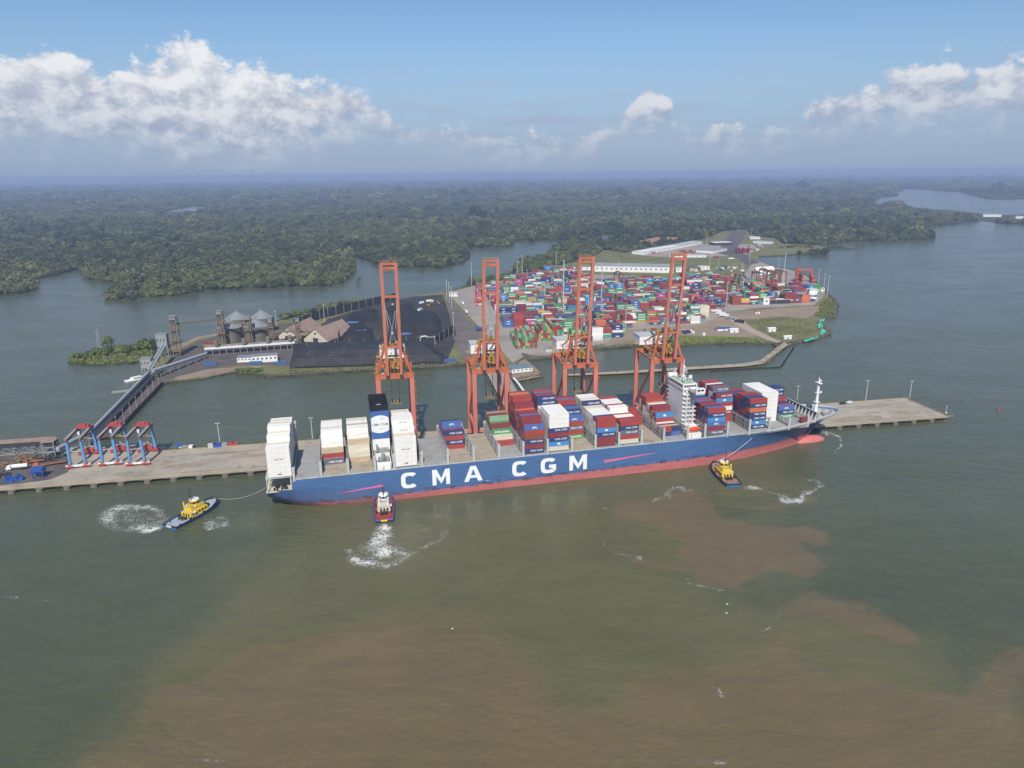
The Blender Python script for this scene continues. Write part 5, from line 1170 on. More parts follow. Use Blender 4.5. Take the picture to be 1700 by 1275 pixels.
    b_ = MB(); b_.cbox((-1.8, 6.2, 36), 1.0, 1.4, 2.2); b_.cbox((1.9, 6.2, 36), 1.0, 1.4, 2.2); b_.obj('sheave_block', M_black, spd)
    b_ = MB()
    for x in (-2.4, 2.4):
        for y in (5.4, 7.0): b_.tube((x, y, 36.4), (x, y, HT - 1.0), .08, n=4)
    b_.obj('hoist_cable', M_black, spd)
    b_ = MB()
    for k in range(9): x = -3 + k * .75; b_.tube((x, GA + 1 + (k % 3) * 2.2, HT), (x, GA + 1 + (k % 3) * 2.2, HT - 2 - rr.random() * 3), .1, n=4)
    b_.obj('festoon', M_black, e_)
    return e_
c1 = make_sts('orange quay crane nearest the ship funnel, leftmost of the four')
c1.location = Q(72.5, 51, QZ); c1.rotation_euler = (0, 0, QH)
copy_tree(c1, Q(133.7, 51, QZ), QH, 'orange quay crane standing before the access bridge, second from the funnel')
copy_tree(c1, Q(194.0, 51, QZ), QH, 'orange quay crane third from the funnel, second from the white bridge house')
copy_tree(c1, Q(254.8, 51, QZ), QH, 'orange quay crane directly behind the white bridge house')

# ------------------------------------------------------------------ tugs: local x forward, y to port, z up
def make_tug(name_label, loc, rz, mhull, mhouse, mwheel, mdeck, L=31.5, fend=M_rubber, sternpatch=None, mast_m=M_dgrey):
    e_ = empty('tugboat', loc, rz, name_label, 'tugboat', None)
    B2 = 5.6; hL = L / 2
    def hb(x, t):
        k = (x + hL) / L
        if k > .55: w_ = B2 * max(0, 1 - ((k - .55) / .45) ** 2.6) ** .55
        else: w_ = B2 * (1 - 0.16 * ((.55 - k) / .55) ** 2)
        return max(.15, w_ * (0.86 + .14 * t))
    def top(x): k = (x + hL) / L; return 2.1 + 1.9 * max(0, (k - .45) / .55) ** 1.6
    st_ = np.linspace(-hL, hL, 26); b_ = MB(); NLv = 5
    for x in st_:
        for sg in (-1, 1):
            pts = [(x, sg * hb(x, i / (NLv - 1)), -1.2 + (top(x) + 1.2) * i / (NLv - 1)) for i in range(NLv)]
            b_.v += pts if sg < 0 else pts[::-1]
    n = NLv * 2
    for k in range(len(st_) - 1):
        for i in range(n - 1):
            if i == NLv - 1: continue
            a = k * n + i; b_.face((a, a + n, a + n + 1, a + 1))
    b_.face(tuple(range(n))); b_.face(tuple(range((len(st_) - 1) * n + n - 1, (len(st_) - 1) * n - 1, -1)))
    hull = b_.obj('hull', mhull, e_, smooth=False)
    d_ = MB()
    for a, c in zip(st_, st_[1:]): d_.quad((a, -hb(a, .9) + .1, top(a) - .8), (c, -hb(c, .9) + .1, top(c) - .8), (c, hb(c, .9) - .1, top(c) - .8), (a, hb(a, .9) - .1, top(a) - .8))
    d_.obj('deck', mdeck, e_)
    f_ = MB()
    for a, c in zip(st_, st_[1:]):
        for sg in (-1, 1):
            r = .34 if a < hL * .55 else .55
            f_.tube((a, sg * hb(a, 1), top(a) - .35), (c, sg * hb(c, 1), top(c) - .35), r, n=6, caps=False)
    f_.tube((-hL, -hb(-hL, 1), top(-hL) - .35), (-hL, hb(-hL, 1), top(-hL) - .35), .4, n=6); f_.tube((hL + .1, -1.6, 3.2), (hL + .1, 1.6, 3.2), .7, n=8); f_.obj('fender', fend, hull)
    bwk = MB()
    for a, c in zip(st_, st_[1:]):
        if a < -hL * .98: continue
        for sg in (-1, 1): bwk.quad((a, sg * (hb(a, 1) - .35), top(a) - .8), (c, sg * (hb(c, 1) - .35), top(c) - .8), (c, sg * (hb(c, 1) - .15), top(c) + .05), (a, sg * (hb(a, 1) - .15), top(a) + .05))
    bwk.obj('bulwark', mhull, hull)
    h_ = MB(); z0 = 1.6
    h_.box(-5.0, -3.5, z0, 7.0, 3.5, 4.2); h_.box(-3.4, -2.9, 4.2, 5.6, 2.9, 6.4); house_ = h_.obj('deckhouse', mhouse, e_)
    for x in (-3.8, -1.6, .6, 2.8, 5.0):
        for y in (-3.56, 3.5): o = MB(); o.box(x, y, 2.6, x + 1.2, y + .06, 3.7); o.obj('window', M_glass, house_)
    for y in (-2.4, -.6, 1.2): o = MB(); o.box(-5.06, y, 2.0, -5.0, y + .9, 3.7); o.obj('door', M_glass, house_)
    wv_ = []
    w_ = MB(); n8 = 8; cx, cy = 1.6, 0.0
    rad = lambda k, r: (cx + r * 1.0 * math.cos(2 * math.pi * (k + .5) / n8), cy + r * .95 * math.sin(2 * math.pi * (k + .5) / n8))
    for r, z in ((2.5, 6.4), (2.7, 7.4), (3.0, 8.9), (2.9, 9.3)):
        w_.v += [(*rad(k, r), z) for k in range(n8)]
    for q in range(3):
        for k in range(n8): j = (k + 1) % n8; w_.face((q * n8 + k, q * n8 + j, (q + 1) * n8 + j, (q + 1) * n8 + k))
    w_.face(tuple(3 * n8 + k for k in range(n8))); wh_ = w_.obj('wheelhouse', mwheel, e_)
    o = MB(); o.tube((1.6, 0, 9.32), (1.6, 0, 9.5), 2.6, n=8); o.cbox((1.2, 0, 9.8), .8, 2.2, .5); o.tube((2.4, .8, 9.5), (2.4, .8, 10.4), .4, n=8); o.obj('wheelhouse_roof', M_white, wh_)
    o = MB(); o.box(-3.2, -2.6, 6.41, -1.0, 2.6, 6.46); o.box(-4.8, -3.3, 4.21, -3.5, 3.3, 4.26); o.obj('deck_mat', M_deckgrey, house_)
    o = MB()
    for z_, x0_, x1_, y_ in ((4.3, -3.4, 5.6, 2.95), (6.5, -3.2, 5.4, 2.85)):
        for sy_ in (-1, 1): o.box(x0_, sy_ * y_ - .04, z_ + .9, x1_, sy_ * y_ + .04, z_ + 1.0); o.box(x0_, sy_ * y_ - .03, z_ + .4, x1_, sy_ * y_ + .03, z_ + .48)
    o.obj('handrail', M_white, house_)
    for k in range(n8):
        a1, a2 = rad(k + .1, 2.76), rad(k + .9, 2.76); b1, b2 = rad(k + .1, 3.0), rad(k + .9, 3.0)
        o = MB(); o.quad((*a1, 7.5), (*a2, 7.5), (*b2, 8.7), (*b1, 8.7)); o.obj('window', M_glass, wh_)
    m_ = MB(); m_.tube((-.2, 0, 9.3), (-.7, 0, 17.5), .26, .14, n=6); m_.bar((-.4, -1.6, 11.6), (-.4, 1.6, 11.6), .18); m_.bar((-.5, -1.0, 13.2), (-.5, 1.0, 13.2), .15); m_.bar((-1.6, 0, 9.3), (-.5, 0, 12.4), .16); m_.cbox((.4, 0, 11.2), .5, 1.9, .3); m_.obj('mast', mast_m, e_)
    for y in (-2.3, 2.3):
        o = MB(); o.tube((-3.2, y, 4.2), (-3.6, y, 9.0), .55, .45, n=8); o.tube((-3.6, y, 9.0), (-3.7, y, 9.5), .47, .4, n=8); o.obj('exhaust_stack', mwheel, e_)
    wn_ = MB(); wn_.tube((9.0, -1.5, 3.2), (9.0, 1.5, 3.2), .9, n=10); wn_.box(8.2, -2.0, 2.2, 9.8, -1.5, 3.8); wn_.box(8.2, 1.5, 2.2, 9.8, 2.0, 3.8); wn_.obj('winch', M_dgrey, e_)
    wn_ = MB(); wn_.tube((-7.2, -1.6, 2.3), (-7.2, 1.6, 2.3), .8, n=10); wn_.box(-8.0, -2.1, 1.2, -6.4, -1.6, 2.9); wn_.box(-8.0, 1.6, 1.2, -6.4, 2.1, 2.9); wn_.obj('towing_winch', M_dgrey, e_)
    gg = MB(); gg.bar((-9.2, -1.3, 1.2), (-9.2, -1.3, 2.9), .3); gg.bar((-9.2, 1.3, 1.2), (-9.2, 1.3, 2.9), .3); gg.bar((-9.2, -1.3, 2.9), (-9.2, 1.3, 2.9), .3)
    for x, y in ((-12.5, -3.4), (-12.5, 3.4), (-4, 4.4), (-4, -4.4), (10.6, 2.2), (10.6, -2.2)): gg.tube((x, y, 1.1), (x, y, 2.0), .28, n=6)
    for x, y in ((-6, 4.0), (-6, -4.0), (3, 4.6), (3, -4.6)): gg.cbox((x, y, 1.9), 1.1, .7, .9)
    gg.obj('bollard', M_black, e_)
    rf = MB(); rf.cbox((-2.4, -3.9, 4.0), 1.5, .7, .8); rf.tube((-2.0, 2.2, 6.4), (-2.0, 2.2, 7.1), .6, n=8); rf.obj('life_raft', M_white, e_)
    if sternpatch: o = MB(); o.box(-hL - .5, -1.7, 1.15, -hL - .42, 1.7, 2.15); o.obj('stern_plate', sternpatch, hull)
    return e_
TA = G(323, 855); d = G(358, 836) - G(289, 874)
tA = make_tug('yellow and blue tugboat off the stern, white deck aft, beside a ring of foam', G(322, 856, -.2), math.atan2(d.y, d.x), M_tugb, M_tugy, M_tugy, M_deckgrey, 33, M_rubber, M_white)
d = G(638, 824) - G(638, 868)
tB = make_tug('white and red tugboat pushing against the blue hull, wake churning behind', G(638, 847, -.2), math.atan2(d.y, d.x), M_tugp, M_cream, M_white, M_deckred, 31, M_navyp, M_tugy)
d = G(1187, 776) - G(1215, 806)
tC = make_tug('yellow and blue tugboat near the bow with a tow line up to the hull', G(1202, 791, -.2), math.atan2(d.y, d.x) , M_tugb, M_tugy, M_tugy, mat('deck_brown', lin(148, 116, 102), .8, .2, .4), 31, M_rubber)
def rope(name, a, b, sag, label, r=0.09):
    a, b = Vector(a), Vector(b); m_ = MB(); N = 14; P_ = []
    for i in range(N + 1): t_ = i / N; p = a.lerp(b, t_); p.z -= sag * 4 * t_ * (1 - t_); P_.append(p)
    for p, q in zip(P_, P_[1:]): m_.tube(p, q, r, n=5, caps=False)
    o = m_.obj(name, M_white); tag(o, label, 'rope'); return o
rope('tow_line', tC.matrix_basis @ Vector((12, 0, 4.2)) if False else Vector(tC.location) + Vector((math.cos(tC.rotation_euler.z) * 13, math.sin(tC.rotation_euler.z) * 13, 4.4)), shipw(296, -0.1, 15.5), 1.5, 'pale tow line from the bow tug up to the ship side', .09)
rope('tow_line', Vector(tA.location) + Vector((math.cos(tA.rotation_euler.z) * 15, math.sin(tA.rotation_euler.z) * 15, 4.2)), shipw(-1.6, 9.0, 12.6), 3.5, 'pale tow line from the stern tug to the ship stern', .06)
# small boats, buoy
def boat(loc, rz, label, L=8, cabin=True, m1=M_white):
    e_ = empty('boat', loc, rz, label, 'boat', None); b_ = MB(); h_ = L / 2; w_ = L * .16
    b_.v += [(-h_, -w_, -.3), (h_ * .5, -w_, -.3), (h_, 0, -.1), (h_ * .5, w_, -.3), (-h_, w_, -.3), (-h_, -w_ * 1.1, 1.0), (h_ * .5, -w_ * 1.15, 1.1), (h_ * 1.06, 0, 1.5), (h_ * .5, w_ * 1.15, 1.1), (-h_, w_ * 1.1, 1.0)]
    for i in range(5): j = (i + 1) % 5; b_.face((i, j, 5 + j, 5 + i))
    b_.face((5, 6, 7, 8, 9)); b_.obj('hull', m1, e_)
    if cabin:
        c_ = MB(); c_.box(-h_ * .5, -w_ * .75, 1.0, h_ * .3, w_ * .75, 2.9); cc = c_.obj('cabin', M_white, e_)
        c_ = MB(); c_.box(-h_ * .4, -w_ * .75 - .04, 1.8, h_ * .2, -w_ * .75, 2.5); c_.obj('window', M_glass, cc)
        c_ = MB(); c_.tube((-h_ * .1, 0, 2.9), (-h_ * .1, 0, 5.2), .1, n=5); c_.obj('mast', M_grey, e_)
    return e_
boat(G(229, 630, -.1), .9, 'white workboat with a cabin moored behind the conveyor causeway', 22)
boat(G(203, 651, -.1), .35, 'low grey boat alongside the conveyor causeway', 16, False, M_grey)
bu = MB(); bu.tube((0, 0, -.5), (0, 0, .9), 1.2, 1.0, n=12); bu.tube((0, 0, .9), (0, 0, 2.6), .5, .1, n=8); o = bu.obj('buoy', M_red); o.location = G(1657, 681); tag(o, 'red buoy floating alone in the open water', 'buoy')
for x, y, lab in ((751, 1044, 'white gull floating on the brown water'), (1207, 1003, 'white gull floating near the edge of the mud plume'), (1206, 1018, 'white float drifting just below the gull')):
    b_ = MB(); b_.cbox((0, 0, .12), .6, .3, .26); b_.cbox((.34, 0, .28), .18, .15, .18); b_.bar((-.2, 0, .15), (-.5, 0, .22), .16, .08); o = b_.obj('gull' if 'gull' in lab else 'float', M_white); o.location = G(x, y); tag(o, lab, 'gull' if 'gull' in lab else 'float')
# ------------------------------------------------------------------ ground cover of the port land
def T(x, y): return G(x, y, 1.3)
LZ = 1.3
def ground(name, pts, z, m): return structure(flat(name, pts, z, m, 0.5))
ground('grass_field', [(500, 522), (545, 513), (615, 505), (686, 492), (744, 483), (790, 473), (838, 463), (853, 454), (880, 448), (930, 440), (965, 433), (990, 424), (1003, 415), (1060, 410), (1100, 400), (1180, 392), (1200, 384), (1240, 381), (1256, 392), (1290, 396), (1302, 405), (1380, 408), (1374, 415), (1300, 423), (1258, 425), (1262, 434), (1283, 442.5), (1314, 448), (1337, 456), (1353, 468), (1368, 479), (1371, 488), (1385, 503), (1382, 526), (1367, 527), (1357, 537), (1371, 548), (1368, 555), (1333, 564), (1300, 568), (1283, 570), (1241, 569), (1174, 570), (1129, 572), (1045, 574.5), (986, 579), (950, 586), (915, 593.5), (880, 596), (868, 594), (860, 600), (845, 622), (800, 611), (774, 604), (723, 609), (688, 610), (620, 613), (561, 616), (487, 621), (445, 624), (437, 620), (398, 620), (388, 616), (339, 626), (292, 632), (270, 635), (258, 628), (252, 612), (270, 590), (286, 573), (358, 555), (455, 535)], 1.25, M_grass)
M_pale = mat('haul_road', lin(172, 156, 136), 0.9, 0.15, 0.04, lin(132, 120, 104), 0.6, 0.04)
ground('terminal_apron', [(262, 634), (275, 612), (292, 582), (330, 566), (450, 540), (480, 536), (560, 560), (500, 606), (470, 606), (390, 606), (345, 613), (290, 626)], 1.40, M_asph)
ground('gravel_shore', [(290, 632), (339, 627), (388, 616.5), (398, 618), (440, 607), (345, 612.5), (292, 625)], 1.36, M_dirt)
ground('road', [(288, 585), (330, 563), (440, 540), (455, 534), (440, 537), (325, 560), (286, 575)], 1.42, M_dirt)
ground('coal_yard', [(480, 612), (488, 575), (545, 530), (620, 506), (690, 492), (735, 489), (752, 540), (758, 560), (740, 604)], 1.45, M_coalg)
ground('yard_pavement', [(746, 492), (760, 482), (853, 457), (905, 446), (945, 443), (975, 455), (1100, 462), (1180, 455), (1230, 462), (1250, 436), (1262, 434), (1283, 442.5), (1314, 448.5), (1336, 456.5), (1352, 469), (1367, 480), (1369, 490), (1352, 506), (1250, 512), (1205, 518), (1180, 541), (1045, 552), (1030, 566), (985, 573), (950, 584), (905, 590), (872, 588), (866, 594), (850, 602), (770, 590)], 1.45, M_yard)
ground('coal_road', [(742, 492), (747, 490), (850, 603), (800, 609), (770, 598), (752, 560)], 1.50, mat('coal_road_surface', lin(112, 102, 98), 0.9, 0.2, 0.05))
ground('verge', [(744, 491), (747, 490), (851, 602), (842, 606)], 1.56, M_grass)
ground('earth_lot', [(1030, 548), (1170, 538), (1205, 518), (1350, 508), (1372, 508), (1330, 535), (1280, 556), (1230, 560), (1130, 556), (1050, 566), (1000, 576)], 1.48, M_dirt)
ground('meadow', [(1235, 530), (1300, 526), (1352, 530), (1362, 545), (1340, 558), (1290, 560), (1250, 548)], 1.60, M_grass)
ground('track', [(1205, 520), (1225, 528), (1250, 545), (1285, 562), (1297, 566), (1290, 569), (1270, 563), (1232, 546), (1212, 532), (1195, 522)], 1.64, M_pale)
ground('shore_strip', [(1125, 572), (1130, 561), (1200, 557), (1255, 562), (1283, 569), (1241, 568.5), (1174, 569.5)], 1.58, M_grassb)
ground('clearing', [(1057, 407), (1062, 400), (1090, 393.5), (1126, 394), (1120, 400), (1085, 405)], 1.50, M_claydirt)
ground('road', [(1240, 440), (1225, 428), (1190, 420), (1200, 404), (1215, 384), (1240, 383), (1232, 400), (1222, 414), (1250, 430), (1262, 436)], 1.52, M_asph)
ground('depot_yard', [(1062, 424), (1100, 412), (1180, 404), (1250, 406), (1262, 414), (1240, 422), (1190, 426), (1110, 427)], 1.49, M_yard)
ground('grass_field', [(960, 452), (985, 453), (1120, 455), (1180, 452), (1235, 462), (1240, 446), (1190, 428), (1130, 430), (1120, 440), (985, 436)], 1.54, M_grass)
ground('breakwater_road', [(1303, 567), (1262, 598), (1231, 603.5), (1129, 610), (1030, 616), (942, 621), (944, 623), (1030, 619.5), (1130, 613.5), (1234, 607.5), (1266, 603), (1308, 572)], 2.6, M_pale)
def rocks(name, line, n, spread, label=None, size=(0.8, 2.2), z=0.2, mt=None):
    b = MB(); seg = [G(*p, 0) for p in line]; L = [(b2 - a).length for a, b2 in zip(seg, seg[1:])]
    for i in range(n):
        k = rr.choices(range(len(L)), L)[0]; p = seg[k].lerp(seg[k + 1], rr.random()); s = rr.uniform(*size)
        M = Matrix.Translation((p.x + rr.gauss(0, spread), p.y + rr.gauss(0, spread), z + rr.uniform(0, .8))) @ Matrix.Rotation(rr.uniform(0, 3), 4, Vector((rr.random(), rr.random(), rr.random() + .1)).normalized())
        b.box(-s, -s * .7, -s * .55, s, s * .7, s * .55, M)
    return stuff(b.obj(name, mt or M_rock))
rocks('riprap', [(1303, 571), (1268, 603.5), (1234, 608.5), (1130, 614.5), (1030, 620.5), (936, 624)], 900, 1.3)
rocks('riprap', [(868, 590), (880, 597.5), (915, 594.5), (950, 587), (986, 580), (1045, 575.5), (1129, 573.3), (1174, 571.3), (1241, 570), (1281, 571)], 800, 1.2)
rocks('riprap', [(443, 626), (487, 623), (561, 618), (620, 615), (688, 611.5), (723, 610.6), (774, 605.5), (800, 614), (845, 630), (861, 632), (899, 625.5), (899, 617)], 700, 1.2)
rocks('riprap', [(1304, 575), (1335, 566), (1371, 557), (1375, 548), (1360, 537), (1368, 528), (1384, 528.5), (1388, 503), (1374, 488)], 380, 1.3)
rocks('riprap', [(270, 637), (292, 634.5), (339, 628.5), (388, 618.5)], 260, .7, size=(.4, 1.0))
# floating boom beside the breakwater
b_ = MB(); P_ = [G(x, y, .1) for x, y in ((1180, 617), (1296, 610), (1306, 595), (1318, 577))]
for p, q in zip(P_, P_[1:]): b_.tube(p, q, .9, n=8)
o = b_.obj('floating_pipe', M_black); tag(o, 'black floating pipe bent around the end of the breakwater', 'pipe')
for k, (pts, lab) in enumerate((([(1335, 564.5), (1358, 557), (1360, 560.5), (1336, 567.5)], 'long turquoise sheet on the bank, nearest the breakwater'), ([(1361, 556), (1372, 553), (1373, 545), (1364, 547)], 'turquoise sheet at the corner of the bank'), ([(1359, 545), (1368, 542), (1366, 534), (1357, 538)], 'turquoise sheet in the middle of the bank'), ([(1360, 536), (1368, 534), (1370, 529), (1361, 530)], 'turquoise sheet at the top of the bank nearest the scrub'))):
    P_ = [G(x, y, 1.2 + (1.6 if i in (0, 3) else 0)) for i, (x, y) in enumerate(pts)]; b_ = MB(); b_.poly(P_); b_.poly([p + Vector((0, 0, -.15)) for p in P_[::-1]])
    tag(b_.obj('bank_sheet', M_green), lab, 'sheet', 'turquoise sheets on the bank')

# ------------------------------------------------------------------ conveyor causeway on the left
cw_ = MB(); A0, A1, B1, B0 = G(186, 722, QZ), G(270, 634, QZ), G(252, 628, QZ), G(150, 728, QZ)
cw_.prism([(p.x, p.y) for p in (A0, A1, B1, B0)], 1.6, QZ - .02, bottom=True); cw_o = structure(cw_.obj('causeway', mat('causeway_deck', lin(98, 86, 82), 0.9, 0.2, 0.08)))
b_ = MB()
for k in range(16):
    t_ = k / 15
    for a, b2 in ((A0, A1), (B0, B1)): p = a.lerp(b2, t_); b_.tube((p.x, p.y, -3.4), (p.x, p.y, 1.6), .5, n=6, caps=False)
stuff(b_.obj('pile', M_concd, cw_o))
b_ = MB(); b_.bar(A0 + Vector((0, 0, .4)), A1 + Vector((0, 0, .4)), .4, .8); b_.obj('guard_rail', M_dgrey, cw_o)
for k in range(8):
    t_ = .1 + k * .118; p = A0.lerp(A1, t_); lamp_mast(Vector((p.x - .8, p.y, QZ)), 9.0, f'slim lamp mast along the causeway edge, {["first","second","third","fourth","fifth","sixth","seventh","eighth"][k]} from the quay', 'lamp masts along the conveyor causeway', 3, QH)
def conveyor(label, a, b, r, leg_n, mt=M_tube, base=1.3, name='conveyor_tube', twin=False):
    a, b = Vector(a), Vector(b); e_ = empty('conveyor', (a.x, a.y, base), 0, label, 'conveyor'); off = Vector((a.x, a.y, base))
    m_ = MB(); d = (b - a).normalized(); side = d.cross(Vector((0, 0, 1))).normalized()
    for s in ((-1, 1) if twin else (0,)): m_.tube(a - off + side * s * r * 1.3, b - off + side * s * r * 1.3, r, n=10)
    m_.obj(name, mt, e_, smooth=False)
    m_ = MB(); m_.bar(a - off + Vector((0, 0, -r - .5)), b - off + Vector((0, 0, -r - .5)), r * 2.4, .5); m_.obj('belt_frame', M_grey, e_)
    for k in range(leg_n):
        p = a.lerp(b, (k + .5) / leg_n) - off; l_ = MB()
        for s in (-1, 1): l_.bar(p + side * s * r * .9 + Vector((0, 0, -r - .7)), Vector((p.x, p.y, 0)) + side * s * r * 1.7, .35)
        l_.obj('trestle_leg', M_grey, e_)
    return e_
conveyor('long pale conveyor tube running the whole length of the causeway', G(146, 720, 7.5), G(246, 618, 10.0), 1.1, 12, base=0.5)
m_ = MB(); m_.bar(G(157, 723, 5.0), G(252, 624, 5.5), 5.2, 2.0); o = m_.obj('belt_gallery', M_dgrey); tag(o, 'dark low belt gallery beside the pale conveyor tube on the causeway', 'conveyor')
conveyor('dark inclined conveyor from the transfer tower up to the causeway tube', G(95, 745, 10.5), G(150, 716, 9.2), 1.2, 3, base=1.0)
def tower_block(x, y, sx, sy, h, label, m1=M_grey, rz=QH):
    e_ = empty('transfer_tower', G(x, y, 1.3), rz, label, 'tower'); b_ = MB(); b_.box(-sx, -sy, h * .45, sx, sy, h); b_.obj('housing', m1, e_)
    b_ = MB(); b_.box(-sx - .3, -sy - .3, h, sx + .3, sy + .3, h + .5); b_.obj('roof', M_siloroof, e_)
    b_ = MB()
    for x_ in (-sx + .3, sx - .3):
        for y_ in (-sy + .3, sy - .3): b_.box(x_ - .3, y_ - .3, 0, x_ + .3, y_ + .3, h * .45)
    b_.bar((-sx, -sy, 0), (sx, -sy, h * .45), .25); b_.bar((sx, -sy, 0), (-sx, -sy, h * .45), .25); b_.obj('frame', M_grey, e_)
    for k in range(3): o = MB(); o.box(-sx + .8 + k * sx * .62, -sy - .06, h * .7, -sx + 1.6 + k * sx * .62, -sy, h * .82); o.obj('window', M_glass, e_)
    return e_
tower_block(247, 622, 4.5, 4.0, 16, 'grey transfer tower at the landward end of the causeway')
conveyor('steep twin conveyor tubes climbing from the causeway tower to the tall grey tower', G(249, 612, 12), G(272, 573, 18), 1.0, 3, base=0.6, twin=True)
tower_block(274, 592, 5, 4, 24, 'grey tower at the top of the steep twin conveyor beside the bushy island')
conveyor('pale conveyor tube sloping from the causeway tower to the white canopy', G(254, 615, 10), G(342, 587, 6), 1.4, 6)

# grain terminal
def lattice(x, yb, h, w_, label, cap=True):
    e_ = empty('elevator_tower', G(x, yb, 1.3), QH, label, 'tower', 'grain elevator towers'); k = w_ / 2; b_ = MB()
    for sx in (-k, k):
        for sy in (-k, k): b_.box(sx - .3, sy - .3, 0, sx + .3, sy + .3, h)
    n = int(h / 5)
    for i in range(n):
        z = i * h / n
        for sy in (-k, k): b_.bar((-k, sy, z), (k, sy, z + h / n), .22); 
        for sx in (-k, k): b_.bar((sx, -k, z), (sx, k, z + h / n), .22)
    b_.obj('frame', M_tower, e_)
    for i in range(1, n + 1, 2): o = MB(); o.box(-k - 1.0, -k - 1.0, i * h / n, k + 1.0, k + 1.0, i * h / n + .3); o.obj('platform', M_tower, e_)
    b_ = MB(); b_.box(-.9, -.6, 0, .9, .6, h + 1); b_.obj('elevator_leg', M_silo, e_)
    if cap: b_ = MB(); b_.box(-k * .9, -k * .9, h, k * .9, k * .9, h + 3.2); b_.box(-k * 1.1, -k * 1.1, h + 3.2, k * 1.1, k * 1.1, h + 3.6); b_.obj('head_house', M_siloroof, e_)
    return e_
def hz(x, yb, yt, z=1.3):
    p = G(x, yb, z); lo, hi = 1, 120
    for _ in range(40):
        mid = (lo + hi) / 2
        if to_sheet(p.x, p.y, z + mid)[1] > yt: lo = mid
        else: hi = mid
    return lo
for x, yb, yt, w_, lab in ((296, 591, 530, 6.5, 'freestanding grain elevator tower farthest from the silos, near the steep conveyor'), (371, 577, 521, 6, 'tall grain elevator tower at the near end of the front silo'), (416, 574, 530, 5.5, 'grain elevator tower standing between the two front silos'), (452, 569, 535, 4.5, 'grain elevator tower between the silos and the brown sheds'), (497, 570, 534, 4.5, 'grain elevator tower in front of the brown gabled sheds')):
    lattice(x, yb, hz(x, yb, yt), w_, lab)
def silo(x, yb, r, h, cone, label):
    e_ = empty('silo', G(x, yb, 1.3), 0, label, 'silo', 'corrugated grain silos'); n = 28; b_ = MB(); lv = 14
    for k in range(lv + 1):
        rr_ = r * (1 + (.012 if k % 2 else 0)); b_.v += [(rr_ * math.cos(2 * math.pi * i / n), rr_ * math.sin(2 * math.pi * i / n), h * k / lv) for i in range(n)]
    for k in range(lv):
        for i in range(n): j = (i + 1) % n; b_.face((k * n + i, k * n + j, (k + 1) * n + j, (k + 1) * n + i))
    b_.obj('wall', M_silo, e_)
    c_ = MB(); c_.tube((0, 0, h), (0, 0, h + cone), r * 1.03, 1.2, n=n); c_.tube((0, 0, h + cone), (0, 0, h + cone + 1.6), 1.4, n=10)
    for i in range(14): a = 2 * math.pi * i / 14; c_.bar((r * math.cos(a), r * math.sin(a), h + .1), (1.2 * math.cos(a), 1.2 * math.sin(a), h + cone + .1), .25)
    c_.obj('roof', M_siloroof, e_)
    b_ = MB()
    for i in range(24): a = 2 * math.pi * i / 24; b_.box(-.12, -.12, 0, .12, .12, h, Matrix.Translation((r * 1.02 * math.cos(a), r * 1.02 * math.sin(a), 0)))
    b_.obj('stiffener', M_silo, e_); return e_
silo(384, 569, 13.2, 18, 8, 'corrugated grain silo in front, left of the pair facing the canopy'); silo(428, 567, 13.2, 18, 8, 'corrugated grain silo in front, right of the pair facing the canopy')
silo(396, 553, 13.2, 18, 8, 'corrugated grain silo behind the left front silo'); silo(437, 551, 13.2, 18, 8, 'corrugated grain silo behind the right front silo')
def up(x, yb, h): return G(x, yb, 1.3) + Vector((0, 0, h))
for a, b2, lab in ((up(296, 591, hz(296, 591, 538)), up(371, 577, hz(371, 577, 530)), 'high conveyor bridge from the lone elevator tower to the silos'), (up(373, 577, hz(371, 577, 536)), up(415, 574, hz(416, 574, 536)), 'high conveyor bridge above the front silos'), (up(418, 574, hz(416, 574, 546)), up(452, 569, hz(452, 569, 544)), 'conveyor bridge from the silos towards the brown sheds'), (up(453, 569, hz(452, 569, 550)), up(528, 566, hz(528, 566, 551)), 'long conveyor bridge across the front of the brown sheds')):
    e_ = empty('conveyor_bridge', (a.x, a.y, 1.3), 0, lab, 'conveyor'); off = Vector((a.x, a.y, 1.3)); m_ = MB(); m_.bar(a - off, b2 - off, 1.8, 1.8); m_.obj('gallery', M_silo, e_)
    m_ = MB()
    for k in range(8): p = (a - off).lerp(b2 - off, k / 8); q = (a - off).lerp(b2 - off, (k + 1) / 8); m_.bar(p + Vector((0, -1, 1.4)), q + Vector((0, -1, -1.4)), .25)
    m_.obj('truss', M_tower, e_)
# canopy with four hopper drums
e_ = empty('loading_canopy', G(415, 586, 1.3), QH, 'long white canopy roof with four drums along its top', 'canopy')
P0, P1 = G(341, 589, 1.3), G(490, 578, 1.3); dv = (P1 - P0); Lc = dv.length; e_.location = P0; e_.rotation_euler = (0, 0, math.atan2(dv.y, dv.x))
b_ = MB(); b_.box(0, -4.5, 6.2, Lc, 4.5, 6.7); b_.obj('roof', M_white, e_)
b_ = MB(); b_.tube((0, 6.5, 7.2), (Lc, 6.5, 7.2), 1.3, n=10); b_.obj('conveyor_tube', M_silo, e_)
for k in range(14):
    b_ = MB(); x = 1 + k * (Lc - 2) / 13; b_.box(x - .25, -4.2, 0, x + .25, -3.7, 6.2); b_.box(x - .25, 3.7, 0, x + .25, 4.2, 6.2); b_.obj('column', M_grey, e_)
for f in (.13, .43, .70, .95):
    b_ = MB(); x = Lc * f; b_.tube((x, 1.5, 6.7), (x, 1.5, 8.5), .8, 2.4, n=12); b_.tube((x, 1.5, 8.5), (x, 1.5, 13.5), 2.4, n=12); b_.tube((x, 1.5, 13.5), (x, 1.5, 15), 2.4, .5, n=12); b_.obj('hopper_drum', M_silo, e_)
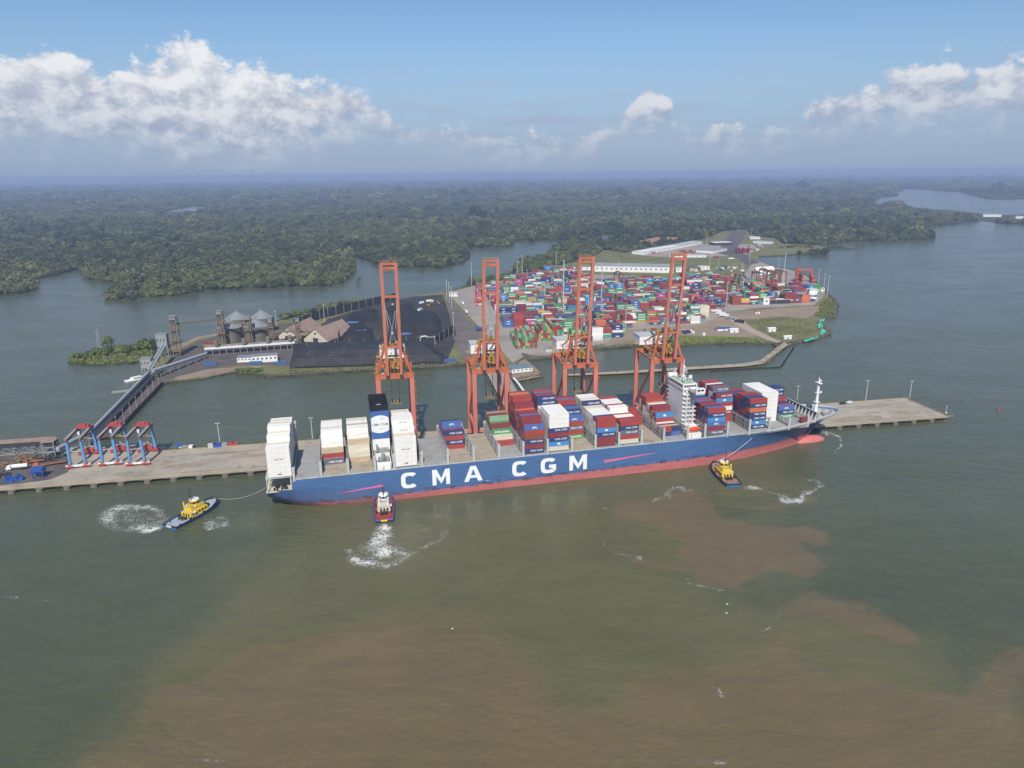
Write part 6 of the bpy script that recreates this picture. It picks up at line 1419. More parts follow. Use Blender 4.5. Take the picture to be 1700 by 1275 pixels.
# brown A-frame sheds
def gable(label, front_l, front_r, apex_h, length, eave, name='storage_shed', mroof=M_brown, mwall=M_cream, cat='shed', group=None, dirv=None):
    a, b = G(*front_l, 1.3), G(*front_r, 1.3); d = b - a; wd = d.length; e_ = empty(name, a, math.atan2(d.y, d.x), label, cat, group)
    w_ = MB(); w_.poly([(0, 0, 0), (wd, 0, 0), (wd, 0, eave), (wd / 2, 0, apex_h - .3), (0, 0, eave)]); w_.poly([(wd, length, 0), (0, length, 0), (0, length, eave), (wd / 2, length, apex_h - .3), (wd, length, eave)]); w_.quad((0, length, 0), (0, 0, 0), (0, 0, eave), (0, length, eave)); w_.quad((wd, 0, 0), (wd, length, 0), (wd, length, eave), (wd, 0, eave)); wall = w_.obj('wall', mwall, e_)
    for sg in (0, 1):
        r_ = MB(); x0 = -1.0 if sg == 0 else wd + 1.0; e0 = eave - .6
        for k in range(10):
            y0, y1 = -1 + (length + 2) * k / 10, -1 + (length + 2) * (k + 1) / 10; lift = .12 * (k % 2)
            r_.quad((x0, y0, e0 + lift), (x0, y1, e0 + lift), (wd / 2, y1, apex_h + lift), (wd / 2, y0, apex_h + lift))
        r_.obj('roof', mroof, e_)
    o = MB(); o.box(wd * .4, -.08, 0.0, wd * .6, -.02, min(5.0, apex_h * .45)); o.obj('door', M_dgrey, wall)
    o = MB(); o.box(wd * .47, -.08, apex_h * .55, wd * .53, -.02, apex_h * .72); o.obj('window', M_glass, wall)
    return e_
gable('brown gabled storage shed nearer the silos', (459, 564), (497, 565), 14, 62, 3.0, group='brown gabled sheds')
gable('brown gabled storage shed nearer the coal yard', (504, 567), (545, 570), 15.5, 56, 3.0, group='brown gabled sheds')
def block(label, x0, x1, yb, h, depth, mwall, mroof, name='warehouse', cat='building', group=None, yb2=None, windows=0, pitch=0.0, z=1.3):
    a, b = G(x0, yb, z), G(x1, yb if yb2 is None else yb2, z); d = b - a; wd = d.length; e_ = empty(name, a, math.atan2(d.y, d.x), label, cat, group)
    w_ = MB(); w_.box(0, 0, -.2, wd, depth, h); wall = w_.obj('wall', mwall, e_)
    r_ = MB(); r_.v += [(-.5, -.6, h + .02), (wd + .5, -.6, h + .02), (wd + .5, depth / 2, h + .3 + pitch), (-.5, depth / 2, h + .3 + pitch), (-.5, depth + .6, h + .02), (wd + .5, depth + .6, h + .02)]
    r_.face((0, 1, 2, 3)); r_.face((3, 2, 5, 4)); r_.face((0, 3, 4)); r_.face((1, 5, 2)); r_.face((0, 4, 5, 1)); r_.obj('roof', mroof, e_)
    for k in range(windows):
        xw = wd * (k + .5) / windows; s_ = min(1.2, wd / windows * .2); o = MB(); o.box(xw - s_, -.07, h * .45, xw + s_, -.01, h * .68); o.obj('window', M_glass, wall)
    return e_
block('low white office building between the canopy and the shore, left half', 394, 417, 602, 5, 10, M_white, M_siloroof, windows=4, yb2=601)
block('low white office building between the canopy and the shore, right half', 418, 461, 603, 7, 9, M_white, M_siloroof, windows=6, yb2=600)
block('small maroon roofed hut at the end of the white canopy', 338, 356, 579, 6, 9, M_tower, M_deckred, 'hut')
for x, y, lab in ((349, 606, 'blue container on the apron in front of the canopy'), (425, 604.5, 'blue container against the white office'), (467, 605, 'blue container near the black tarpaulin heap'), (748, 601, 'bright blue container by the shore beside the coal road')):
    o = link('shipping_container', CMESH['mid blue']); o.location = G(x, y, 1.5); o.rotation_euler = (0, 0, QH); tag(o, lab, 'container', 'lone blue containers')
# coal: heaps and the black tarpaulin bank
def heap(label, pts, h, m, slope, group=None, name='coal_heap', rough=1.0):
    P_ = [G(x, y, 1.45) for x, y in pts]; c = sum(P_, Vector()) / len(P_); ring = []
    N = 40; per = []; L = [(P_[(i + 1) % len(P_)] - P_[i]).length for i in range(len(P_))]; tot = sum(L)
    for k in range(N):
        s = tot * k / N; i = 0
        while s > L[i]: s -= L[i]; i += 1
        per.append(P_[i].lerp(P_[(i + 1) % len(P_)], s / L[i]))
    b_ = MB(); lv = [(0, 0), (.35, .42), (.62, .74), (.86, .95), (1, 1)]
    for f, z in lv:
        for p in per:
            q = p.lerp(c, f * slope); j = (0 if f == 0 else 1); b_.v.append((q.x + rr.gauss(0, 1.2) * j * rough, q.y + rr.gauss(0, 1.2) * j * rough, 1.4 + h * z + rr.gauss(0, .35) * j * rough))
    for l in range(len(lv) - 1):
        for k in range(N): j = (k + 1) % N; b_.face((l * N + k, l * N + j, (l + 1) * N + j, (l + 1) * N + k))
    b_.face(tuple((len(lv) - 1) * N + k for k in range(N))); o = b_.obj(name, m); tag(o, label, 'coal heap', group); return o
heap('long bank of coal under black tarpaulin along the shore', [(482, 610), (735, 601), (736, 588), (640, 586), (484, 594)], 15, M_tarp, .26, None, 'tarpaulin_bank', .12)
tb = bpy.data.objects['tarpaulin_bank']
for k in range(5):
    b_ = MB(); a, c = G(486, 609.5 - k * 3.0, 1.5 + k * 2.6), G(732, 600.5 - k * 2.6, 1.5 + k * 2.6); b_.bar(a + Vector((0, -.6, .3)), c + Vector((0, -.6, .3)), .45, .3); b_.obj('rope', mat('tarp_rope', lin(92, 90, 88), .8, .3, .1), tb)
heap('flat topped coal heap in the middle of the yard', [(640, 560), (735, 555), (730, 528), (668, 524), (648, 536)], 11, M_coal, .32, 'coal heaps')
heap('coal heap beside the brown sheds with a pale crest', [(560, 572), (622, 566), (618, 545), (572, 548)], 10, M_coal, .7, 'coal heaps')
heap('low coal heap behind the brown sheds', [(566, 545), (630, 532), (628, 515), (575, 526)], 8, M_coal, .6, 'coal heaps')
heap('low coal heap in front of the parked machines', [(640, 524), (690, 516), (684, 506), (645, 511)], 5, M_coal, .7, 'coal heaps')
for x, y, w2, lab in ((585, 535, 9, 'blue plastic sheet spread on the coal behind the sheds'), (672, 554, 8, 'blue plastic sheet on the coal near the first crane'), (600, 548, 7, 'small pale blue sheet on the coal beside the sheds')):
    p = G(x, y, 12.6 if x > 650 else 10.6); b_ = MB(); b_.poly([(p.x + w2 * math.cos(a) * rr.uniform(.7, 1.1), p.y + w2 * .8 * math.sin(a) * rr.uniform(.7, 1.1), p.z + rr.uniform(-.1, .2)) for a in np.arange(0, 6.28, .7)]); o = b_.obj('plastic_sheet', mat('blue_sheet', lin(86, 112, 160), .5, .15, .3)); tag(o, lab, 'sheet')
def fence(label, pts, h, m, step, z=1.3, posth=0.0, group=None):
    P_ = [G(x, y, z) for x, y in pts]; e_ = empty('fence', P_[0], 0, label, 'fence', group); off = P_[0]
    for a, b in zip(P_, P_[1:]):
        n = max(1, int((b - a).length / step)); 
        for k in range(n):
            p, q = a.lerp(b, k / n) - off, a.lerp(b, (k + 1) / n) - off; m_ = MB(); m_.bar(p + Vector((0, 0, h / 2)), p.lerp(q, .96) + Vector((0, 0, h / 2)), .12, h); m_.obj('panel', m, e_)
            m_ = MB(); m_.box(p.x - .2, p.y - .3, p.z, p.x + .2, p.y + .1, p.z + h + posth + .4); m_.obj('post', M_grey, e_)
    return e_
M_net = mat('windbreak_net', lin(48, 50, 54), .8, .2, .2)
fence('tall dark windbreak fence behind the coal yard along the far shore', [(488, 543), (545, 526), (620, 507), (662, 497.5)], 11, M_net, 14, posth=1)
fence('dark windbreak fence along the crest of the tarpaulin bank', [(486, 585), (628, 576), (722, 573), (752, 553)], 9, M_net, 13, posth=1)
fence('dark windbreak fence between the brown shed and the coal', [(562, 571), (566, 540)], 9, M_net, 12)
fence('dark fence along the coal road', [(742, 492), (750, 540), (757, 560)], 6, M_net, 16)
def excavator(x, y, rz, m, label):
    e_ = empty('loader', G(x, y, 1.5), rz, label, 'digger', 'machines parked in the coal yard')
    b_ = MB(); b_.box(-2.4, -1.6, 0, 2.4, -.8, 1.0); b_.box(-2.4, .8, 0, 2.4, 1.6, 1.0); b_.obj('track', M_dgrey, e_)
    b_ = MB(); b_.box(-2.6, -1.5, 1.0, 1.2, 1.5, 2.8); b_.obj('body', m, e_); b_ = MB(); b_.box(-.4, -1.4, 2.8, 1.4, 0, 4.2); b_.obj('cab', M_glass, e_)
    b_ = MB(); b_.bar((1, .6, 2.2), (4.4, .6, 5.2), .6); b_.bar((4.4, .6, 5.2), (6.4, .6, 2.2), .5); b_.obj('arm', m, e_); b_ = MB(); b_.box(5.8, -.2, 1.0, 7.2, 1.4, 2.2); b_.obj('bucket', M_dgrey, e_)
for i, (x, y, rz, m_, lab) in enumerate(((712, 508, .5, M_yellow, 'yellow digger in the far coal yard nearest the road'), (728, 505, 2.0, M_yellow, 'yellow digger in the far corner of the coal yard'), (694, 503, 1.2, M_navyp, 'blue digger at the back of the coal yard'), (682, 507, 2.8, M_dgrey, 'dark digger beside the low coal heap'))): excavator(x, y, rz, m_, lab)
truck(G(697, 517, 1.5), 1.3, M_white, M_white, 'white box truck parked in the middle of the coal yard', 'trucks in the coal yard', 'box', 9)
truck(G(700, 505, 1.5), .9, M_navyp, M_white, 'truck with a blue cab at the back of the coal yard', 'trucks in the coal yard', 'box', 8)
truck(G(712, 502, 1.5), .4, M_white, M_white, 'white truck behind the yellow digger', 'trucks in the coal yard', 'box', 8)
for k, (x, y, lab) in enumerate(((705, 562, 'white motor launch on the ground beside the coal road, upper one'), (702, 568, 'white motor launch on the ground beside the coal road, lower one'), (722, 563, 'small white boat on the ground nearest the coal road'))): boat(G(x, y, 1.6), .25 + k * .2, lab, 17 if k < 2 else 9)
block('small white hut with a grey roof beside the dry boats', 713, 724, 572, 4, 7, M_white, M_siloroof, 'hut', windows=1); block('small grey hut below the dry boats by the shore', 716, 732, 590, 3.5, 8, M_grey, M_dgrey, 'hut', windows=2); block('dark shed roof beside the shore road', 714, 730, 583, 3, 6, M_dgrey, M_dgrey, 'hut')
block('white gatehouse at the head of the yard road', 746, 760, 492.5, 6, 12, M_white, M_lgrey, 'gatehouse', windows=3)

# ------------------------------------------------------------------ second access bridge, white pipe, pump house
br_ = MB(); P_ = [G(852, 703, QZ), G(804, 611, QZ), G(836, 611, QZ), G(884, 698, QZ)]; br_.prism([(p.x, p.y) for p in P_], 1.5, QZ - .02, bottom=True); bo = structure(br_.obj('access_bridge', M_yard))
b_ = MB()
for k in range(12):
    for a, c in ((P_[0], P_[1]), (P_[3], P_[2])): p = a.lerp(c, (k + .5) / 12); b_.tube((p.x, p.y, -3.4), (p.x, p.y, 1.5), .6, n=6, caps=False)
stuff(b_.obj('pile', M_concd, bo))
b_ = MB(); b_.bar(P_[0] + Vector((0, 0, .4)), P_[1] + Vector((0, 0, .4)), .35, .9); b_.bar(P_[3] + Vector((0, 0, .4)), P_[2] + Vector((0, 0, .4)), .35, .9); b_.obj('parapet', M_lgrey, bo)
b_ = MB(); pp = [G(853, 628, 3.6), G(860, 636, 3.4), G(872, 653, 3.4), G(893, 686, 3.4)]
for p, q in zip(pp, pp[1:]): b_.tube(p, q, 1.1, n=10)
o = b_.obj('white_pipe', M_white); tag(o, 'thick white pipe running beside the access bridge', 'pipe')
ground('pump_platform', [(848, 626), (862, 631.5), (898, 624.5), (898, 617.5), (872, 596), (862, 600)], 1.9, M_dirt)
block('low white pump house with a blue grey roof on the small platform', 850, 884, 620.5, 4.5, 14, M_white, mat('slate_roof', lin(112, 130, 138), .7, .1, .2), 'pump_house', windows=5, yb2=617)
block('small grey shed at the corner of the yard near the green stacks', 905, 917, 584.5, 4, 7, M_lgrey, M_siloroof, 'shed')
NTH = ['first', 'second', 'third', 'fourth', 'fifth', 'sixth', 'seventh', 'eighth', 'ninth', 'tenth', 'eleventh', 'twelfth', 'thirteenth', 'fourteenth', 'fifteenth', 'sixteenth', 'seventeenth', 'eighteenth', 'nineteenth', 'twentieth']
def nth(i): return NTH[i] if i < 20 else ('twenty-' if i < 29 else 'thirty-') + NTH[(i - 20) % 10] if i != 29 else 'thirtieth'
# ------------------------------------------------------------------ container yard
YH = R(7.0); YU = Vector((math.cos(YH), math.sin(YH), 0)); YV = Vector((-math.sin(YH), math.cos(YH), 0)); YO = G(860, 592, 1.5); YZ = 1.5
YARD = [(806, 498), (790, 486), (830, 474), (868, 463), (910, 452), (948, 449), (962, 461), (1000, 473), (1090, 470), (1150, 462), (1232, 470), (1262, 482), (1300, 480), (1345, 478), (1356, 488), (1345, 504), (1250, 507), (1205, 509), (1180, 517), (1168, 536), (1045, 540), (1032, 560), (990, 566), (940, 571), (905, 555), (860, 545), (838, 548), (826, 530)]
PAL = [('maroon', 24), ('red', 9), ('green', 21), ('white', 13), ('navy blue', 11), ('orange', 5), ('yellow', 4), ('teal', 4), ('pink', 2), ('light blue', 3), ('mid blue', 4), ('grey', 4), ('cream', 3), ('pale green', 3), ('brown', 5)]
names_, wts_ = [p[0] for p in PAL], [p[1] for p in PAL]
slots = []                                                        # (front depth v, u, rows)
corners = [G(x, y, YZ) - YO for x, y in YARD]; us = [c.dot(YU) for c in corners]; vs_ = [c.dot(YV) for c in corners]
PITCH_U, ROWS, AISLE = 12.7, 6, 11.0
v = min(vs_); bk = 0; ycells = []
while v < max(vs_):
    u = min(us); q = 0
    while u < max(us):
        if (q + bk * 3) % 11 == 10: u += 13
        base = rr.choices([1, 2, 3, 4, 5, 0], [4, 10, 24, 36, 22, 4])[0]; main = rr.choices(names_, wts_)[0]
        for r in range(ROWS):
            P = YO + YU * (u + PITCH_U / 2) + YV * (v + 1.3 + r * 2.62); sx, sy = to_sheet(P.x, P.y, YZ)
            if not inside(np.array([sx]), np.array([sy]), YARD)[0]: continue
            h = max(0, min(5, base + rr.choice([-1, 0, 0, 0, 0, 0, 0]))); rowc = main if rr.random() < .72 else rr.choices(names_, wts_)[0]
            if base == 0: h = 0
            for k in range(h): ycells.append([bk, q, r, k, h, rowc if rr.random() < .68 else rr.choices(names_, wts_)[0], Vector((P.x, P.y, YZ + k * (CH + .02))), YH, sx, sy])
        u += PITCH_U; q += 1
    v += ROWS * 2.62 + AISLE * (1.0 if bk % 2 else .5); bk += 1
# blocks set end-on by the paved corner: columns of doors, red and green
for (x0, y0), cols, rows, ht, nm in (((858, 579), 9, 4, 5, 'A'), ((896, 566), 11, 3, 5, 'B')):
    o0 = G(x0, y0, YZ)
    for c in range(cols):
        for r in range(rows):
            hh = min(ht, 2 + c // 2 + (1 if r > 0 else 0)) if nm == 'A' else ht - (c % 5 == 0)
            for k in range(hh):
                P = o0 + YU * (c * 2.6) + YV * (6.2 + r * 12.6); sx, sy = to_sheet(P.x, P.y, YZ)
                ycells.append([nm, c, r, k, hh, rr.choice(['green', 'green', 'maroon', 'maroon', 'red', 'green', 'yellow', 'pale green']), Vector((P.x, P.y, YZ + k * (CH + .02))), YH + math.pi / 2, sx, sy])
occ = {(c[0], c[1], c[2], c[3]) for c in ycells}
def exposed(c): return (c[2] == 0 or (c[0], c[1], c[2] - 1, c[3]) not in occ) or c[3] == c[4] - 1
ymass = MB(); band_faces = []
front = [c for c in ycells if (c[2] == 0 or (c[0], c[1], c[2] - 1, c[3]) not in occ)]
front.sort(key=lambda c: c[6].y)
NY = 300 - SHIP_N - 5
pick = set(id(c) for c in front[:NY]); stk_ = sorted({(c[0], c[1]): c[8] for c in front[:NY] if c[0] not in ('A', 'B')}.items(), key=lambda t_: t_[1]); RANK = {k_: i_ for i_, (k_, x_) in enumerate(stk_)}
from collections import Counter
YL_ = Counter()
for c in ycells:
    b_id, q, r, k, h, colr, P, rz, sx, sy = c
    if id(c) in pick:
        o = link('shipping_container', CMESH[colr]); o.location = P; o.rotation_euler = (0, 0, rz)
        where = {'A': 'stepped end-on block by the paved corner', 'B': 'square end-on block beside the stepped one'}.get(b_id, 'front row of the yard')
        if b_id in ('A', 'B'): tag(o, f'{tidy(colr)} container end, {ORD[k]} tier, {ROWN[q]} column, {where}', 'container', 'containers in the yard')
        else: tag(o, f'{tidy(colr)} container, {ORD[k]} tier, {nth(RANK[(b_id, q)])} stack from the left, {where}' + ('' if r == 0 else ', set back'), 'container', 'containers in the yard')
        if colr == 'green' and b_id not in ('A', 'B'): z_ = link('lettering', LOGO['EVG'], o); z_.location = (0, -CW / 2 - .015, 1.45)
        continue
    if r > 0 and not exposed(c) and q not in (0,) and (b_id, q - 1, r, k) in occ and (b_id, q + 1, r, k) in occ: continue
    vr = rr.uniform(.8, 1.15); box_faces(ymass, P, CL if rr.random() < .9 else CL, rz, tuple(x * vr for x in CC[colr]))
    if (r == 0 or (b_id, q, r - 1, k) not in occ) and colr in ('green', 'navy blue', 'light blue', 'mid blue', 'pink', 'pale green') and b_id not in ('A', 'B') and rr.random() < .8:
        M = Matrix.Translation(P) @ Matrix.Rotation(rz, 4, 'Z'); w_ = 4.2 if colr in ('green', 'pale green') else 2.0
        ymass.col = lin(222, 224, 220); ymass.quad(*[M @ Vector(p) for p in ((-w_, -CW / 2 - .02, .95), (w_, -CW / 2 - .02, .95), (w_, -CW / 2 - .02, 1.95), (-w_, -CW / 2 - .02, 1.95))]); ymass.col = None
    if b_id in ('A', 'B') and r == 0:                              # door bars
        M = Matrix.Translation(P) @ Matrix.Rotation(rz, 4, 'Z'); ymass.col = tuple(x * .8 for x in CC[colr])
        for yy in (-.7, -.25, .25, .7): ymass.box(-CL / 2 - .06, yy - .04, .15, -CL / 2, yy + .04, CH - .15, M)
        ymass.col = None
stuff(ymass.obj('yard_container_stacks', M_cols))

# yard gantries
YG = 'gantry cranes working in the container yard'
M_yred = mat('yard_gantry_red', lin(198, 80, 54), .5, .15, .3); M_ybr = mat('yard_gantry_brown', lin(150, 96, 70), .55, .2, .3); M_ybl = mat('yard_gantry_slate', lin(84, 92, 130), .5, .15, .3)
def yrtg(m1, m2, x, y, lab, rz, first=None):
    e_ = make_rtg(m1, m2, m2, lab, YG, 23.0, 8.0, 20.0); e_.location = G(x, y, YZ); e_.rotation_euler = (0, 0, rz); return e_
ya = yrtg(M_yred, M_yred, 797, 507, 'orange red yard gantry at the end of the stacks beside the coal road', YH)
yb_ = yrtg(M_ybl, M_ybr, 930, 515, 'slate legged yard gantry in the middle of the stacks behind the third quay crane', YH)
copy_tree(yb_, G(1180, 511, YZ), YH, 'slate legged yard gantry at the end of the front stacks by the earth lot')
yc = yrtg(M_ybr, M_ybr, 930, 478, 'brown yard gantry far back beside the tall light mast', YH)
for x, y, lab in ((1217, 497, 'brown yard gantry standing between the stacks beside the white wall of boxes'), (1030, 476, 'brown yard gantry at the grass edge below the long white warehouse'), (1262, 475, 'brown yard gantry beside the white pointed tent, nearest it'), (1274, 470, 'brown yard gantry second from the white pointed tent'), (1287, 474, 'brown yard gantry third from the white pointed tent'), (1300, 472, 'brown yard gantry farthest from the white pointed tent'), (1232, 480, 'brown yard gantry among the low stacks short of the pointed tent')): copy_tree(yc, G(x, y, YZ), YH + rr.uniform(-.05, .05), lab)
copy_tree(ya, G(1345, 468, YZ), YH + 1.3, 'orange red yard gantry beside the quay road at the far bend')
# tall light masts
for x, yb, yt, lab in ((742, 498, 465, 'light mast at the head of the coal road, nearest the water'), (746, 503, 470, 'light mast at the head of the coal road, second from the water'), (750, 512, 476, 'light mast at the head of the coal road, third from the water'), (753, 549, 519, 'light mast at the corner of the coal fence'), (783, 474, 435, 'tall light mast at the water edge behind the second crane'), (867, 467, 425, 'tall light mast behind the stacks by the round clump of trees'), (859, 462, 434, 'light mast at the water edge left of the round clump of trees'), (923, 452, 417, 'tallest light mast beside the trees at the back of the stacks'), (935, 536, 432, 'very tall light mast among the stacks left of the third crane'), (875, 470, 448, 'short light mast at the back of the stacks'), (998, 517, 444, 'tall light mast among the stacks right of the third crane'), (1026, 476, 433, 'light mast at the grass below the long warehouse'), (1038, 552, 514, 'light mast at the corner of the front stacks'), (904, 505, 468, 'light mast in the stacks between the second and third cranes'), (1177, 463, 427, 'light mast on the grass right of the fourth crane'), (1205, 516, 467, 'tall light mast at the right end of the front stacks'), (1230, 468, 439, 'light mast before the white pointed tent'), (1264, 500, 466, 'light mast among the stacks right of the white box wall'), (1299, 478, 420, 'tallest light mast by the brown gantries at the far quay'), (1292, 448, 430, 'light mast beside the far quay road'), (1244, 436, 409, 'light mast on the road below the depot'), (1357, 480, 448, 'light mast at the bend of the shore, first of three'), (1367, 482, 454, 'light mast at the bend of the shore, second of three'), (1373, 492, 458, 'light mast at the bend of the shore, third of three'), (1173, 406, 387, 'light mast beside the long white depot shed'), (1226, 386, 374, 'light mast at the toll road far behind the depot'), (1247, 398, 378, 'light mast right of the toll road'), (1192, 444, 429, 'short light mast on the grass by the curved road'), (1108, 420, 404, 'light mast behind the long warehouse'), (459, 541, 517, 'light mast on the far shore behind the silos'), (539, 535, 508, 'light mast behind the brown sheds')):
    mast_px(x, yb, yt, lab, 'tall light masts of the port', 1.3, 1)

# buildings behind the yard
block('very long white warehouse with a grey roof behind the yard', 987, 1118, 451, 11, 42, M_white, M_wroof, windows=16, pitch=3, yb2=453.5)
block('white lean-to at the near end of the long warehouse', 962, 986, 449, 7, 14, M_white, M_wroof, windows=3)
block('white cabin with a dark base behind the raised boom of the fourth crane', 1122, 1136, 452, 9, 12, M_white, M_lgrey, windows=2)
block('long white depot shed slanting away, behind the long warehouse', 1068, 1130, 423, 6, 30, M_white, M_white, windows=8, yb2=412)
block('continuation of the slanting white depot shed towards the road', 1131, 1166, 411.5, 6, 30, M_white, M_lgrey, windows=5, yb2=404.5)
block('low white wall building in front of the depot', 1112, 1172, 427, 4, 16, M_white, M_white, windows=6, yb2=427.5)
block('white toll canopy across the road', 1186, 1216, 408, 7, 30, M_dgrey, M_white, 'toll_plaza', windows=0, yb2=407)
block('white shed with a long roof beside the red box stack at the depot', 1183, 1207, 421, 6, 40, M_white, M_wroof, windows=3, yb2=416)
block('small white store with a grey roof on the right of the toll road', 1250, 1280, 403.5, 5, 20, M_white, M_lgrey, windows=3, yb2=405); block('row of white roofs right of the toll road', 1245, 1262, 397, 5, 25, M_white, M_white, windows=2); block('white shed on the grass beside the curved road', 1163, 1178, 448, 6, 14, M_white, M_white, windows=2); block('small cream hut on the grass below the warehouse end', 1145, 1152, 450, 4, 8, M_cream, M_lgrey, windows=1)
block('long white covered bay in front of the last stacks', 1278, 1312, 505, 6, 10, M_dgrey, M_white, 'canopy', windows=0, yb2=504); block('white portal block at the left end of the covered bay', 1267, 1277, 506, 9, 8, M_white, M_white, windows=1); block('white gatehouse at the bend of the far quay road', 1359, 1369, 484, 5, 10, M_white, M_lgrey, windows=2)
e_ = empty('tent', G(1256, 457, 1.5), QH, 'big white pointed tent beside the far quay gantries', 'tent'); b_ = MB(); Lx = 36
b_.quad((0, 0, 0), (Lx, 0, 2), (Lx, 9, 14), (2, 9, 13)); b_.quad((2, 9, 13), (Lx, 9, 14), (Lx, 24, 3), (0, 24, 2)); b_.face_ = None; b_.poly([(0, 0, 0), (2, 9, 13), (0, 24, 2)]); b_.poly([(Lx, 0, 2), (Lx, 24, 3), (Lx, 9, 14)]); b_.obj('cover', M_white, e_)
for x in (0, Lx): o = MB(); o.box(x - .3, 8.7, 0, x + .3, 9.3, 13.4); o.obj('pole', M_grey, e_)
# depot boxes and assorted box stacks (individually small in the picture)
dep = MB()
for x, y, n, hmax, pal in ((1228, 419, 16, 4, ['maroon', 'red', 'maroon']), (1246, 415, 6, 3, ['white', 'teal', 'red']), (1140, 419, 12, 2, ['orange', 'red', 'brown']), (1085, 421, 6, 1, ['orange', 'red']), (1340, 466, 8, 4, ['red', 'maroon', 'orange']), (1260, 408, 6, 1, ['white', 'cream'])):
    for k in range(n):
        P = G(x, y, 1.55) + Vector((rr.uniform(-14, 14), rr.uniform(-22, 22), 0))
        for t_ in range(rr.randint(1, hmax)): box_faces(dep, P + Vector((0, 0, t_ * 2.9)), CL, YH + 1.4, CC[rr.choice(pal)])
for k in range(46):
    P = G(rr.uniform(1130, 1235), rr.uniform(443, 462), 1.56); box_faces(dep, P, rr.choice([6, 12, 4]), rr.uniform(0, 3), CC[rr.choice(['white', 'grey', 'teal', 'pale green', 'maroon', 'white', 'cream', 'navy blue'])])
for k in range(14): P = G(rr.uniform(1060, 1200), rr.uniform(545, 560), 1.56); box_faces(dep, P, rr.choice([3, 6]), rr.uniform(0, 3), CC[rr.choice(['grey', 'navy blue', 'white', 'brown'])])
stuff(dep.obj('depot_boxes', M_cols))
# trucks and site clutter
for i, (x, y, rz, m_, lab) in enumerate(((1192, 519, 2.6, M_white, 'white lorry first in the queue at the right end of the front stacks'), (1198, 523, 2.6, M_white, 'white lorry second in the queue at the right end of the front stacks'), (1204, 526, 2.6, M_white, 'white lorry third in the queue at the right end of the front stacks'), (1214, 530, 2.7, M_grey, 'grey lorry at the tail of the queue on the earth track'), (1229, 536, 2.4, M_dgrey, 'dark lorry alone on the earth track'), (768, 506, 1.8, M_white, 'white lorry parked along the left edge of the yard, upper one'), (774, 520, 1.8, M_white, 'white lorry parked along the left edge of the yard, lower one'), (1190, 428, 2.6, M_red, 'red lorry on the road below the depot'), (1215, 431, 2.7, M_white, 'white lorry on the curved road below the depot'))): truck(G(x, y, 1.66), rz, m_, m_, lab, 'lorries in the port', 'box', 9)
truck(G(797, 549, 1.56), YH, M_navyp, M_navyp, 'blue lorry alone on the paving left of the stepped stacks', 'lorries in the port', 'box', 9)
for k, (x, y, w2, d2, h2, m_, lab) in enumerate(((1219, 552, 10, 6, 3.5, M_white, 'white shed on the earth lot beside the blue roof'), (1202, 549, 16, 7, 2.5, M_navyp, 'blue roofed shed on the earth lot'), (1282, 551, 9, 6, 4, M_white, 'white hut at the head of the breakwater'), (1258, 521, 6, 5, 3, M_red, 'small red roofed hut on the earth lot'), (1308, 563, 9, 3, 3, M_white, 'white cabin at the root of the breakwater'))):
    b = G(x, y, 1.6); e_ = empty('hut', b, QH, lab, 'hut', 'huts on the earth lot'); b_ = MB(); b_.box(-w2 / 2, 0, -.1, w2 / 2, d2, h2); b_.obj('wall', M_white, e_)
    b_ = MB(); b_.v += [(-w2 / 2 - .4, -.5, h2), (w2 / 2 + .4, -.5, h2), (w2 / 2 + .4, d2 / 2, h2 + 1), (-w2 / 2 - .4, d2 / 2, h2 + 1), (-w2 / 2 - .4, d2 + .5, h2), (w2 / 2 + .4, d2 + .5, h2)]
    for f in ((0, 1, 2, 3), (3, 2, 5, 4), (0, 3, 4), (1, 5, 2)): b_.face(f)
    b_.obj('roof', m_, e_); o = MB(); o.box(-.6, -.06, 0, .6, -.01, 2.0); o.obj('door', M_dgrey, e_)

# ------------------------------------------------------------------ trees one can tell apart
CROWNS = [crown_mesh('crown', 90 + i, lobes=13, leaves=34, size=.26, m=M_leaf_obj) for i in range(5)]
TM = MB(); TM.tube((0, 0, -.3), (0, 0, 5.5), .32, .16, n=6); TM.bar((0, 0, 3.5), (1.4, .5, 6.2), .18); TM.bar((0, 0, 4), (-1.2, .8, 6.6), .16); TRUNK = TM.mesh('trunk', M_trunk)
def tree(p, r, h, label, group, i):
    e_ = empty('tree', p, rr.uniform(0, 6.28), label, 'tree', group); c = link('crown', CROWNS[i % 5], e_); c.scale = (r, r * rr.uniform(.85, 1.15), h * .55); c.location = (0, 0, h * .16)
    t_ = link('trunk', TRUNK, e_); t_.scale = (r / 4, r / 4, h / 7.5); return e_
def tree_row(pts, n, spread, r, h, label, group):
    seg = [G(x, y, 1.25) for x, y in pts]; L = [(b - a).length for a, b in zip(seg, seg[1:])]; ps = []
    for i in range(n):
        k = rr.choices(range(len(L)), L)[0]; p = seg[k].lerp(seg[k + 1], rr.random()); ps.append(Vector((p.x + rr.gauss(0, spread), p.y + abs(rr.gauss(0, spread)), 1.2)))
    ps.sort(key=lambda p: p.x / p.y)
    for i, p in enumerate(ps): tree(p, r * rr.uniform(.7, 1.3), h * rr.uniform(.75, 1.25), label.replace('@', nth(i) + ' from its left end'), group, i)
tree_row([(120, 597), (180, 588), (250, 580)], 26, 4, 5.0, 7.5, 'rounded green tree, @, on the small island', 'trees on the small island')
tree_row([(165, 578), (180, 577)], 3, 3, 6.0, 13, 'taller dark tree, @, midway along the small island', 'taller trees on the small island'); tree_row([(238, 583), (250, 581)], 4, 3, 6, 12, 'taller tree, @, at the landward end of the island', 'taller trees on the small island')
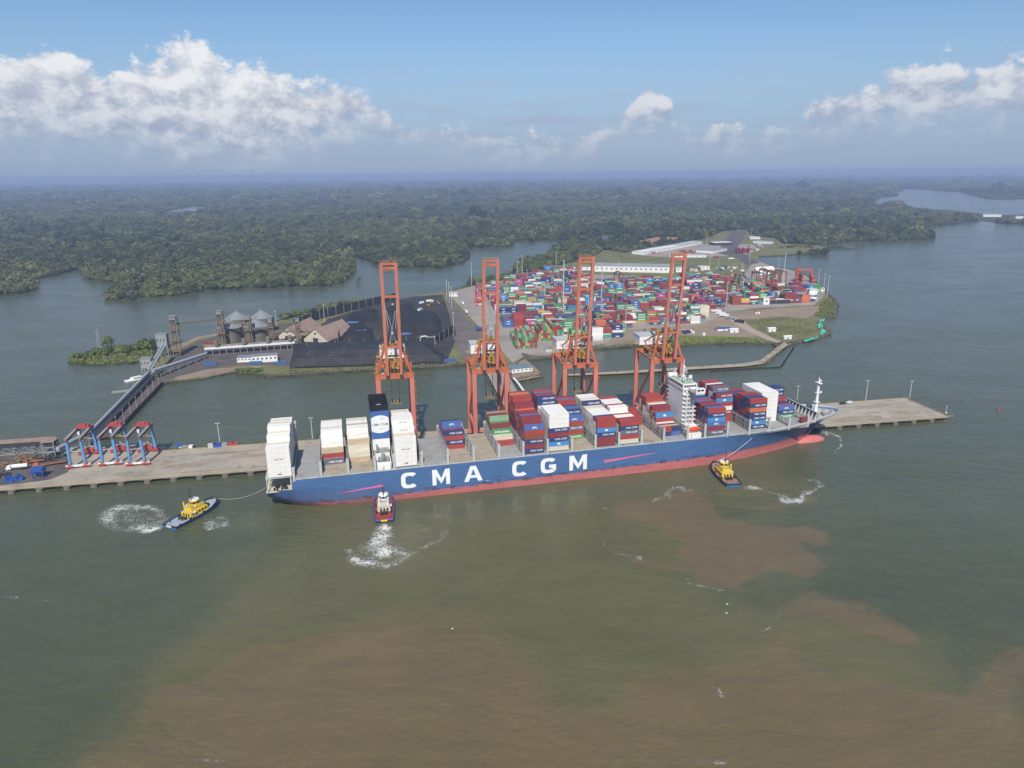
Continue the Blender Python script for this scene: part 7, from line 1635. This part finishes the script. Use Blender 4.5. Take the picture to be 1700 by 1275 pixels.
tree_row([(546, 512), (575, 509), (612, 504)], 14, 3, 6.0, 9, 'tree, @, in the shore clump behind the coal yard', 'shore trees behind the coal yard'); tree_row([(458, 532), (495, 523)], 10, 3, 5.0, 7, 'tree, @, in the low clump behind the silos', 'shore trees behind the silos')
tree_row([(866, 452), (900, 445), (925, 440)], 34, 9, 9, 15, 'tree, @, in the round clump behind the yard', 'trees at the back corner of the yard'); tree_row([(880, 440), (920, 430)], 16, 9, 9, 14, 'tree, @, on the water side of that round clump', 'trees at the back corner of the yard')
tree_row([(394, 619), (415, 618), (436, 619)], 12, 2, 3.4, 4.2, 'low bush, @, on the bank below the white office', 'bushes on the bank')
tree_row([(255, 493), (200, 493)], 16, 10, 5.5, 8, 'bright green tree, @, on the left headland tip', 'trees on the left headland'); tree_row([(330, 482), (450, 475), (560, 470)], 30, 12, 6.5, 10, 'front rank tree, @, along the left headland shore', 'trees along the left headland shore')
tree_row([(1060, 415), (1100, 405), (1160, 398)], 16, 12, 7, 9, 'tree, @, in the belt behind the depot shed', 'trees behind the depot'); tree_row([(1300, 412), (1370, 410), (1410, 413)], 22, 16, 6, 6, 'low tree, @, on the spit beyond the tent', 'trees on the spit'); tree_row([(1030, 556), (1033, 560)], 3, 2, 3, 4, 'small bush, @, at the corner of the front stacks', 'bushes at the stack corner')
def scrub(name, pts, n, r, z, m=None):
    b_ = MB(); xs = [p[0] for p in pts]; ys = [p[1] for p in pts]; k = 0
    while k < n:
        x, y = rr.uniform(min(xs), max(xs)), rr.uniform(min(ys), max(ys))
        if not inside(np.array([x]), np.array([y]), pts)[0]: continue
        p = G(x, y, z); k += 1
        for j in range(9):
            a, e2 = rr.uniform(0, 6.28), rr.uniform(.1, 1.3); d = Vector((math.cos(a) * math.cos(e2), math.sin(a) * math.cos(e2), math.sin(e2))); c = p + d * r * rr.uniform(.4, 1.0); t1 = d.orthogonal().normalized() * r * .4; t2 = d.cross(t1).normalized() * r * .4
            b_.quad(c - t1, c - t2, c + t1, c + t2)
    return stuff(b_.obj(name, m or M_scrub))
M_scrub = mat('scrub_leaves', lin(112, 120, 54), .9, .4, .08, lin(84, 88, 50), .7, .05)
scrub('island_scrub', [(113, 601), (140, 586), (190, 579), (252, 577), (254, 596), (220, 601), (165, 605)], 620, 1.9, 1.2)
scrub('bank_scrub', [(398, 620), (437, 621), (437, 612), (400, 612)], 120, 1.3, 1.3); scrub('bank_scrub', [(445, 624), (487, 621), (620, 613), (770, 604), (770, 600), (620, 609), (486, 614)], 420, 1.0, 1.3)
scrub('bank_scrub', [(1128, 572), (1281, 569), (1250, 561), (1135, 560)], 320, 1.2, 1.5); scrub('bank_scrub', [(1352, 526), (1384, 525), (1385, 503), (1374, 494), (1362, 505)], 300, 1.6, 1.5); scrub('bank_scrub', [(1240, 530), (1352, 531), (1366, 545), (1336, 560), (1290, 560)], 420, 1.0, 1.6)
# pylon on the island, far settlement on the right-hand spit
e_ = empty('pylon', G(166, 579, 1.2), .3, 'slim lattice pylon rising from the small island', 'pylon'); b_ = MB(); hp_ = 22
for sx in (-1, 1):
    for sy in (-1, 1): b_.bar((sx * 2.2, sy * 2.2, 0), (sx * .4, sy * .4, hp_), .22)
for k in range(6):
    z0, z1 = hp_ * k / 6, hp_ * (k + 1) / 6; w0, w1 = 2.2 - 1.8 * k / 6, 2.2 - 1.8 * (k + 1) / 6
    for sy in (-1, 1): b_.bar((-w0, sy * w0, z0), (w1, sy * w1, z1), .15); b_.bar((w0, sy * w0, z0), (-w1, sy * w1, z1), .15)
b_.obj('frame', M_grey, e_); b_ = MB(); b_.bar((-3, 0, hp_ - 3), (3, 0, hp_ - 3), .2); b_.bar((-2.4, 0, hp_ - 1), (2.4, 0, hp_ - 1), .2); b_.obj('cross_arm', M_grey, e_)
b_ = None
for i, (x0, x1, y, h, lab) in enumerate(((1632, 1662, 360, 9, 'long white building on the far spit at the right edge'), (1686, 1700, 363, 9, 'pale building on the far spit nearest the frame edge'), (1500, 1508, 349, 6, 'white house on the far shore beside the lake'), (1526, 1536, 350, 6, 'white house on the near bank of the lake'), (1545, 1552, 351, 6, 'small white house at the end of the lake bank'), (1478, 1484, 346, 6, 'white roof among the trees left of the lake'))): block(lab, x0, x1, y, h, 30, M_white, M_lgrey, 'house', 'building', 'far buildings on the right shore', windows=3)
# ------------------------------------------------------------------ the humid air
hb_ = MB(); hb_.box(-70000, -8000, -4.5, 70000, 70000, CAM_H + 8.0)
m = bpy.data.materials.new('haze'); m.use_nodes = True; t = NT(m.node_tree); t.n.remove(t.n['Principled BSDF'])
pv = t.new('ShaderNodeVolumePrincipled'); pv.inputs['Color'].default_value = (0.56, 0.70, 1.0, 1); pv.inputs['Density'].default_value = HAZE_DENSITY; pv.inputs['Anisotropy'].default_value = 0.0
t.l.new(pv.outputs[0], t.n['Material Output'].inputs['Volume'])
stuff(hb_.obj('haze', m))
